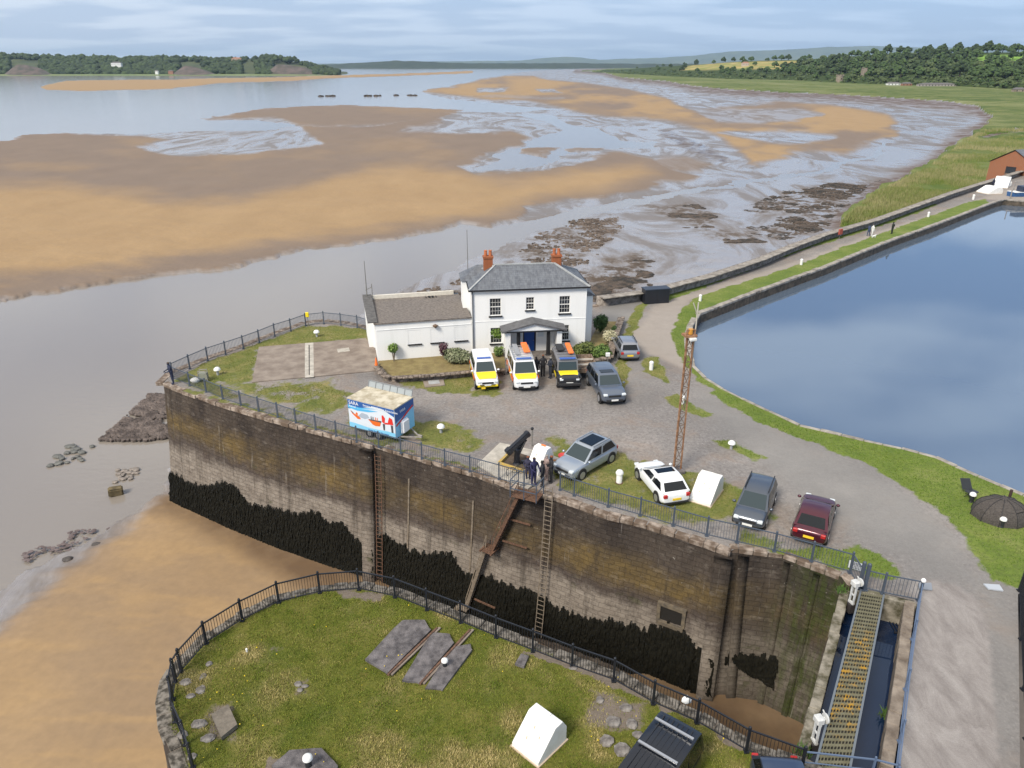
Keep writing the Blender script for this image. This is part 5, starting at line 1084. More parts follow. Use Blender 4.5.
# left bank
lb_px = [(-420, 54), (-100, 53), (0, 54), (60, 56), (120, 58), (170, 57), (220, 59), (262, 58), (300, 62), (318, 66), (336, 70.5), (350, 74)]
haze_hill('left_bank_hill', lb_px, 3300, ZW - 1, MHL, 1000, 1.5)
MBLUF = mat('red brown bluff', (.05, .05, .035), .95, col2=(.13, .095, .085), scale=.04)
for a, b, top, d, lb in ((8, 44, 60.5, 2730, 'bare reddish river cliff at the far left of the wooded bank'), (176, 206, 61.5, 2730, 'bare reddish river cliff in the middle of the far wooded bank'), (268, 312, 60.5, 2780, 'bare reddish cliff at the end of the far wooded bank')):
    px = [(a - 4, 74.5), (a + 3, 69), (a + 9, top + 4), ((a + b) / 2, top + 4.5), (b - 6, top + 7), (b + 2, 71), (b + 10, 74.5)]; o = haze_hill('river_cliff', px, d, ZW - 1, MBLUF, 160, .8, 2)
n = NT('green bank edge'); bk = haze_hill('left_bank_meadow', [(-420, 74.3), (-20, 74.2), (150, 74), (260, 74), (320, 74.6), (345, 76.4)], 2700, ZW - 1, mat('bank meadow', (.10, .14, .04), .95, col2=(.16, .19, .07), scale=.01), 200, .3)
# woods on the left bank read as one mass
def ico(sub=1):
    bm = bmesh.new(); bmesh.ops.create_icosphere(bm, subdivisions=sub, radius=1); V = np.array([v.co[:] for v in bm.verts]); F = np.array([[v.index for v in f.verts] for f in bm.faces]); bm.free(); return V, F
IV, IF = ico(1); IV2, IF2 = ico(2)
def blobs(name, centres, radii, material, parent=None, off=(0, 0, 0), flat=.8, base=None, jit=.22):
    bV, bF = base or (IV, IF); k = len(centres); cc = np.array(centres)[:, None, :] - np.array(off); rr = np.array(radii)[:, None, None]
    V = cc + bV[None] * rr * np.array([1, 1, flat]) * (1 + rng.uniform(-jit, jit, (k, len(bV), 1))); F = bF[None] + (np.arange(k) * len(bV))[:, None, None]
    return np_mesh(name, V.reshape(-1, 3), F.reshape(-1, 3), material, parent)
MWOODF = mat('distant woodland leaves', (.014, .026, .009), .95, col2=(.045, .07, .022), scale=.035, th=(.38, .62))
cs = []; rs_ = []
for i in range(4200):
    u = rng.uniform(-300, 338); f = rng.uniform(0, 1)
    if any(a + 1 < u < b - 2 for a, b in ((8, 42), (178, 205), (240, 258), (272, 312))) and f < .8: continue
    vs0 = float(np.interp(u, [p[0] for p in lb_px], [p[1] for p in lb_px])) - (4 if 262 < u < 298 else 1.0); vt = 73.6 + (vs0 - 73.6) * f ** .9; d = 2720 + 560 * f
    a = (u - 512) / FPX; b = (vt - 384) / FPX; kk = d / (CP - b * SP); cs.append((a * kk, d, CAMH + (-SP - b * CP) * kk - 3)); rs_.append(rng.uniform(7, 14))
tag(blobs('distant_woodland', cs, rs_, MWOODF, flat=.85), kind='stuff')
# far houses
MWHF = mat('far white wall', (.72, .72, .70), .8); MRF = mat('far slate roof', (.12, .11, .11), .8); MTF = mat('far tiled roof', (.30, .15, .10), .8)
def far_at(u, v, d): a = (u - 512) / FPX; b = (v - 384) / FPX; k = d / (CP - b * SP); return Vector((a * k, d, CAMH + (-SP - b * CP) * k))
def far_house(u, v, d, w, h, dp, label, wm, rm, name='far_house', cat='house', hip=True):
    o = empty(name, far_at(u, v, d), 0, label, cat); k = MB(); k.box((0, 0, h / 2 - 3), (w, dp, h + 6)); k.build('wall', wm, o)
    k = MB(); k.add([(-w / 2 - .4, -dp / 2 - .4, h + .02), (w / 2 + .4, -dp / 2 - .4, h + .02), (w / 2 + .4, dp / 2 + .4, h + .02), (-w / 2 - .4, dp / 2 + .4, h + .02), (-w * .3, 0, h + dp * .35), (w * .3, 0, h + dp * .35)], [(0, 1, 5, 4), (1, 2, 5), (2, 3, 4, 5), (3, 0, 4)]); k.build('roof', rm, o)
    for i in range(max(2, int(w / 5))):
        q = MB(); q.box((-w / 2 + w * (i + .5) / max(2, int(w / 5)), -dp / 2 - .03, h * .55), (1.3, .1, 1.8)); q.build('window', MGLASS, o)
    return o
far_house(117, 66, 2900, 36, 10, 12, 'long white house among the trees on the far left bank', MWHF, MRF)
far_house(157, 72.5, 2690, 10, 5, 8, 'small white cottage at the waterline of the far left bank', MWHF, MRF)
far_house(171, 72.5, 2690, 16, 5, 8, 'low reddish building at the waterline of the far left bank', MTF, MRF)
far_house(237, 61.5, 3150, 38, 10, 14, 'large brown roofed house on the hilltop field of the left bank', mat('far stone wall', (.34, .25, .18), .9), MTF)
# right bank hill terrain
RB = [(588, 71.8, 71.2), (605, 72.6, 70), (630, 74.3, 69), (655, 75.7, 67), (680, 77, 65.5), (700, 78, 64.5), (725, 79, 62.5), (750, 79.6, 61), (794, 80.5, 60), (828, 82.3, 58.5), (863, 84, 55.5), (900, 85.2, 53.5), (950, 86.3, 53), (1000, 89, 52.5), (1100, 93, 51), (1300, 100, 48), (1500, 106, 47)]
def rb_pt(u, f):
    vb = float(np.interp(u, [p[0] for p in RB], [p[1] for p in RB])); vt = float(np.interp(u, [p[0] for p in RB], [p[2] for p in RB])); zb = -9.0
    base = G(u, vb, zb); dt = base.y + 420 + base.y * .22; top = far_at(u, vt, dt); q = base.lerp(top, f); q.z = base.z + (top.z - base.z) * f ** .85; return q
uu = np.arange(588, 1500, 5.0); ff = np.linspace(-.06, 1, 16); V = []; at_ = []
for u in uu:
    for f in ff: q = rb_pt(u, max(f, 0)) ; q = q if f >= 0 else q + Vector((0, -30, -1.5)); V.append(tuple(q)); at_.append((f, u))
    q = rb_pt(u, 1); V.append((q.x * 1.5, q.y * 1.5, -14)); at_.append((1, u))
nf = len(ff) + 1; F = [(i * nf + j, (i + 1) * nf + j, (i + 1) * nf + j + 1, i * nf + j + 1) for i in range(len(uu) - 1) for j in range(nf - 1)]
at_ = np.array(at_)
fieldm = np.maximum(sst(sdf(at_[:, 1], at_[:, 0] * 100, [(974, 52), (1010, 50), (1300, 50), (1300, 92), (1010, 86), (980, 86)]), -3, 3), 0); tanm = sst(sdf(at_[:, 1], at_[:, 0] * 100, [(680, 45), (790, 40), (800, 95), (690, 95)]), -4, 4)
n = NT('hillside fields'); c = n.mix(n.noise(.01, 4), (.025, .04, .015), (.06, .085, .025)); c = n.mix(n.attr('field'), c, n.mix(n.noise(.006, 3), (.15, .27, .04), (.20, .33, .06))); c = n.mix(n.attr('tan'), c, n.ramp(n.noise(.012, 3), (.4, (.34, .26, .10)), (.55, (.15, .20, .05)), (.62, (.42, .32, .14)))); MHFD = n.out(c, .95, .1)
tag(np_mesh('right_bank_hill', V, F, MHFD, attrs={'field': fieldm, 'tan': tanm}, smooth=True), kind='structure')
# individual trees
def tree_proto(name, r, h, shades, seed, squat=.8):
    rd = np.random.default_rng(seed); o = empty(name); k = MB(); k.tube((0, 0, 0), (0, 0, h * .5), r * .09, r * .05, 6)
    for i in range(3): a = i * 2.1 + seed; k.tube((0, 0, h * .35), (math.cos(a) * r * .5, math.sin(a) * r * .5, h * .65), r * .045, r * .02, 5)
    k.build('trunk', mat('bark', (.06, .045, .035), .95), o)
    cs = []; rs = []
    for i in range(34):
        v = rd.normal(size=3); v /= np.linalg.norm(v); v[2] = abs(v[2]) * 1.2 - .62; q = rd.uniform(.45, 1) ** .6; cs.append((v[0] * r * q * .8, v[1] * r * q * .8, h * .50 + v[2] * h * .46 * q)); rs.append(r * rd.uniform(.18, .36))
    blobs('crown', cs, rs, shades, o, flat=.8, base=(IV2, IF2), jit=.16); return o
TL = [mat('dark oak leaves', (.012, .025, .008), .95, col2=(.04, .065, .018), scale=.35, th=(.4, .62)), mat('mid green leaves', (.02, .042, .011), .95, col2=(.065, .105, .028), scale=.35, th=(.4, .62)), mat('olive willow leaves', (.035, .055, .018), .95, col2=(.09, .12, .04), scale=.35, th=(.4, .62))]
PR = [tree_proto('broadleaf_tree', 6.5, 13, TL[0], 1), tree_proto('broadleaf_tree', 6, 12, TL[1], 2), tree_proto('broadleaf_tree', 5.5, 10, TL[2], 3)]
TLAB = ['dark green broadleaf tree in the wood on the right bank hill', 'mid green broadleaf tree in the wood on the right bank hill', 'olive green bushy tree in the wood on the right bank hill']
spots = []; rt = random.Random(12)
tries = 0
while len(spots) < 272 and tries < 20000:
    tries += 1; u = rt.uniform(590, 1045) if rt.random() < .3 else rt.uniform(735, 1045); f = rt.random() ** 1.15
    if 972 < u and .48 < f < .92 and rt.random() < .97: continue
    if 676 < u < 798 and .42 < f < .94 and rt.random() < .93: continue
    if u < 680 and f > .5 and rt.random() < .6: continue
    p = rb_pt(u, f); uv = proj(*p)
    if 832 < uv[0] < 846 and uv[1] > 76: continue
    if any((uv[0] - q[0]) ** 2 + ((uv[1] - q[1]) * 2.2) ** 2 < (6.5 if u > 735 else 5.0) ** 2 for q in spots): continue
    spots.append((uv[0], uv[1], p, u, f))
used = set()
for uv0, uv1, p, u, f in spots:
    i = rt.choice([0, 0, 1, 1, 1, 2]) if f > .12 else rt.choice([1, 2, 2]); i = 2 if u < 680 and rt.random() < .6 else i
    o = PR[i] if i not in used else copy_tree(PR[i]); used.add(i); o.location = p; o.rotation_euler = (0, 0, rt.uniform(0, 6.28)); sc = rt.uniform(1.15, 2.0) * (.6 if f < .12 else 1) * float(np.interp(u, [600, 700, 800], [.45, .75, 1.0])); o.scale = (sc * 1.1, sc * 1.1, sc * rt.uniform(.85, 1.15))
    o['label'] = TLAB[i]; o['category'] = 'tree'; o['group'] = 'trees on the right bank hill'
o = copy_tree(PR[1]); p = rb_pt(995, .60); o.location = p; o.scale = (1.4, 1.4, 1.2); tag(o, 'lone round tree in the bright green field at the right', 'tree')
if 'group' in o: del o['group']
for (u, f, s_) in ((696, 1.0, 1.5), (684, 1.0, .9), (723, 1.0, 1.5), (733, 1, 1.3), (742, 1, 1.3), (752, 1, 1.1), (957, 1.0, 1.9), (928, 1.0, 1.6), (942, 1.0, 1.7), (887, 1.0, 1.9), (987, 1.0, 2.0), (1012, 1.0, 1.4)):
    o = copy_tree(PR[0]); o.location = rb_pt(u, f); o.scale = (s_, s_, s_ * 1.1); tag(o, 'dark tree standing on the skyline of the right bank hill', 'tree', 'skyline trees on the right bank hill')
# hedge undergrowth along the foot of the wood
cs = []; rs_ = []
for i in range(700):
    u = rng.uniform(595, 1200); f = rng.uniform(-.02, .25) ** 1.0; p = rb_pt(u, max(f, 0)); cs.append((p.x, p.y + rng.uniform(-8, 6), p.z + 1)); rs_.append(rng.uniform(2.0, 4.2))
for i in range(250):
    u = rng.uniform(800, 960); f = rng.uniform(.3, 1); p = rb_pt(u, f); cs.append((p.x, p.y, p.z + 1)); rs_.append(rng.uniform(3, 6))
tag(blobs('woodland_undergrowth', cs, rs_, TL[2], flat=.8), kind='stuff')
# ruined tower, small far buildings on the right
MTOW = mat('old tower stone', (.20, .16, .125), .95, col2=(.32, .27, .21), scale=.5)
def tower(u, v, z, w, h, label):
    p = G(u, v, z); o = empty('ruined_tower', p, .2, label, 'tower'); k = MB(); k.prism([(w * .5 * math.cos(t * math.pi / 4 + .39), w * .5 * math.sin(t * math.pi / 4 + .39)) for t in range(8)], -1, h); k.build('wall', MTOW, o)
    k = MB(); rr = random.Random(3)
    for t in range(8): a = t * math.pi / 4; k.box((w * .45 * math.cos(a), w * .45 * math.sin(a), h + .5), (w * .22, w * .22, rr.uniform(.6, 2.0)), a)
    k.build('broken_parapet', MTOW, o); k = MB(); k.box((0, -w * .48, h * .55), (w * .12, .3, h * .16)); k.build('window', MDARK, o)  # window is a solid box, its inner shade put into the near-black colour
tower(839, 82.5, -8.6, 13, 12.5, 'ruined stone tower standing on the marsh edge before the wood'); 
p = rb_pt(863, .17); o = empty('ruined_tower', p, 0, 'smaller grey stone tower half hidden in the wood right of the ruin', 'tower'); k = MB(); k.box((0, 0, 6), (8, 8, 14)); k.build('wall', MTOW, o); k = MB(); k.box((-3, 0, 13.5), (2, 8, 2)); k.box((3, 0, 13.3), (2, 8, 1.5)); k.build('broken_parapet', MTOW, o)
p = rb_pt(745, .62); far_house(*proj(*p), p.y, 20, 8, 10, 'pale stone farmhouse among fields on the right bank skyline', mat('far cream wall', (.5, .4, .34), .9), MTF)
for u, w, lb, m_ in ((893, 22, 'long low white building at the foot of the wood', MWHF), (906, 16, 'low reddish building at the foot of the wood', MTF), (936, 60, 'long low grey shed at the foot of the wood', mat('far grey wall', (.33, .30, .28), .9)), (1018, 14, 'small brown hut on the marsh at the right edge', MTOW)):
    vb = float(np.interp(u, [p[0] for p in RB], [p[1] for p in RB])); q = G(u, vb + (.6 if u < 1000 else 2.5), -9); uv = proj(*q); far_house(uv[0], uv[1], q.y, w, 3.5, 6, lb, m_, MRF, 'low_building', 'building')
# red brick boathouse behind the sea wall
bp = G(999, 178.5, 0.0) + Vector((9.0, 2.5, -1.5)); bo = empty('brick_boathouse', bp, .50, 'red brick building with slate roof behind the sea wall at the right edge', 'building')
k = MB(); k.box((7, 5, 1.3), (14, 10, 5.0)); k.add([(-.0, -.0, 3.8), (0, 10, 3.8), (0, 5, 6.6), (14, 0, 3.8), (14, 10, 3.8), (14, 5, 6.6)], [(0, 1, 2), (3, 5, 4), (0, 2, 5, 3), (1, 4, 5, 2)]); k.box((-.5, .5, 1.5), (1.0, .9, 5.4)); k.build('wall', MBRICK, bo)
k = MB(); k.add([(-.3, -.4, 3.75), (14.3, -.4, 3.75), (14.3, 5, 6.85), (-.3, 5, 6.85), (-.3, 10.4, 3.75), (14.3, 10.4, 3.75)], [(0, 1, 2, 3), (3, 2, 5, 4)]); k.build('roof', MSLATE, bo)
for yy in (5.0,):
    k = MB(); k.box((-.04, yy, 2.4), (.1, 2.2, 1.5)); w = k.build('window', MGLASS, bo); k = MB(); k.box((-.08, yy, 1.6), (.14, 2.4, .12)); k.build('sill', MTIMB, w)
k = MB(); k.box((5, -.04, 2.2), (1.6, .1, 1.4)); k.build('window', MGLASS, bo)

# ------------------------------------------------------------------ grasses (real blades)
def blades(name, x, y, z, h, w, material, lean=.5, attr=None):
    k = len(x); a = rng.uniform(0, 6.28, k); l = rng.uniform(0, lean, k) * h; b = rng.uniform(0, 6.28, k)
    V = np.empty((k, 3, 3)); V[:, 0] = np.c_[x - np.cos(a) * w, y - np.sin(a) * w, z]; V[:, 1] = np.c_[x + np.cos(a) * w, y + np.sin(a) * w, z]; V[:, 2] = np.c_[x + np.cos(b) * l, y + np.sin(b) * l, z + h]
    return tag(np_mesh(name, V.reshape(-1, 3), np.arange(k * 3).reshape(-1, 3), material, attrs={'tone': np.repeat(attr if attr is not None else rng.uniform(0, 1, k), 3)}), kind='stuff')
def blade_mat(name, *st):
    n = NT(name); c = n.ramp(n.attr('tone'), *st); n.out(c, .8, .15); return n.m
k = 330000; x = rng.uniform(-15, 12.5, k); y = rng.uniform(15, 30, k); d = sdf(x, y, isl_poly); br = masks(x, y, ISL_BROWN, 1.2); st_ = sst(fbm(x / 1.6, y / 1.6, 91), .50, .74); pt = fbm(x / .35, y / .35, 95)
for px, _ in SLB: br = np.maximum(br, sst(sdf(x, y, GL(px)), -.05, .02))
for px in ([(212, 718), (229, 708), (238, 728), (222, 741)], [(272, 768), (290, 752), (322, 750), (338, 768), (330, 800), (280, 800)]): br = np.maximum(br, sst(sdf(x, y, GL(px)), -.05, .02))
m = (d > .3) & (br < .45 + .3 * rng.uniform(-1, 1, k)) & (rng.uniform(0, 1, k) < .35 + pt)
x, y, st_, pt = x[m], y[m], st_[m], pt[m]; hz = .025 + .07 * pt + .08 * st_ * rng.uniform(.3, 1, len(x))
tone = np.clip(.22 + .5 * st_ + .9 * (fbm(x / .8, y / .8, 97) - .4) + rng.uniform(-.2, .25, len(x)), 0, 1)
zg = (fbm(x / 2.5, y / 2.5, 93) - .5) * .22 * sst(sdf(x, y, isl_poly), .4, 2)
blades('pier_grass', x, y, zg - .01, hz, .012 + .01 * rng.uniform(0, 1, len(x)), blade_mat('pier grass blades', (0, (.10, .155, .018)), (.35, (.185, .225, .034)), (.65, (.29, .27, .08)), (1, (.52, .43, .20))), .8, tone)
# yellow flower heads
xs, ys = rng.uniform(-14, 11, 500), rng.uniform(17, 29, 500); mm = (sdf(xs, ys, isl_poly) > .35) & (fbm(xs / 1.0, ys / 1.0, 201) > .62); xs, ys = xs[mm][:70], ys[mm][:70]
tag(blobs('yellow_flowers', np.c_[xs, ys, np.full(len(xs), .17)], rng.uniform(.015, .035, len(xs)), mat('yellow petals', (.75, .55, .02), .7)), kind='stuff')
# quay grass
k = 420000; x = rng.uniform(-28, 42, k); y = rng.uniform(27, 72, k); g = masks(x, y, GRASS); m = (sdf(x, y, quay_poly) > .3) & (g > .55) & (rng.uniform(0, 1, k) < .25 + fbm(x / .5, y / .5, 99)); x, y = x[m], y[m]; lush = sst(x, 11, 16)
tone = np.clip(.45 - .35 * lush + .7 * (fbm(x / 1.1, y / 1.1, 98) - .45) + rng.uniform(-.2, .2, len(x)), 0, 1)
blades('quay_grass', x, y, np.full(len(x), .0), rng.uniform(.04, .12, len(x)), .022, blade_mat('quay grass blades', (0, (.075, .15, .012)), (.35, (.13, .19, .025)), (.65, (.22, .20, .06)), (1, (.36, .29, .12))), .8, tone)
# reeds and rough grass on the marsh beside the sea wall
k = 260000; u = rng.uniform(840, 1200, k); v = rng.uniform(130, 240, k); a = (u - 512) / FPX; b = (v - 384) / FPX; zr_ = -9.1; t = (zr_ - CAMH) / (-SP - b * CP); x = a * t; y = (CP - b * SP) * t
m = (sdf(u, v, marshP) > 1) & (sdf(u, v, [(975, 139), (990, 134), (1030, 131), (1200, 125), (1200, 134), (1030, 136), (1000, 139), (985, 143)]) < 0); sl_ = np.array([list(p) for p in sw_base]); m &= sdf(x, y, [tuple(p) for p in offset_line(sw_base, 1.6)] + [(400, 500), (-300, 500)]) > 0
x, y, u, v = x[m], y[m], u[m], v[m]; tall = sst(fbm(x / 14, y / 14, 120), .22, .5); tone = np.clip(.12 + .95 * tall * (fbm(x / 18, y / 18, 122) + .15) + rng.uniform(-.2, .2, len(x)), 0, 1)
blades('marsh_reeds', x, y, np.full(len(x), -9.25), .5 + 1.5 * tall * rng.uniform(.5, 1, len(x)), .16, blade_mat('reed blades', (0, (.07, .14, .015)), (.4, (.14, .19, .04)), (.7, (.24, .24, .10)), (1, (.36, .32, .17))), .25, tone)

# ------------------------------------------------------------------ haze
hz = MB(); hz.box((0, 14000, 240), (60000, 36000, 510)); ho = hz.build('haze', None); ho.data.materials.clear()
hm = bpy.data.materials.new('thin summer haze'); hm.use_nodes = True; hm.node_tree.nodes.clear(); pv = hm.node_tree.nodes.new('ShaderNodeVolumePrincipled'); om = hm.node_tree.nodes.new('ShaderNodeOutputMaterial')
pv.inputs['Color'].default_value = (.60, .80, 1.0, 1); pv.inputs['Density'].default_value = 3.2e-5; pv.inputs['Anisotropy'].default_value = .2
hm.node_tree.links.new(pv.outputs[0], om.inputs['Volume']); ho.data.materials.append(hm); tag(ho, kind='stuff')
# ------------------------------------------------------------------ vehicles
def paint(name, col, metal=.3, rough=.28):
    m = mat(name, col, rough, metal, spec=.6); m.node_tree.nodes['Principled BSDF'].inputs['Coat Weight'].default_value = .5; return m
MTYRE = mat('tyre rubber', (.015, .015, .016), .85); MRIM = mat('alloy rim', (.45, .46, .48), .35, .7); MTRIM = mat('black plastic trim', (.02, .02, .022), .6)
MHEAD = mat('headlight glass', (.62, .66, .68), .15); MTAIL = mat('tail light red', (.40, .02, .02), .3); MPLY = mat('yellow number plate', (.80, .55, .03), .5); MPLW = mat('white number plate', (.75, .75, .72), .5)
MCGL = mat('car window glass', (.006, .008, .010), .06, spec=.45); MCGL2 = mat('windscreen glass', (.03, .045, .05), .06, spec=.5)
MORG = mat('fluorescent orange', (.85, .18, .03), .5); MYLW = mat('fluorescent yellow', (.80, .62, .02), .45)
def quad_on(b, A, B, Cc, D, ins=(.08, .08), push=.012):
    """a panel set into face ABCD (A,B bottom; C,D top) and pushed out"""
    A, B, Cc, D = map(Vector, (A, B, Cc, D)); nn = (B - A).cross(D - A).normalized(); iu, iv = ins
    def P(u, v): return (A.lerp(B, u)).lerp(D.lerp(Cc, u), v) + nn * push
    b.add([P(iu, iv), P(1 - iu, iv), P(1 - iu, 1 - iv), P(iu, 1 - iv)], [(0, 1, 2, 3)])
def car(name, label, cat, loc, rz, L=4.4, W=1.8, H=1.5, belt=.92, hood=.80, hoodl=1.0, tail=.15, rake=.65, rrake=.45, body=None, roofm=None, hoodm=None, clear=.2, wr=.33, plate_f=MPLW, plate_r=MPLY, bars=False, sunroof=False, boxy=False, extra=None, roofglass=None, tl=MTAIL, deck=None, rim=MRIM):
    """x forward, y left. one thing: body, cabin, windows, four wheels (tyre, rim), lights, plates, mirrors"""
    o = empty(name, loc, rz, label, cat); hw = W / 2; xf, xr = L / 2, -L / 2; cz = .06 if boxy else .13
    xc = xf - hoodl; xe = xr + tail                       # cowl and rear base of the cabin
    st = [(xr, .80, belt - .30), (xr + .05, .90, belt - .06), (xr + .25, .97, belt - .0), (xe + .2, 1, belt), (0, 1, belt), (xc, 1, belt - .0), (xf - hoodl * .5, .985, (belt + hood) / 2 + .02), (xf - .3, .95, hood - .03), (xf - .08, .86, hood - .16), (xf, .74, hood - .34)] if not boxy else [(xr, .97, belt - .05), (xr + .06, 1, belt), (xc, 1, belt), (xf - .25, .99, hood + .02), (xf - .06, .97, hood - .04), (xf, .93, hood - .22)]
    rings = []
    for x, k, zt in st:
        w = hw * k; zb = clear + (.10 if (x > xf - .2 or x < xr + .1) else 0)
        half = [(w - cz, zb), (w, zb + .14), (w * 1.0, zt * .62), (w - .03, zt - .10), (w - cz, zt), (w * .5, zt + .03)]
        rings.append([(x, y, z) for y, z in half] + [(x, -y, z) for y, z in half[::-1]])
    b = MB(); b.loft(rings); q_ = b.build('body', body, o, smooth=0)
    if not boxy: sm_ = q_.modifiers.new('round', 'SUBSURF'); sm_.levels = sm_.render_levels = 2
    # cabin
    tw = hw - .20 if not boxy else hw - .10; rh = H; A = [(xe, hw - .06, belt - .02), (xc + .0, hw - .06, belt - .02)]
    rx0, rx1 = xe + rrake, xc - rake
    P = dict(rb=(xe, hw - .05, belt), fb=(xc, hw - .05, belt), ft=(rx1, tw, rh - .05), rt=(rx0, tw, rh - .07))
    def m(p): return (p[0], -p[1], p[2])
    rr = []
    for x, w, z0, z1 in ((xe, hw - .05, belt - .02, belt + .0), (rx0 - .02, tw, belt - .02, rh - .09), (rx0 + .2, tw, belt - .02, rh - .02), ((rx0 + rx1) / 2, tw + .01, belt - .02, rh), (rx1 - .15, tw, belt - .02, rh - .02), (rx1 + .02, tw, belt - .02, rh - .08), (xc, hw - .05, belt - .02, belt + .0)):
        half = [(hw - .05, z0), (w + (hw - .05 - w) * .06, z1 - .02), (w - .06, z1), (w * .5, z1 + .02)]; rr.append([(x, y, z) for y, z in half] + [(x, -y, z) for y, z in half[::-1]])
    b = MB(); b.loft(rr); b.build('cabin', roofm or body, o, smooth=50)
    # glass
    b = MB(); quad_on(b, m(P['fb']), P['fb'], (rx1, tw, rh - .06), (rx1, -tw, rh - .06), (.07, .06), .02); b.build('windscreen', MCGL2, o)
    b = MB(); quad_on(b, P['rb'], m(P['rb']), (rx0, -tw, rh - .08), (rx0, tw, rh - .08), (.09, .12 if rrake > .1 else .06), .025); b.build('rear_window', MCGL, o)
    for sgn in (1, -1):
        n_ = 3 if L > 4.6 or boxy else 2; b = MB()
        xs0 = [xe + .12, xc - .06]; xs1 = [rx0 + .06, rx1 - .02]
        for i in range(n_):
            f0, f1 = (i + .02) / n_, (i + .96) / n_; q = [(xs0[0] + (xs0[1] - xs0[0]) * f0, hw - .05, belt), (xs0[0] + (xs0[1] - xs0[0]) * f1, hw - .05, belt), (xs1[0] + (xs1[1] - xs1[0]) * f1, tw, rh - .06), (xs1[0] + (xs1[1] - xs1[0]) * f0, tw, rh - .06)]
            q = [(p[0], p[1] * sgn, p[2]) for p in q]
            if sgn > 0: q = [q[1], q[0], q[3], q[2]]
            quad_on(b, *q, (.03, .12), .02)
        b.build('side_windows', MCGL, o)
    # wheels
    for wx in (xf - .82 if L > 3.9 else xf - .7, xr + .78):
        for sgn in (1, -1):
            y = sgn * (hw - .10); b = MB(); b.tube((wx, y - .115, wr), (wx, y + .115, wr), wr, n=20); w = b.build('tyre', MTYRE, None, smooth=40); root = empty('wheel', (0, 0, 0)); root.parent = o; w.parent = root
            b = MB(); yo = y + sgn * .12; b.tube((wx, yo - .01, wr), (wx, yo + .01, wr), wr * .66, n=16); b.build('rim', rim, root)
            b = MB(); b.tube((wx, sgn * (hw - .05) - .045, wr + .02), (wx, sgn * (hw - .05) + .052, wr + .02), wr + .07, n=20); b.build('wheel_arch', MTRIM, o)
    # lights, grille, plates, mirrors
    for sgn in (1, -1):
        b = MB(); b.box((xf - .10, sgn * (hw * .70), hood - .20), (.22, hw * .32, .15)); b.build('headlight', MHEAD, o, bevel=.03)
        b = MB(); b.box((xr + .06, sgn * (hw * .76), belt - .16), (.14, hw * .26, .2)); b.build('tail_light', tl, o, bevel=.02)
        b = MB(); b.ball((xc - .18, sgn * (hw + .10), belt + .10), (.09, .11, .08), 8, 5); b.build('mirror', roofm or body if not boxy else MTRIM, o, smooth=60)
    b = MB(); b.box((xf - .01, 0, hood - .28), (.06, hw * .95, .14)); b.box((xf + .0, 0, clear + .2), (.08, hw * 1.3, .16)); b.build('grille', MTRIM, o, bevel=.01)
    b = MB(); b.box((xf + .045, 0, clear + .26), (.02, .52, .12)); b.build('number_plate', plate_f, o)
    b = MB(); b.box((xr - .015, 0, belt - .36 if not boxy else clear + .35), (.03, .52, .13)); b.build('number_plate', plate_r, o)
    b = MB(); b.box((xr + .02, 0, clear + .14), (.1, W * .82, .14)); b.build('rear_bumper', MTRIM, o, bevel=.02)
    if hoodm:
        b = MB(); h1 = hood + .01; b.add([(xc - .02, hw * .84, belt + .045), (xc - .02, -hw * .84, belt + .045), (xf - hoodl * .5, -hw * .82, (belt + hood) / 2 + .062), (xf - .22, -hw * .70, hood - .0), (xf - .22, hw * .70, hood - .0), (xf - hoodl * .5, hw * .82, (belt + hood) / 2 + .062)], [(0, 1, 2, 5), (5, 2, 3, 4)]); b.build('bonnet_panel', hoodm, o)
    if bars:
        for sgn in (1, -1): b = MB(); b.bar((rx0 + .1, sgn * (tw - .05), rh + .06), (rx1 - .1, sgn * (tw - .05), rh + .06), .05); b.build('roof_rail', MRIM if bars == 1 else MTRIM, o)
    if sunroof: b = MB(); b.box(((rx0 + rx1) / 2 + .1, 0, rh + .022), ((rx1 - rx0) * .72, tw * 1.35, .02)); b.build('glass_roof', MCGL, o)
    if extra: extra(o, dict(xf=xf, xr=xr, hw=hw, xc=xc, xe=xe, rx0=rx0, rx1=rx1, tw=tw, rh=rh, belt=belt, clear=clear))
    return o
def front_rear(pf, pr, L):
    a, b = G(*pf), G(*pr); d = (a - b).normalized(); c = a - d * (L / 2); return c, math.atan2(d.y, d.x)
def by_wheels(wf, wr_, side, W):
    a, b = G(*wf), G(*wr_); d = (a - b).normalized(); left = Vector((-d.y, d.x, 0)); c = (a + b) / 2 - left * side * (W / 2 - .1); return c, math.atan2(d.y, d.x)
MWHP = paint('white vehicle paint', (.72, .73, .74), 0, .3)
def stripes(o, g, cols, z0, h):
    for sgn in (1, -1):
        for i, c in enumerate(cols):
            if c is None: continue
            x0 = g['xr'] + .35 + (g['xf'] - g['xr'] - .9) * i / len(cols); x1 = g['xr'] + .35 + (g['xf'] - g['xr'] - .9) * (i + 1) / len(cols) - .02
            b = MB(); y = sgn * (g['hw'] + .012); b.add([(x0, y, z0), (x1, y, z0), (x1, y, z0 + h), (x0, y, z0 + h)], [(0, 1, 2, 3)]); b.build('livery_block', c, o)
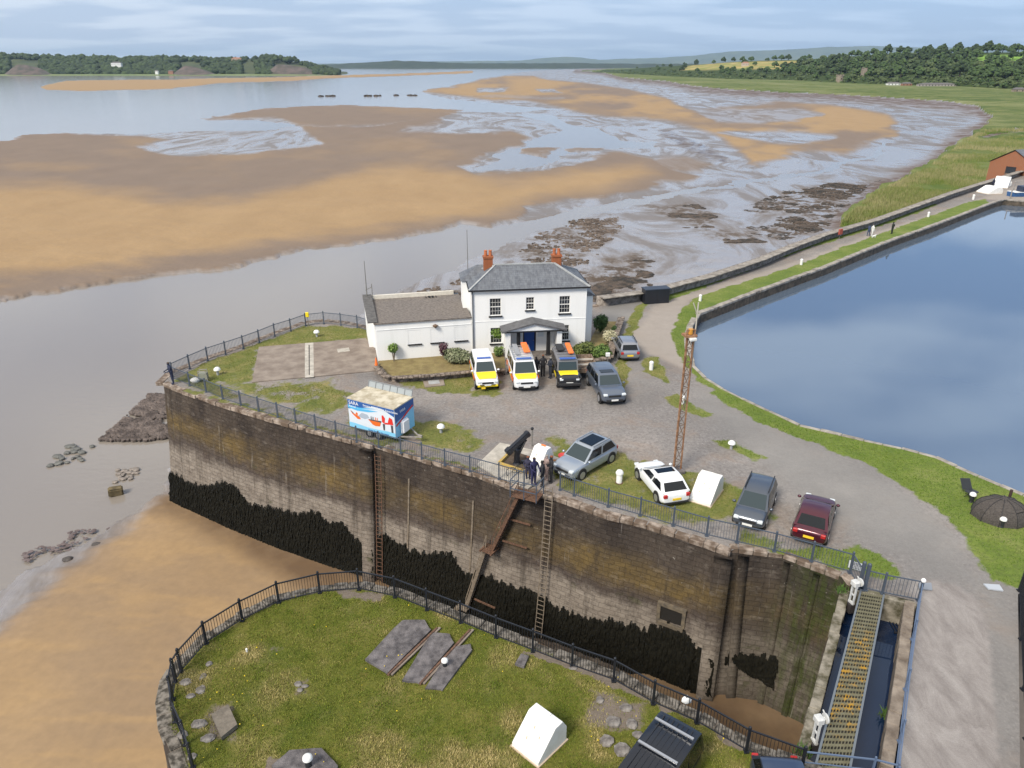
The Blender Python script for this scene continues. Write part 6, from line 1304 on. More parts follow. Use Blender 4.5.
def ex_pick(o, g):
    stripes(o, g, [MORG, MYLW, MORG, MYLW, MORG, MORG], .52, .36)
    b = MB(); b.box((g['xr'] + 1.1, 0, 1.42), (1.75, 1.5, .72)); b.build('canopy', MWHP, o, bevel=.12, seg=2); b = MB(); b.box((g['rx1'] - .4, 0, g['rh'] + .06), (.22, 1.1, .1)); b.build('light_bar', mat('blue lamp', (.05, .12, .4), .3), o, bevel=.03)
    b = MB(); b.box((g['xf'] + .01, 0, .52), (.06, 1.55, .14)); b.build('bumper_stripe', MYLW, o); b = MB(); b.box((g['xf'] + .06, -.35, .36), (.06, .3, .12)); b.build('yellow_plate', MPLY, o)
c_, r_ = front_rear((488, 392), (480.5, 367.5), 5.1)
car('pickup_truck', 'white rescue pickup with yellow bonnet, parked before the garden wall left of the van', 'pickup truck', c_, r_, L=5.1, W=1.85, H=1.78, belt=1.08, hood=1.02, hoodl=1.35, tail=.1, rake=.75, rrake=.12, body=MWHP, hoodm=MYLW, clear=.34, wr=.38, extra=ex_pick)
def ex_van(o, g):
    stripes(o, g, [MORG, MWHP, MORG, MYLW, MORG, MORG], .55, .5)
    z = g['rh'] + .12
    for i in range(7): b = MB(); x = g['rx0'] + .2 + i * (g['rx1'] - g['rx0'] - .3) / 6; b.bar((x, -.75, z), (x, .75, z), .05); b.build('rack_bar', MRIM, o)
    for sgn in (1, -1): b = MB(); b.bar((g['rx0'] + .1, sgn * .75, z), (g['rx1'], sgn * .75, z), .06); b.build('rack_rail', MRIM, o)
    b = MB(); b.box((g['rx0'] + .95, .42, z + .12), (2.1, .5, .14)); b.build('rescue_board', MORG, o, bevel=.05)
    b = MB(); b.box((g['rx0'] + 1.1, -.35, z + .06), (2.3, .4, .05)); b.build('ladder_rack', MRIM, o)
    b = MB(); b.box((g['rx1'] - .1, 0, z + .02), (.2, 1.2, .1)); b.build('light_bar', bpy.data.materials['blue lamp'], o, bevel=.03)
c_, r_ = front_rear((527, 392.5), (518.5, 369), 4.95)
car('rescue_van', 'white rescue van with yellow bonnet, roof rack and long orange board on top', 'van', c_, r_, L=4.95, W=1.98, H=1.98, belt=1.15, hood=1.05, hoodl=.95, tail=.04, rake=.72, rrake=.08, body=MWHP, hoodm=MYLW, clear=.22, wr=.34, extra=ex_van, boxy=False)
def ex_def(o, g):
    z = g['rh'] + .14
    for i in range(6): b = MB(); x = g['rx0'] + .1 + i * (g['rx1'] - g['rx0'] - .1) / 5; b.bar((x, -.72, z), (x, .72, z), .05); b.build('rack_bar', MRIM, o)
    b = MB(); b.box((g['rx0'] + 1.2, .42, z + .12), (2.2, .42, .16)); b.build('rescue_board', MORG, o, bevel=.05)
    b = MB(); b.box((g['rx0'] + .9, -.3, z + .1), (1.3, .6, .2)); b.build('roof_bag', MTRIM, o, bevel=.06)
    b = MB(); b.box((g['rx1'] - .05, 0, z + .02), (.22, 1.25, .12)); b.build('light_bar', bpy.data.materials['blue lamp'], o, bevel=.03)
    b = MB(); b.box((g['xf'] + .12, 0, .55), (.16, 1.75, .2)); b.build('front_bumper', MTRIM, o, bevel=.02)
    for sgn in (1, -1):
        b = MB(); b.box((g['xf'] - .55, sgn * (g['hw'] - .08), .98), (.95, .26, .1)); b.build('wing_top', MTRIM, o, bevel=.02)
    stripes(o, g, [MTRIM, MYLW, MTRIM, MYLW, MYLW, MTRIM], .6, .3)
    b = MB(); b.box((g['xf'] - .45, 0, 1.06), (.7, .9, .03)); b.build('bonnet_top', MYLW, o)
MBLKP = paint('gloss black vehicle paint', (.015, .016, .02), .2)
c_, r_ = front_rear((569.5, 390.5), (561.5, 369), 4.6)
car('off_road_vehicle', 'boxy black off-road vehicle with yellow bonnet and orange board on its roof rack', 'off-road vehicle', c_, r_, L=4.6, W=1.78, H=1.95, belt=1.15, hood=1.08, hoodl=1.15, tail=.03, rake=.2, rrake=.03, body=MBLKP, roofm=mat('grey roof paint', (.16, .16, .17), .5), hoodm=MYLW, clear=.38, wr=.4, boxy=True, extra=ex_def)
MGREY = paint('grey blue metallic paint', (.13, .155, .20), .5); 
c_, r_ = front_rear((614.5, 406.5), (602.5, 389), 4.95)
car('luxury_suv', 'large slate grey suv parked beside the brown trailer, facing the lock', 'car', c_, r_, L=4.95, W=1.95, H=1.8, belt=1.14, hood=1.10, hoodl=1.25, tail=.08, rake=.7, rrake=.3, body=MGREY, clear=.26, wr=.38, sunroof=False, boxy=False, extra=lambda o, g: (lambda b: (b.box((g['rx1'] - .5, 0, g['rh'] + .022), (.55, 1.0, .02)), b.build('sunroof', MCGL, o)))(MB()))
MSIL = paint('silver grey paint', (.30, .31, .34), .6)
c_, r_ = front_rear((628.5, 346), (629.5, 362), 4.2)
c_ = G(629.5, 362) + Vector((-.1, 2.1, 0)); r_ = math.atan2(1, -.06)
car('estate_car', 'silver grey car seen from behind on the lane by the shrubs', 'car', c_, r_, L=4.3, W=1.75, H=1.52, belt=.94, hood=.84, rake=.8, rrake=.35, body=MSIL, bars=2)
MSIL2 = paint('bright silver paint', (.36, .40, .45), .55)
c_, r_ = by_wheels((582.5, 479), (608, 464), 1, 1.83)
car('silver_suv', 'bright silver suv with dark glass roof parked beside the white locker by the platform', 'car', c_, r_, L=4.5, W=1.84, H=1.66, belt=1.0, hood=.97, hoodl=1.15, rake=.85, rrake=.5, body=MSIL2, clear=.22, wr=.36, sunroof=True, bars=1)
c_, r_ = by_wheels((638.7, 479.5), (656.5, 501.5), 1, 1.8)
car('white_hatchback', 'white hatchback with yellow rear plate parked on the grass beside the lattice mast', 'car', c_, r_, L=4.25, W=1.8, H=1.44, belt=.93, hood=.82, hoodl=1.1, rake=.95, rrake=.55, body=paint('white hatchback paint', (.74, .76, .77), 0), extra=lambda o, g: (lambda b: (b.box((g['rx1'] - .45, 0, g['rh'] + .02), (.5, 1.1, .02)), b.build('sunroof', MCGL, o)))(MB()))
MGR2 = paint('dark grey metallic paint', (.085, .10, .125), .5)
c_, r_ = front_rear((746, 531.5), (758, 502), 4.25)
car('people_carrier', 'dark grey people carrier with pale headlights facing the railing, left of the maroon car', 'car', c_, r_, L=4.25, W=1.76, H=1.6, belt=.98, hood=.92, hoodl=.85, rake=.85, rrake=.3, body=MGR2, bars=2)
MMAR = paint('maroon metallic paint', (.075, .010, .022), .4)
c_, r_ = front_rear((818.5, 505), (806, 546), 4.35); a0 = G(806.5, 546.5); dd = Vector((math.cos(r_), math.sin(r_), 0)); c_ = a0 + dd * 2.15
car('maroon_hatchback', 'dark maroon hatchback with yellow rear plate backed up to the railing', 'car', c_, r_, L=4.3, W=1.8, H=1.45, belt=.95, hood=.84, rake=.85, rrake=.75, tail=.3, body=MMAR)
# black van in the foreground
MNAV = paint('black van paint', (.006, .008, .014), .3, .35); q0, q1, q2 = G(664, 712, 1.95), G(699, 728, 1.95), G(622, 769, 1.95); dv = (q2 - q0).normalized(); cen = (q0 + q1) / 2 + dv * 2.35; cen.z = 0
def ex_bv(o, g):
    for x in (g['rx0'] + .55, g['rx0'] + 1.75): b = MB(); b.bar((x, -.72, g['rh'] + .1), (x, .72, g['rh'] + .1), .09, .05); b.build('roof_bar', MRIM, o)
    for i in range(7): b = MB(); b.box(((g['rx0'] + g['rx1']) / 2, -.54 + i * .18, g['rh'] + .018), (g['rx1'] - g['rx0'] - .3, .03, .02)); b.build('roof_rib', MNAV, o)
car('panel_van', 'black van with two pale roof bars parked on the turf against the pier railing', 'van', cen, math.atan2(dv.y, dv.x), L=4.95, W=1.95, H=1.95, belt=1.15, hood=1.08, hoodl=1.0, tail=.04, rake=.7, rrake=.1, body=MNAV, clear=.22, wr=.34, extra=ex_bv)
cr_ = G(776, 763, 1.45); cr_.z = 0
car('parked_car', 'dark blue car whose roof just shows at the bottom edge beside the black van', 'car', cr_ + Vector((.12, -1.25, 0)), math.radians(-95), L=4.2, W=1.75, H=1.47, body=paint('dark blue paint', (.05, .07, .12), .5))

# ------------------------------------------------------------------ exhibition trailer
def solve_z(p, v):
    lo, hi = 0, 30
    for _ in range(40):
        m_ = (lo + hi) / 2
        if proj(p.x, p.y, m_)[1] > v: lo = m_
        else: hi = m_
    return lo
T0, T1, T2 = G(350, 426.5, .45), G(396, 438.8, .45), G(412.3, 429, .45)
tx_ = (T1 - T0); TL_ = tx_.length; tr = math.atan2(tx_.y, tx_.x); TD = 2.15; TH = 2.45
print('trailer', TL_, (T2 - T1).length, solve_z(T0, 400.5), solve_z(T1, 412))
o = empty('exhibition_trailer', Vector((T0.x, T0.y, 0)), tr, 'blue picture covered display trailer with orange boats on its side, parked by the lock railing', 'trailer')
MTB = mat('trailer white', (.66, .68, .70), .5); zt = .45 + TH - .35
b = MB(); b.box((TL_ / 2, TD / 2, (.45 + zt) / 2), (TL_, TD, zt - .45)); b.build('body', MTB, o, bevel=.02)
b = MB(); b.box((TL_ / 2, TD / 2, zt + .03), (TL_ + .04, TD + .04, .06)); b.build('roof', mat('stained cream roof', (.34, .29, .20), .8, col2=(.56, .51, .40), scale=1.6, th=(.38, .6)), o)
b = MB(); zr0 = zt + .06
for i in range(7): b.bar((.1 + i * (TL_ - .2) / 6, TD - .04, zr0), (.1 + i * (TL_ - .2) / 6, TD + .1, zr0 + .44), .04)
b.bar((.1, TD + .1, zr0 + .44), (TL_ - .1, TD + .1, zr0 + .44), .05); b.build('awning_frame', mat('grey frame', (.22, .23, .24), .6), o)
b = MB(); b.add([(.1, TD - .02, zr0 + .02), (TL_ - .1, TD - .02, zr0 + .02), (TL_ - .1, TD + .12, zr0 + .42), (.1, TD + .12, zr0 + .42)], [(0, 1, 2, 3)]); b.build('awning_panel', mat('pale panel', (.30, .33, .34), .5), o)
H_ = zt - .45; Lp = TL_
def flatpoly(name, pts, m_, y, par=o, face='front'):
    b = MB(); P = [((p[0] * Lp, y, .45 + p[1] * H_) if face == 'front' else (TL_ - y, p[0] * TD, .45 + p[1] * H_)) for p in pts]; b.add(P, [tuple(range(len(P)))]); return b.build(name, m_, par)
Cb = mat('sea blue print', (.02, .10, .33), .4); Cl = mat('sky blue print', (.08, .42, .72), .4); Cp = mat('pale print', (.62, .68, .74), .4); Cc = mat('light cyan print', (.22, .55, .78), .4); Cr = mat('red print', (.65, .03, .02), .4); Co = mat('orange print', (.72, .14, .02), .4); Cd = mat('dark print', (.07, .07, .08), .4); Cg = mat('grey wave print', (.36, .42, .50), .4)
def wavy(z, a, ph, n_=14, x0=0, x1=1): return [(x0 + (x1 - x0) * i / n_, z + a * math.sin(i * .55 + ph)) for i in range(n_ + 1)]
art = flatpoly('side_picture', [(.005, .01), (.995, .01), (.995, .99), (.005, .99)], Cp, -.012)
flatpoly('blue_band', [(.005, .99), (.005, .66)] + [(x, .66 + .28 * min(1, (x / .55)) ** 1.3) for x in (.1, .2, .3, .4, .5, .55)] + [(.75, .93), (.995, .74), (.995, .99)], Cb, -.018, art)
flatpoly('light_swoosh', [(.005, .80), (.1, .74), (.25, .74), (.45, .80), (.62, .87), (.45, .84), (.25, .78)] , Cl, -.022, art)
flatpoly('light_swoosh', [(.005, .70), (.2, .655), (.45, .70), (.66, .80), (.45, .78), (.2, .73), (.005, .80)], Cl, -.024, art)
flatpoly('sea_band', [(.005, .01)] + [(.995, .01)] + wavy(.17, .02, 1)[::-1], Cc, -.018, art)
flatpoly('wave', [(.2, .45), (.3, .62), (.42, .60), (.46, .50), (.36, .42)], Cg, -.018, art)
flatpoly('boat_picture', [(.05, .60), (.09, .50), (.20, .36), (.27, .38), (.24, .46), (.12, .53)], Co, -.022, art); flatpoly('boat_picture', [(.05, .63), (.06, .62), (.12, .54), (.10, .52)], Cd, -.026, art)
flatpoly('crew_picture', [(.16, .52), (.18, .60), (.21, .56), (.20, .48)], Co, -.024, art)
flatpoly('boat_picture', [(.42, .44), (.71, .46), (.68, .30), (.58, .27), (.52, .30), (.46, .40)], Co, -.022, art); flatpoly('boat_picture', [(.44, .46), (.72, .50), (.71, .44), (.46, .43)], Cd, -.026, art)
for x in (.49, .53, .58, .62): flatpoly('crew_picture', [(x, .47), (x + .02, .47), (x + .018, .58), (x + .004, .58)], Co if x > .55 else Cd, -.028, art)
flatpoly('figure_picture', [(.73, .48), (.78, .42), (.80, .62), (.76, .72), (.73, .70)], Cr, -.024, art); flatpoly('figure_picture', [(.74, .42), (.79, .42), (.78, .2), (.75, .2)], Cd, -.022, art)
flatpoly('figure_picture', [(.85, .44), (.97, .46), (.95, .66), (.89, .70), (.86, .56)], Cr, -.024, art); flatpoly('figure_picture', [(.91, .44), (.96, .44), (.96, .18), (.92, .18)], Cd, -.022, art); flatpoly('arm_picture', [(.79, .42), (.87, .44), (.87, .50), (.79, .48)], Cr, -.027, art)
endp = flatpoly('end_picture', [(.01, .01), (.99, .01), (.99, .99), (.01, .99)], Cc, -.012, o, 'end'); flatpoly('blue_band', [(.01, .99), (.99, .99), (.99, .72), (.01, .52)], Cb, -.018, endp, 'end'); flatpoly('red_stripe', [(.05, .46), (.35, .56), (.6, .68), (.93, .80), (.93, .74), (.6, .60), (.3, .48), (.05, .38)], Cr, -.024, endp, 'end')
MTXT = mat('white lettering', (.80, .82, .85), .5)
def text(body, size, loc, rot, m_, parent, ext=.004, align='LEFT'):
    cu = bpy.data.curves.new('lettering', 'FONT'); cu.body = body; cu.size = size; cu.extrude = ext; cu.align_x = align; t = bpy.data.objects.new('t', cu); C.objects.link(t)
    me = bpy.data.meshes.new_from_object(t.evaluated_get(bpy.context.evaluated_depsgraph_get())); bpy.data.objects.remove(t); q = meshobj('lettering', me, m_, parent); q.location = loc; q.rotation_euler = rot; return q
text('SARA', .34, (.10, -.03, zt - .34), (math.pi / 2, 0, 0), MTXT, art); text('Rescue', .2, (.12, -.03, zt - .54), (math.pi / 2, 0, 0), MTXT, art)
text('Severn Area Rescue Association', .215, (1.30, -.03, zt - .26), (math.pi / 2, 0, 0), MTXT, art)
text('Saving lives on the water', .17, (1.6, -.03, .56), (math.pi / 2, 0, 0), Cb, art); text('SARA', .26, (TL_ + .03, .55, zt - .45), (math.pi / 2, 0, math.pi / 2), MTXT, endp)
b = MB(); b.box((TL_ + .12, TD * .42, 1.05), (.28, .85, 1.0)); b.build('front_box', mat('white gas box', (.74, .75, .76), .5), o, bevel=.12, seg=3)
b = MB(); b.bar((TL_, TD * .2, .42), (TL_ + 1.25, TD * .45, .42), .08); b.bar((TL_, TD * .8, .42), (TL_ + 1.25, TD * .45, .42), .08); b.box((TL_ + 1.25, TD * .45, .5), (.3, .14, .16)); b.build('drawbar', MGAL, o)
for x in (TL_ * .42, TL_ * .42 + .75):
    for y in (.12, TD - .12): b = MB(); b.tube((x, y - .1, .3), (x, y + .1, .3), .3, n=16); w = b.build('wheel', MTYRE, o); b = MB(); b.tube((x, y - .11 if y < 1 else y + .09, .3), (x, y - .09 if y < 1 else y + .11, .3), .17, n=12); b.build('rim', MRIM, w)
# brown farm trailer
c_, r_ = front_rear((588, 380), (578, 360), 3.2); o = empty('flat_trailer', c_, r_, 'weathered brown open trailer between the black off-road vehicle and the grey suv', 'trailer'); MW = mat('weathered trailer boards', (.15, .10, .07), .9, col2=(.30, .235, .18), scale=4)
b = MB(); b.box((0, 0, .62), (3.1, 1.7, .06)); b.build('floor', MW, o)
for y in (-.84, .84): b = MB(); b.box((0, y, .80), (3.1, .05, .34)); b.build('side_board', MW, o)
for x in (-1.53, 1.53): b = MB(); b.box((x, 0, .80), (.05, 1.6, .34)); b.build('end_board', MW, o)
for x in (-.6, .5): b = MB(); b.box((x, 0, .9), (.28, 1.6, .04)); b.build('plank', MSTRIPC, o)
for y in (-.9, .9): b = MB(); b.tube((-.1, y - .09, .3), (-.1, y + .09, .3), .3, n=16); b.build('wheel', MTYRE, o)
b = MB(); b.bar((1.5, 0, .5), (2.5, 0, .42), .09); b.build('drawbar', MRUST, o)

# ------------------------------------------------------------------ lattice mast
base = G(675.5, 471.5); zt_ = solve_z(base, 335); print('mast', zt_)
m_o = empty('lattice_mast', base, .25, 'tall rusty lattice mast with a floodlight at its top beside the white hatchback', 'mast'); MMR = mat('orange rust steel', (.17, .075, .035), .85, col2=(.36, .20, .11), scale=4)
w0 = .25
for sx, sy in ((-1, -.6), (1, -.6), (0, .9)):
    b = MB(); b.bar((sx * w0, sy * w0, 0), (sx * w0 * .8, sy * w0 * .8, zt_), .075); b.build('leg', MMR, m_o)
b = MB(); n_ = 11; cs_ = [(-1, -.6), (1, -.6), (0, .9)]
for i in range(n_):
    z0, z1 = zt_ * i / n_, zt_ * (i + 1) / n_
    for j in range(3):
        a, c = cs_[j], cs_[(j + 1) % 3]; f0, f1 = (1 - .2 * z0 / zt_) * w0, (1 - .2 * z1 / zt_) * w0
        b.bar((a[0] * f0, a[1] * f0, z0), (c[0] * f1, c[1] * f1, z1), .03) if i % 2 else b.bar((c[0] * f0, c[1] * f0, z0), (a[0] * f1, a[1] * f1, z1), .03)
        b.bar((a[0] * f1, a[1] * f1, z1), (c[0] * f1, c[1] * f1, z1), .03)
b.build('bracing', mat('grey brown bracing', (.16, .11, .08), .8), m_o)
b = MB(); b.box((0, 0, zt_), (.7, .6, .12)); b.bar((-.25, -.15, zt_), (-.25, -.15, zt_ + .35), .06); b.bar((.25, -.15, zt_), (.25, -.15, zt_ + .35), .06); b.bar((-.25, -.15, zt_ + .35), (.25, -.15, zt_ + .35), .06); b.build('top_frame', MMR, m_o)
b = MB(); b.box((.05, -.38, zt_ - .15), (.42, .22, .18)); b.build('floodlight', mat('white lamp housing', (.62, .63, .62), .5), m_o, bevel=.04); b = MB(); b.tube((0, -.1, zt_ + .1), (0, -.1, zt_ + .4), .14); b.build('amber_lamp', mat('amber lamp', (.55, .26, .04), .4), m_o)
b = MB(); zz = solve_z(base, 303) ; b.tube((.32, 0, zt_ - 4.5), (.36, 0, zz), .04); b.tube((.36, 0, zz - .7), (.05, 0, zz), .03); b.build('aerial_pole', mat('pale pole', (.45, .42, .36), .6), m_o)
b = MB(); b.box((.0, -.1, .12), (.9, .7, .24)); b.build('base_block', MSL, m_o, bevel=.04)
# ------------------------------------------------------------------ wedge shaped white lockers
MLOCK = mat('white locker paint', (.72, .71, .67), .7, col2=(.80, .80, .78), scale=2.5); MLRUST = mat('rust stain', (.50, .40, .30), .9)
def locker(p, rz, label, L=1.9, W=1.35, H=1.15, orange=False):
    o = empty('white_locker', p, rz, label, 'locker'); b = MB(); prof = [(-L / 2, 0), (-L / 2, .22), (L * .08, H), (L * .34, H), (L / 2, H * .62), (L / 2, 0)]
    b.add([(x, -W / 2, z) for x, z in prof] + [(x, W / 2, z) for x, z in prof], [tuple(range(6))[::-1], tuple(range(6, 12))] + [(i, (i + 1) % 6, 6 + (i + 1) % 6, 6 + i) for i in range(6)]); b.build('housing', MLOCK, o, bevel=.02)
    b = MB(); b.box((-.0, 0, .03), (L + .1, W + .1, .06)); b.build('base_strip', MLRUST, o)
    b = MB(); b.box((L * .27, 0, H + .03), (.12, .3, .05)); b.build('handle', MLOCK if not orange else MORG, o)
    sl = Vector((L * .58, 0, H - .22)).normalized()
    for f, y in ((.35, .2), (.55, -.25), (.7, .1)):
        c = Vector((-L / 2, y, .22)).lerp(Vector((L * .08, y, H)), f); nrm = Vector((-sl.z, 0, sl.x)); c = c + nrm * .006; u = sl * .06; w = Vector((0, .04, 0)); b = MB(); b.add([c - u - w, c + u - w * .3, c + u * .5 + w, c - u + w * .6], [(0, 1, 2, 3)]); b.build('rust_spot', MLRUST, o)
    return o
def ang(a, b): d = G(*b) - G(*a); return math.atan2(d.y, d.x)
locker((G(509, 750) + G(569, 737)) / 2, ang((541, 764), (569, 737)), 'large white wedge shaped locker with faint rust spots on the pier turf', (G(541, 764) - G(569, 737)).length, (G(509, 750) - G(541, 764)).length, 1.15)
locker((G(689, 501) + G(722.5, 490.6)) / 2, ang((710, 508), (722.5, 490.6)), 'white wedge shaped locker on the grass between the hatchback and people carrier', (G(710, 508) - G(722.5, 490.6)).length, (G(689, 501) - G(710, 508)).length, 1.2)
locker(G(539, 470), ang((532, 476), (547, 465)), 'white wedge shaped locker behind the people at the platform', 1.7, .95, 1.5, True)
locker(G(989, 193), .2, 'white wedge locker with red mark on the causeway, nearer of the two', 6.5 * .5, 3.0, 1.3); locker(G(1001, 187), .9, 'white wedge locker on the causeway, farther of the two', 3.4, 2.6, 2.0)
# ------------------------------------------------------------------ bollards
MBW = mat('white bollard paint', (.74, .74, .72), .6); MBD = mat('black bollard', (.02, .022, .025), .5)
def bollard(px, kind, label, s=1.0):
    o = empty('bollard', G(*px), 0, label, 'bollard'); o.scale = (s, s, s)
    if kind == 'mush':
        b = MB(); b.lathe([(.10, 0), (.10, .42)], n=12); b.build('stem', mat('grey stem', (.32, .33, .34), .7), o); b = MB(); b.lathe([(.12, .40), (.27, .44), (.25, .56), (.14, .66), (.02, .69)], n=16); b.build('cap', MBW, o, smooth=50)
    elif kind == 'post':
        b = MB(); b.lathe([(.18, 0), (.18, .62), (.16, .66)], n=12); b.build('stem', MBW, o, smooth=40); b = MB(); b.lathe([(.22, .62), (.24, .72), (.16, .86), (.02, .9)], n=16); b.build('cap', MBW, o, smooth=50)
        b = MB(); b.lathe([(.24, 0), (.22, .06)], n=12); b.build('base', MRUST, o)
    elif kind == 'black':
        b = MB(); b.lathe([(.15, 0), (.12, .1), (.12, .42)], n=12); b.build('stem', MBD, o); b = MB(); b.lathe([(.14, .42), (.18, .46), (.17, .56), (.1, .62), (.02, .63)], n=16); b.build('cap', MBW, o, smooth=50)
    else:
        b = MB(); b.lathe([(.14, 0), (.14, .5)], n=12); b.build('stem', MBW, o, smooth=40); b = MB(); b.lathe([(.15, .5), (.16, .56), (.1, .64), (.02, .66)], n=12); b.build('cap', MBW, o, smooth=50)
    return o
for px, kd, lb, s in [((218, 375), 'mush', 'white mushroom bollard on the grass near the far corner of the quay', 1), ((317, 337), 'mush', 'white mushroom bollard on the grass behind the concrete pad', 1), ((441, 433), 'mush', 'white mushroom bollard right of the display trailer', 1),
    ((619, 483), 'post', 'stout white bollard between the silver suv and the white hatchback', 1), ((731, 449), 'mush', 'white bollard in the small grass patch right of the mast', .9), ((651, 370), 'plain', 'white bollard in the grass patch near the silver car on the lane', 1.2), ((682, 404), 'plain', 'white bollard in the grass patch behind the mast', 1.1),
    ((700, 301), 'plain', 'white bollard on the verge at the tip of the basin', 1.1), ((801, 265), 'plain', 'white bollard on the causeway verge, nearest the basin tip after the first', 1.2), ((928, 217), 'plain', 'white bollard on the causeway verge beyond the walkers', 1.3), ((973, 199.5), 'plain', 'white bollard at the far end of the causeway verge', 1.4), ((1010, 186), 'plain', 'white bollard beyond the farther causeway locker', 1.3),
    ((971, 502), 'black', 'black bollard with white cap beside the angler chair', 1), ((1001, 527), 'black', 'black bollard with white cap in front of the brown shelter', 1), ((445, 668), 'black', 'black bollard with white cap on the dark slabs of the pier', .8), ((309, 768), 'black', 'black bollard with white cap on the rounded slab at the bottom edge', 1), ((247, 652), 'plain', 'tiny white marker peg in the pier turf', .3)]: bollard(px, kd, lb, s)
# ------------------------------------------------------------------ crane, post, bicycle, planks, cone, signs, bin
MCR = mat('black crane enamel', (.012, .014, .02), .4); co = empty('quay_crane', G(517, 465), math.radians(35), 'black folded quay crane with thick raised boom in the pit near the platform', 'crane'); co.scale = (.66, .66, .66)
b = MB(); b.lathe([(.5, 0), (.45, .15), (.30, .3), (.28, 1.5), (.36, 1.55), (.36, 1.75)], n=16); b.build('pedestal', MCR, co, smooth=35)
b = MB(); A_, B_ = Vector((-1.0, 0, 1.75)), Vector((1.25, 0, 3.0)); b.bar(A_, B_, .52, .5); b.bar(A_ + Vector((-.2, 0, -.1)), A_ + Vector((.3, 0, .2)), .62, .62); b.bar(B_ - Vector((.25, 0, .14)), B_ + Vector((.1, 0, .06)), .58, .58); b.build('boom', MCR, co, bevel=.08, seg=2)
b = MB(); b.bar((0, 0, 1.6), (1.0, 0, 2.45), .26); b.tube((.1, -.2, 1.2), (.8, -.2, 2.4), .09); b.build('ram', MTRIM, co); b = MB(); d_ = (B_ - A_).normalized(); b.tube(B_ + d_ * .1, B_ + d_ * .13, .17, n=16); b.build('end_disc', MBW, co)
b = MB(); b.bar((.3, -.3, .35), (1.4, -.6, .2), .3); b.build('stabiliser', MCR, co)
o = empty('slim_post', G(532, 446), 0, 'slim post with small black head behind the crane pit', 'post'); b = MB(); b.tube((0, 0, 0), (0, 0, 1.2), .03); b.build('pole', Mpole, o); b = MB(); b.ball((0, 0, 1.28), .11); b.build('head', MCR, o)
def torus(b, c, R_, r, axis_rot, n=20, m=6):
    rings = []
    for i in range(n):
        t = 2 * math.pi * i / n; rings.append([axis_rot @ Vector(((R_ + r * math.cos(2 * math.pi * j / m)) * math.cos(t), r * math.sin(2 * math.pi * j / m), (R_ + r * math.cos(2 * math.pi * j / m)) * math.sin(t))) + Vector(c) for j in range(m)])
    rings.append(rings[0]); b.loft(rings, cap=False)
bo_ = empty('bicycle', G(520, 476.5), .12, 'dark bicycle leaning inside the railing left of the platform', 'bicycle'); I3 = Matrix.Identity(3)
for x in (-.52, .52): b = MB(); torus(b, (x, 0, .34), .33, .022, I3); w = b.build('wheel', MTYRE, bo_); b = MB(); [b.bar((x, 0, .34), (x + .32 * math.cos(a * .785), 0, .34 + .32 * math.sin(a * .785)), .006) for a in range(8)]; b.build('spokes', MGAL, w)
b = MB(); [b.tube(p, q, .02, n=6) for p, q in (((-.52, 0, .34), (-.05, 0, .3)), ((-.05, 0, .3), (-.2, 0, .82)), ((-.52, 0, .34), (-.18, 0, .75)), ((-.05, 0, .3), (.38, 0, .8)), ((-.18, 0, .75), (.38, 0, .8)), ((.52, 0, .34), (.36, 0, .95)))]; b.build('frame', mat('dark olive frame', (.06, .06, .03), .4), bo_)
b = MB(); b.box((-.21, 0, .87), (.26, .13, .05)); b.build('saddle', MTRIM, bo_, bevel=.02); b = MB(); b.tube((.34, -.28, 1.0), (.34, .28, 1.0), .016); b.build('handlebar', MTRIM, bo_)
o = empty('plank_stack', G(554, 462), -.35, 'orange brown planks lying on the ground right of the white locker by the platform', 'planks'); b = MB()
for i in range(3): b.box((.0, i * .22 - .2, .06 + .05 * (i % 2)), (2.2, .18, .06), .04 * i)
b.build('planks', mat('orange brown plank', (.42, .20, .08), .8, var=.3), o); o = empty('red_bin', G(563, 462), 0, 'small red tub beside the front of the silver suv', 'tub'); b = MB(); b.lathe([(.24, 0), (.3, .42), (.32, .45)], n=14); b.build('tub', MTAIL, o); b = MB(); b.lathe([(.33, .45), (.33, .5)], n=14); b.build('lid', mat('red lid', (.55, .05, .04), .5), o)
o = empty('traffic_cone', G(376.5, 366), 0, 'orange traffic cone at the near corner of the white store', 'traffic cone'); b = MB(); b.box((0, 0, .02), (.4, .4, .05)); b.build('base', MTRIM, o); b = MB(); b.lathe([(.15, .05), (.03, .75)], n=12); b.build('cone', MORG, o)
o = empty('sign_post', G(607, 368), .1, 'small white sign on a post at the roadside corner of the shrubs', 'sign'); b = MB(); b.tube((0, 0, 0), (0, 0, 1.1), .04); b.build('post', Mpole, o); b = MB(); b.box((0, -.03, 1.2), (.34, .2, .3)); b.build('box', MBW, o, bevel=.02)
o = empty('wall_sign', G(854, 572.5, 0), -.55, 'small white notice fixed on the railing by the lock gate', 'sign'); b = MB(); b.box((0, -.06, .45), (.62, .03, .42)); b.build('board', mat('notice board white', (.60, .63, .66), .5), o)
for i in range(4): text(['DANGER', 'DEEP WATER', 'NO', 'SWIMMING'][i], .075, (0, -.08, .56 - i * .09), (math.pi / 2, 0, 0), MTRIM, o, .002, 'CENTER')
o = empty('dark_store_box', G(655.5, 301.5) + Vector((0, -.75, 0)), .22, 'black rectangular storage box standing against the sea wall', 'storage box'); b = MB(); b.box((0, .5, .75), (2.7, 1.1, 1.5)); b.build('body', MCR, o, bevel=.03); b = MB(); b.box((0, .5, 1.55), (2.8, 1.2, .1)); b.build('lid', mat('dark blue lid', (.03, .04, .06), .5), o); b = MB(); b.box((0, -.07, .8), (.03, .03, 1.3)); b.build('door_seam', MTRIM, o)
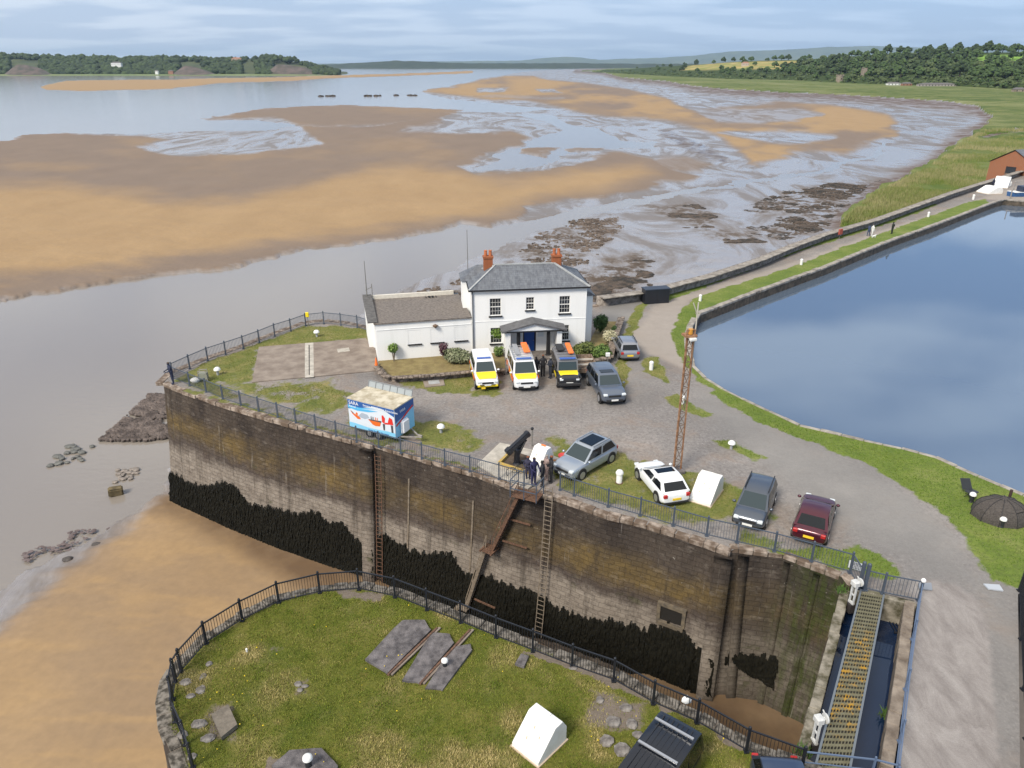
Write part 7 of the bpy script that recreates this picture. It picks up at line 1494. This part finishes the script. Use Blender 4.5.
o = empty('lifebuoy_post', G(308.6, 326), 0, 'yellow lifebuoy holder on the railing at the back corner of the quay', 'lifebuoy holder'); b = MB(); b.tube((0, 0, 0), (0, 0, 1.1), .04); b.build('post', Mpole, o); b = MB(); b.box((0, -.05, 1.15), (.32, .12, .5)); b.build('holder', MYLW, o, bevel=.04)
o = empty('lifebuoy_box', G(839, 239), .6, 'red lifebuoy box against the sea wall left of the walkers', 'lifebuoy box'); b = MB(); b.tube((0, 0, 0), (0, 0, .8), .05); b.build('post', Mpole, o); b = MB(); b.box((0, -.05, 1.05), (.75, .25, .8)); b.build('box', mat('faded red box', (.34, .07, .05), .6), o, bevel=.03)
o = empty('white_bag', G(685, 719, 0), 0, 'crumpled white bag hanging on the pier railing above the black van', 'bag'); b = MB(); rr = random.Random(2); rock(b, (0.02, .12, .85), .16, rr, 1.1, 9, 6); b.build('bag', mat('white plastic bag', (.74, .76, .78), .5), o, smooth=60); b = MB(); b.bar((0, .1, .95), (0, .1, 1.1), .05); b.build('handle', MBW, o)
o = empty('rubble_bag', G(195.5, 382), 0, 'white bag of rubble lying on the grass near the far quay corner', 'bag'); b = MB(); rock(b, (0, 0, .2), .42, rr, .6, 9, 5); b.build('bag', MBW, o, smooth=60); b = MB(); rock(b, (.25, .1, .35), .18, rr, .6, 7, 4); b.build('fold', MSTRIPC, o); o.scale = (.8, .8, .8)
o = empty('metal_frame', G(204, 381), .1, 'small grey metal frame stand beside the white bag at the quay corner', 'frame stand'); b = MB()
for x in (-.35, .35):
    for y in (-.2, .2): b.bar((x, y, 0), (x * .8, y, .95), .05)
b.bar((-.3, -.2, .9), (.3, -.2, .9), .05); b.bar((-.3, .2, .9), (.3, .2, .9), .05); b.build('frame', MGAL, o); b = MB(); b.box((0, 0, .45), (.6, .4, .5)); b.build('box', mat('grey green box', (.24, .25, .2), .7), o)
# far river stones
for u, v, w in ((328, 96.3, 9), (372, 96, 9), (405, 95.6, 12)):
    b = MB(); r0 = random.Random(u); q = G(u, v, -11)
    for i in range(9): rock(b, (r0.uniform(-w, w), r0.uniform(-4, 4), .3), r0.uniform(1.5, 3), r0, .45)
    s = b.build('river_rocks', MROCKW); s.location = q; tag(s, {328: 'small dark rocks far out in the river, leftmost of three groups', 372: 'small dark rocks far out in the river, middle of three groups', 405: 'brown dark rocks far out in the river, rightmost of three groups'}[u], 'rocks')
# angler shelter and chair
so = empty('angler_shelter', G(999, 517), -.2, 'brown domed fishing shelter on the grass bank above the basin', 'shelter'); MSH = mat('brown shelter mesh', (.035, .03, .027), .9, col2=(.09, .078, .07), scale=14)
k_ = 10; rings = []
for f in np.linspace(0, 1, 7):
    r_ = 1.62 * math.cos(f * 1.45); z = 1.35 * math.sin(f * 1.5); rings.append([Vector((r_ * math.cos(2 * math.pi * i / k_) * 1.05, r_ * math.sin(2 * math.pi * i / k_) * .85, z)) for i in range(k_)])
b = MB(); b.loft(rings); b.build('canopy', MSH, so); so.scale = (.86, .86, .9)
for i in range(k_): b = MB(); b.path([rg[i] * 1.012 for rg in rings], .02); b.build('rib', MTRIM, so)
b = MB(); b.add([rings[0][8] * 1.01, rings[0][9] * 1.01, rings[3][9] * 1.01, rings[3][8] * 1.01], [(0, 1, 2, 3)]); b.build('entrance', MDARK, so); b = MB(); b.tube((.7, .9, 0), (.7, .9, 1.5), .09); b.build('pole', mat('dark brown pole', (.05, .03, .025), .8), so)  # entrance is a flat quad, the shade inside painted as its colour
ch = empty('folding_chair', G(970, 497.5), .5, 'dark folding chair beside the fishing shelter', 'chair'); MCH = mat('dark canvas', (.035, .04, .05), .8)
b = MB(); b.box((0, 0, .4), (.55, .5, .06)); b.build('seat', MCH, ch); b = MB(); b.bar((0, .25, .4), (0, .55, 1.0), .55, .06, up=(1, 0, 0)); b.build('backrest', MCH, ch)
for x in (-.25, .25):
    for y in (-.22, .22): b = MB(); b.bar((x, y, 0), (x, -y * .3, .4), .03); b.build('leg', MTRIM, ch)
# moored boat and pontoon at right edge
bt = empty('moored_boat', G(1023, 197, ZB + .8), .1, 'small blue hulled boat with dark cabin at the right edge of the causeway', 'boat'); b = MB(); b.loft([[(x, y * w, z) for y, z in ((-1, 1.0), (-.8, .2), (0, -.1), (.8, .2), (1, 1.0))] for x, w in ((-3, .7), (-2, 1.1), (0, 1.25), (2, .95), (3.4, .1))]); b.build('hull', mat('boat blue', (.03, .10, .25), .4), bt)
b = MB(); b.box((0, 0, 1.5), (2.4, 1.6, 1.2)); b.build('cabin', mat('cabin navy', (.02, .03, .06), .4), bt, bevel=.1); b = MB(); b.box((0, 0, 1.02), (5.4, 2.2, .08)); b.build('deck', MBW, bt)
railing('pontoon_railing', [G(1010, 199), G(1013, 191), G(1024, 188)], MGAL, 'pale metal railing beside the blue boat at the causeway end', h=1.6, bars=False, n_mid=1, postw=.14)

# ------------------------------------------------------------------ people
SKIN = mat('skin', (.45, .26, .18), .6); HAIRS = {'brown': mat('brown hair', (.06, .035, .02), .8), 'dark': mat('dark hair', (.015, .012, .01), .8), 'grey': mat('grey hair', (.25, .24, .22), .8), 'red': mat('ginger hair', (.20, .07, .03), .8)}
CL = {}
def cloth(col):
    if col not in CL: CL[col] = mat('clothing', col, .85, var=.15, scale=8)
    return CL[col]
def person(loc, rz, label, top=(.02, .025, .05), legs=(.02, .022, .03), hair='brown', h=1.76, lean=0, arms='down', sleeves=True, stride=0.0, group=None):
    o = empty('person', loc, rz, label, 'person'); s = h / 1.76
    def J(x, y, z): return Vector((x + lean * max(0, z - .9), y, z)) * s
    vs = [J(0, 0, .97), J(.0, 0, 1.12), J(.01, 0, 1.30), J(0, 0, 1.44), J(0, 0, 1.52), J(.02, 0, 1.60), J(.02, 0, 1.69)]
    rd = [.145, .13, .155, .12, .055, .085, .08]; es = [(i, i + 1) for i in range(6)]
    def chain(root, pts):
        p = root
        for c, r in pts: vs.append(c); rd.append(r); es.append((p, len(vs) - 1)); p = len(vs) - 1
        return p
    tips = []
    for sg in (1, -1):
        st_ = stride * sg
        chain(0, [(J(st_ * .2, sg * .09, .88), .10), (J(st_ * .7 + .02, sg * .10, .50), .068), (J(st_ - .02, sg * .10, .10), .045), (J(st_ + .0, sg * .10, .04), .05), (J(st_ + .15, sg * .11, .035), .04)])
        if arms == 'down': a = [(J(0, sg * .20, 1.40), .06), (J(-.02 - st_ * .3, sg * .25, 1.12), .045), (J(.08 - st_ * .4, sg * .25, .88), .032)]
        elif arms == 'rail': a = [(J(0, sg * .20, 1.40), .06), (J(.10, sg * .26, 1.16), .045), (J(.34, sg * .18, 1.08), .032)]
        elif arms == 'crossed': a = [(J(0, sg * .20, 1.40), .06), (J(.06, sg * .27, 1.14), .045), (J(.22, -sg * .02, 1.16), .032)]
        else: a = [(J(0, sg * .20, 1.40), .06), (J(-.05, sg * .30, 1.16), .045), (J(.02, sg * .19, .98), .032)]
        e = chain(3, a); d = (a[-1][0] - a[-2][0]).normalized(); tips.append((a[-1][0], d, sg))
    me = bpy.data.meshes.new('b'); me.from_pydata([tuple(v) for v in vs], es, []); ob = bpy.data.objects.new('b', me); C.objects.link(ob); md = ob.modifiers.new('s', 'SKIN'); md.use_smooth_shade = True
    for i, r in enumerate(rd): me.skin_vertices[0].data[i].radius = (r * s * 1.22 * (.8 if i in (1, 2, 3, 0) else 1), r * s * 1.22)
    me.skin_vertices[0].data[0].use_root = True; ob.modifiers.new('u', 'SUBSURF').levels = 1
    ev = bpy.data.meshes.new_from_object(ob.evaluated_get(bpy.context.evaluated_depsgraph_get())); bpy.data.objects.remove(ob)
    bm = bmesh.new(); bm.from_mesh(ev)
    # hands with palm, four fingers and thumb, and face features join the body mesh
    def tube_to(bm, pts, rs, n_=6):
        prev = None
        for (p, r), q in zip(zip(pts, rs), pts[1:] + [pts[-1] + (pts[-1] - pts[-2])]):
            z = (q - p).normalized(); u = z.orthogonal().normalized(); w = z.cross(u); ring = [bm.verts.new(p + (u * math.cos(2 * math.pi * i / n_) + w * math.sin(2 * math.pi * i / n_)) * r) for i in range(n_)]
            if prev: [bm.faces.new((prev[i], prev[(i + 1) % n_], ring[(i + 1) % n_], ring[i])) for i in range(n_)]
            prev = ring
        bm.faces.new(prev)
    for c, d, sg in tips:
        side = d.cross(Vector((0, 1, 0))).normalized(); tube_to(bm, [c, c + d * .05 * s, c + d * .09 * s], [.03 * s, .04 * s, .034 * s], 8); inw = Vector((0, -sg, 0))
        for i, fl_ in enumerate((.065, .075, .07, .055)):
            q = c + d * .085 * s + side * (i - 1.5) * .02 * s; tube_to(bm, [q, q + d * fl_ * .55 * s + inw * .004, q + d * fl_ * s + inw * .02 * s], [.0095 * s, .009 * s, .007 * s])
        q = c + d * .03 * s + side * .035 * s; tube_to(bm, [q, q + (d * .6 + side).normalized() * .035 * s, q + (d + side * .8).normalized() * .065 * s], [.011 * s, .010 * s, .008 * s])
    hc = J(.03, 0, 1.66)
    for v, sc_ in (((.085, 0, -.005), .016), ((.07, .032, .018), .010), ((.07, -.032, .018), .010), ((.068, 0, -.045), .014), ((0, .082, 0), .018), ((0, -.082, 0), .018)): bmesh.ops.create_icosphere(bm, subdivisions=1, radius=sc_ * s, matrix=Matrix.Translation(hc + Vector(v) * s))
    shoulder_z = 1.47 * s
    for f in bm.faces:
        c = f.calc_center_median(); z = c.z / s; y = abs(c.y) / s; xx = c.x / s
        if z < .085: mi = 3
        elif z < .96 and y < .235 and not (y > .21 and z > .8): mi = 1
        elif z > 1.50: mi = 2
        elif any((c - t[0]).length < (.115 if sleeves else .30) * s for t in tips): mi = 2
        else: mi = 0
        f.material_index = mi; f.smooth = True
    bm.to_mesh(ev); bm.free(); ev.materials.clear(); body = meshobj('body', ev, [cloth(top), cloth(legs), SKIN, cloth((.015, .013, .012))], o)
    b = MB(); hcp = J(.005, 0, 1.70); rings = []
    for f in np.linspace(0, 1, 6): ph = f * 1.75; r = .098 * math.sin(ph) + .002; rings.append([hcp + Vector((r * math.cos(2 * math.pi * i / 12) * 1.05 - .012 * f, r * math.sin(2 * math.pi * i / 12) * .95, .078 * math.cos(ph) + (.02 if math.cos(2 * math.pi * i / 12) > .4 and f > .6 else 0))) * 1 for i in range(12)])
    b.loft(rings); b.build('hair', HAIRS[hair], o, smooth=60); return o
NAVY = (.02, .028, .06); BLK = (.02, .02, .024)
person(G(173.5, 384), math.radians(215), 'person in dark clothes leaning on the railing at the far corner of the quay', NAVY, (.05, .07, .11), 'brown', 1.85, .12, 'rail')
px_p = wall_at(s_p, 0, .55)[0]
gp = lambda u, v: G(u, v)
person(G(533.5, 484.5, .08), math.radians(-60), 'tall person in navy jacket with red trim, leftmost of two on the steel platform', (.02, .02, .07), (.06, .065, .08), 'brown', 1.84, .05, 'rail')
person(G(528, 480.5), math.radians(-110), 'person in dark blue top standing just left of the steel platform', (.03, .03, .06), NAVY, 'red', 1.68, .05, 'crossed')
person(G(542.5, 486, .08), math.radians(170), 'short haired person in black with bare arms at the right side of the platform', BLK, BLK, 'dark', 1.7, .05, 'down', False)
person(G(551, 482.5), math.radians(190), 'person in black jacket with reddish hair standing by the top of the long ladder', BLK, (.03, .03, .035), 'red', 1.82, .0, 'crossed')
person(G(546.5, 479.5), math.radians(-140), 'person in pale shirt partly hidden in the middle of the platform group', (.30, .22, .20), (.10, .09, .09), 'grey', 1.68, 0, 'down', False)
person(G(542.8, 376), math.radians(-80), 'person in black with arms bent between the rescue van and off-road vehicle', BLK, BLK, 'red', 1.83, 0, 'hips', False)
person(G(550.5, 378), math.radians(-150), 'person in dark overalls close to the door of the black off-road vehicle', (.02, .025, .04), (.02, .03, .05), 'grey', 1.78, .03, 'crossed', False)
person(G(536, 377), math.radians(-60), 'person in black squeezed beside the right flank of the rescue van', BLK, BLK, 'dark', 1.74, 0, 'down', False)
person(G(871.5, 236.5), math.radians(20), 'walker in white top on the causeway path', (.65, .65, .62), (.05, .06, .10), 'brown', 1.75, 0, 'down', True, .12)
person(G(868, 236), math.radians(20), 'walker in dark blue beside the one in white on the causeway path', (.04, .06, .12), (.04, .04, .06), 'dark', 1.65, 0, 'down', True, -.12)
person(G(891.5, 234), math.radians(120), 'person in dark top and pale shorts standing on the verge by the basin', (.02, .025, .02), (.14, .11, .09), 'dark', 1.78, 0, 'hips', False)
person(G(992.5, 187.5), math.radians(200), 'person in dark clothes by the sea wall behind the white causeway lockers', (.02, .025, .05), NAVY, 'dark', 1.8)
# small white dog with the walkers
dg_ = empty('dog', G(873.5, 238), .3, 'small white dog beside the walkers on the causeway', 'dog'); me = bpy.data.meshes.new('d')
V_d = [(-.2, 0, .30), (0, 0, .32), (.18, 0, .33), (.30, 0, .42), (.40, 0, .44), (.48, 0, .42), (-.3, 0, .38), (-.38, 0, .48)]; E_d = [(0, 1), (1, 2), (2, 3), (3, 4), (4, 5), (0, 6), (6, 7)]; R_d = [.09, .10, .11, .06, .065, .035, .03, .015]
for sg in (1, -1):
    for rt_, pts in ((0, ((-.22, .07, .22, .05), (-.16, .07, .16, .03), (-.27, .07, .10, .022), (-.24, .07, .02, .025))), (2, ((.2, .07, .2, .04), (.18, .07, .10, .025), (.2, .07, .02, .025)))):
        p = rt_
        for x, y, z, r in pts: V_d.append((x, y * sg, z)); R_d.append(r); E_d.append((p, len(V_d) - 1)); p = len(V_d) - 1
me.from_pydata(V_d, E_d, []); ob = bpy.data.objects.new('d', me); C.objects.link(ob); ob.modifiers.new('s', 'SKIN'); ob.modifiers.new('u', 'SUBSURF').levels = 1
for i, r in enumerate(R_d): me.skin_vertices[0].data[i].radius = (r, r)
me.skin_vertices[0].data[0].use_root = True
ev = bpy.data.meshes.new_from_object(ob.evaluated_get(bpy.context.evaluated_depsgraph_get())); bpy.data.objects.remove(ob); ev.materials.clear(); meshobj('body', ev, MBW, dg_)
for sg in (1, -1): b = MB(); b.add([(.37, sg * .05, .49), (.42, sg * .05, .49), (.38, sg * .08, .42)], [(0, 1, 2)]); b.build('ear', mat('dog ear', (.4, .35, .28), .9), dg_)
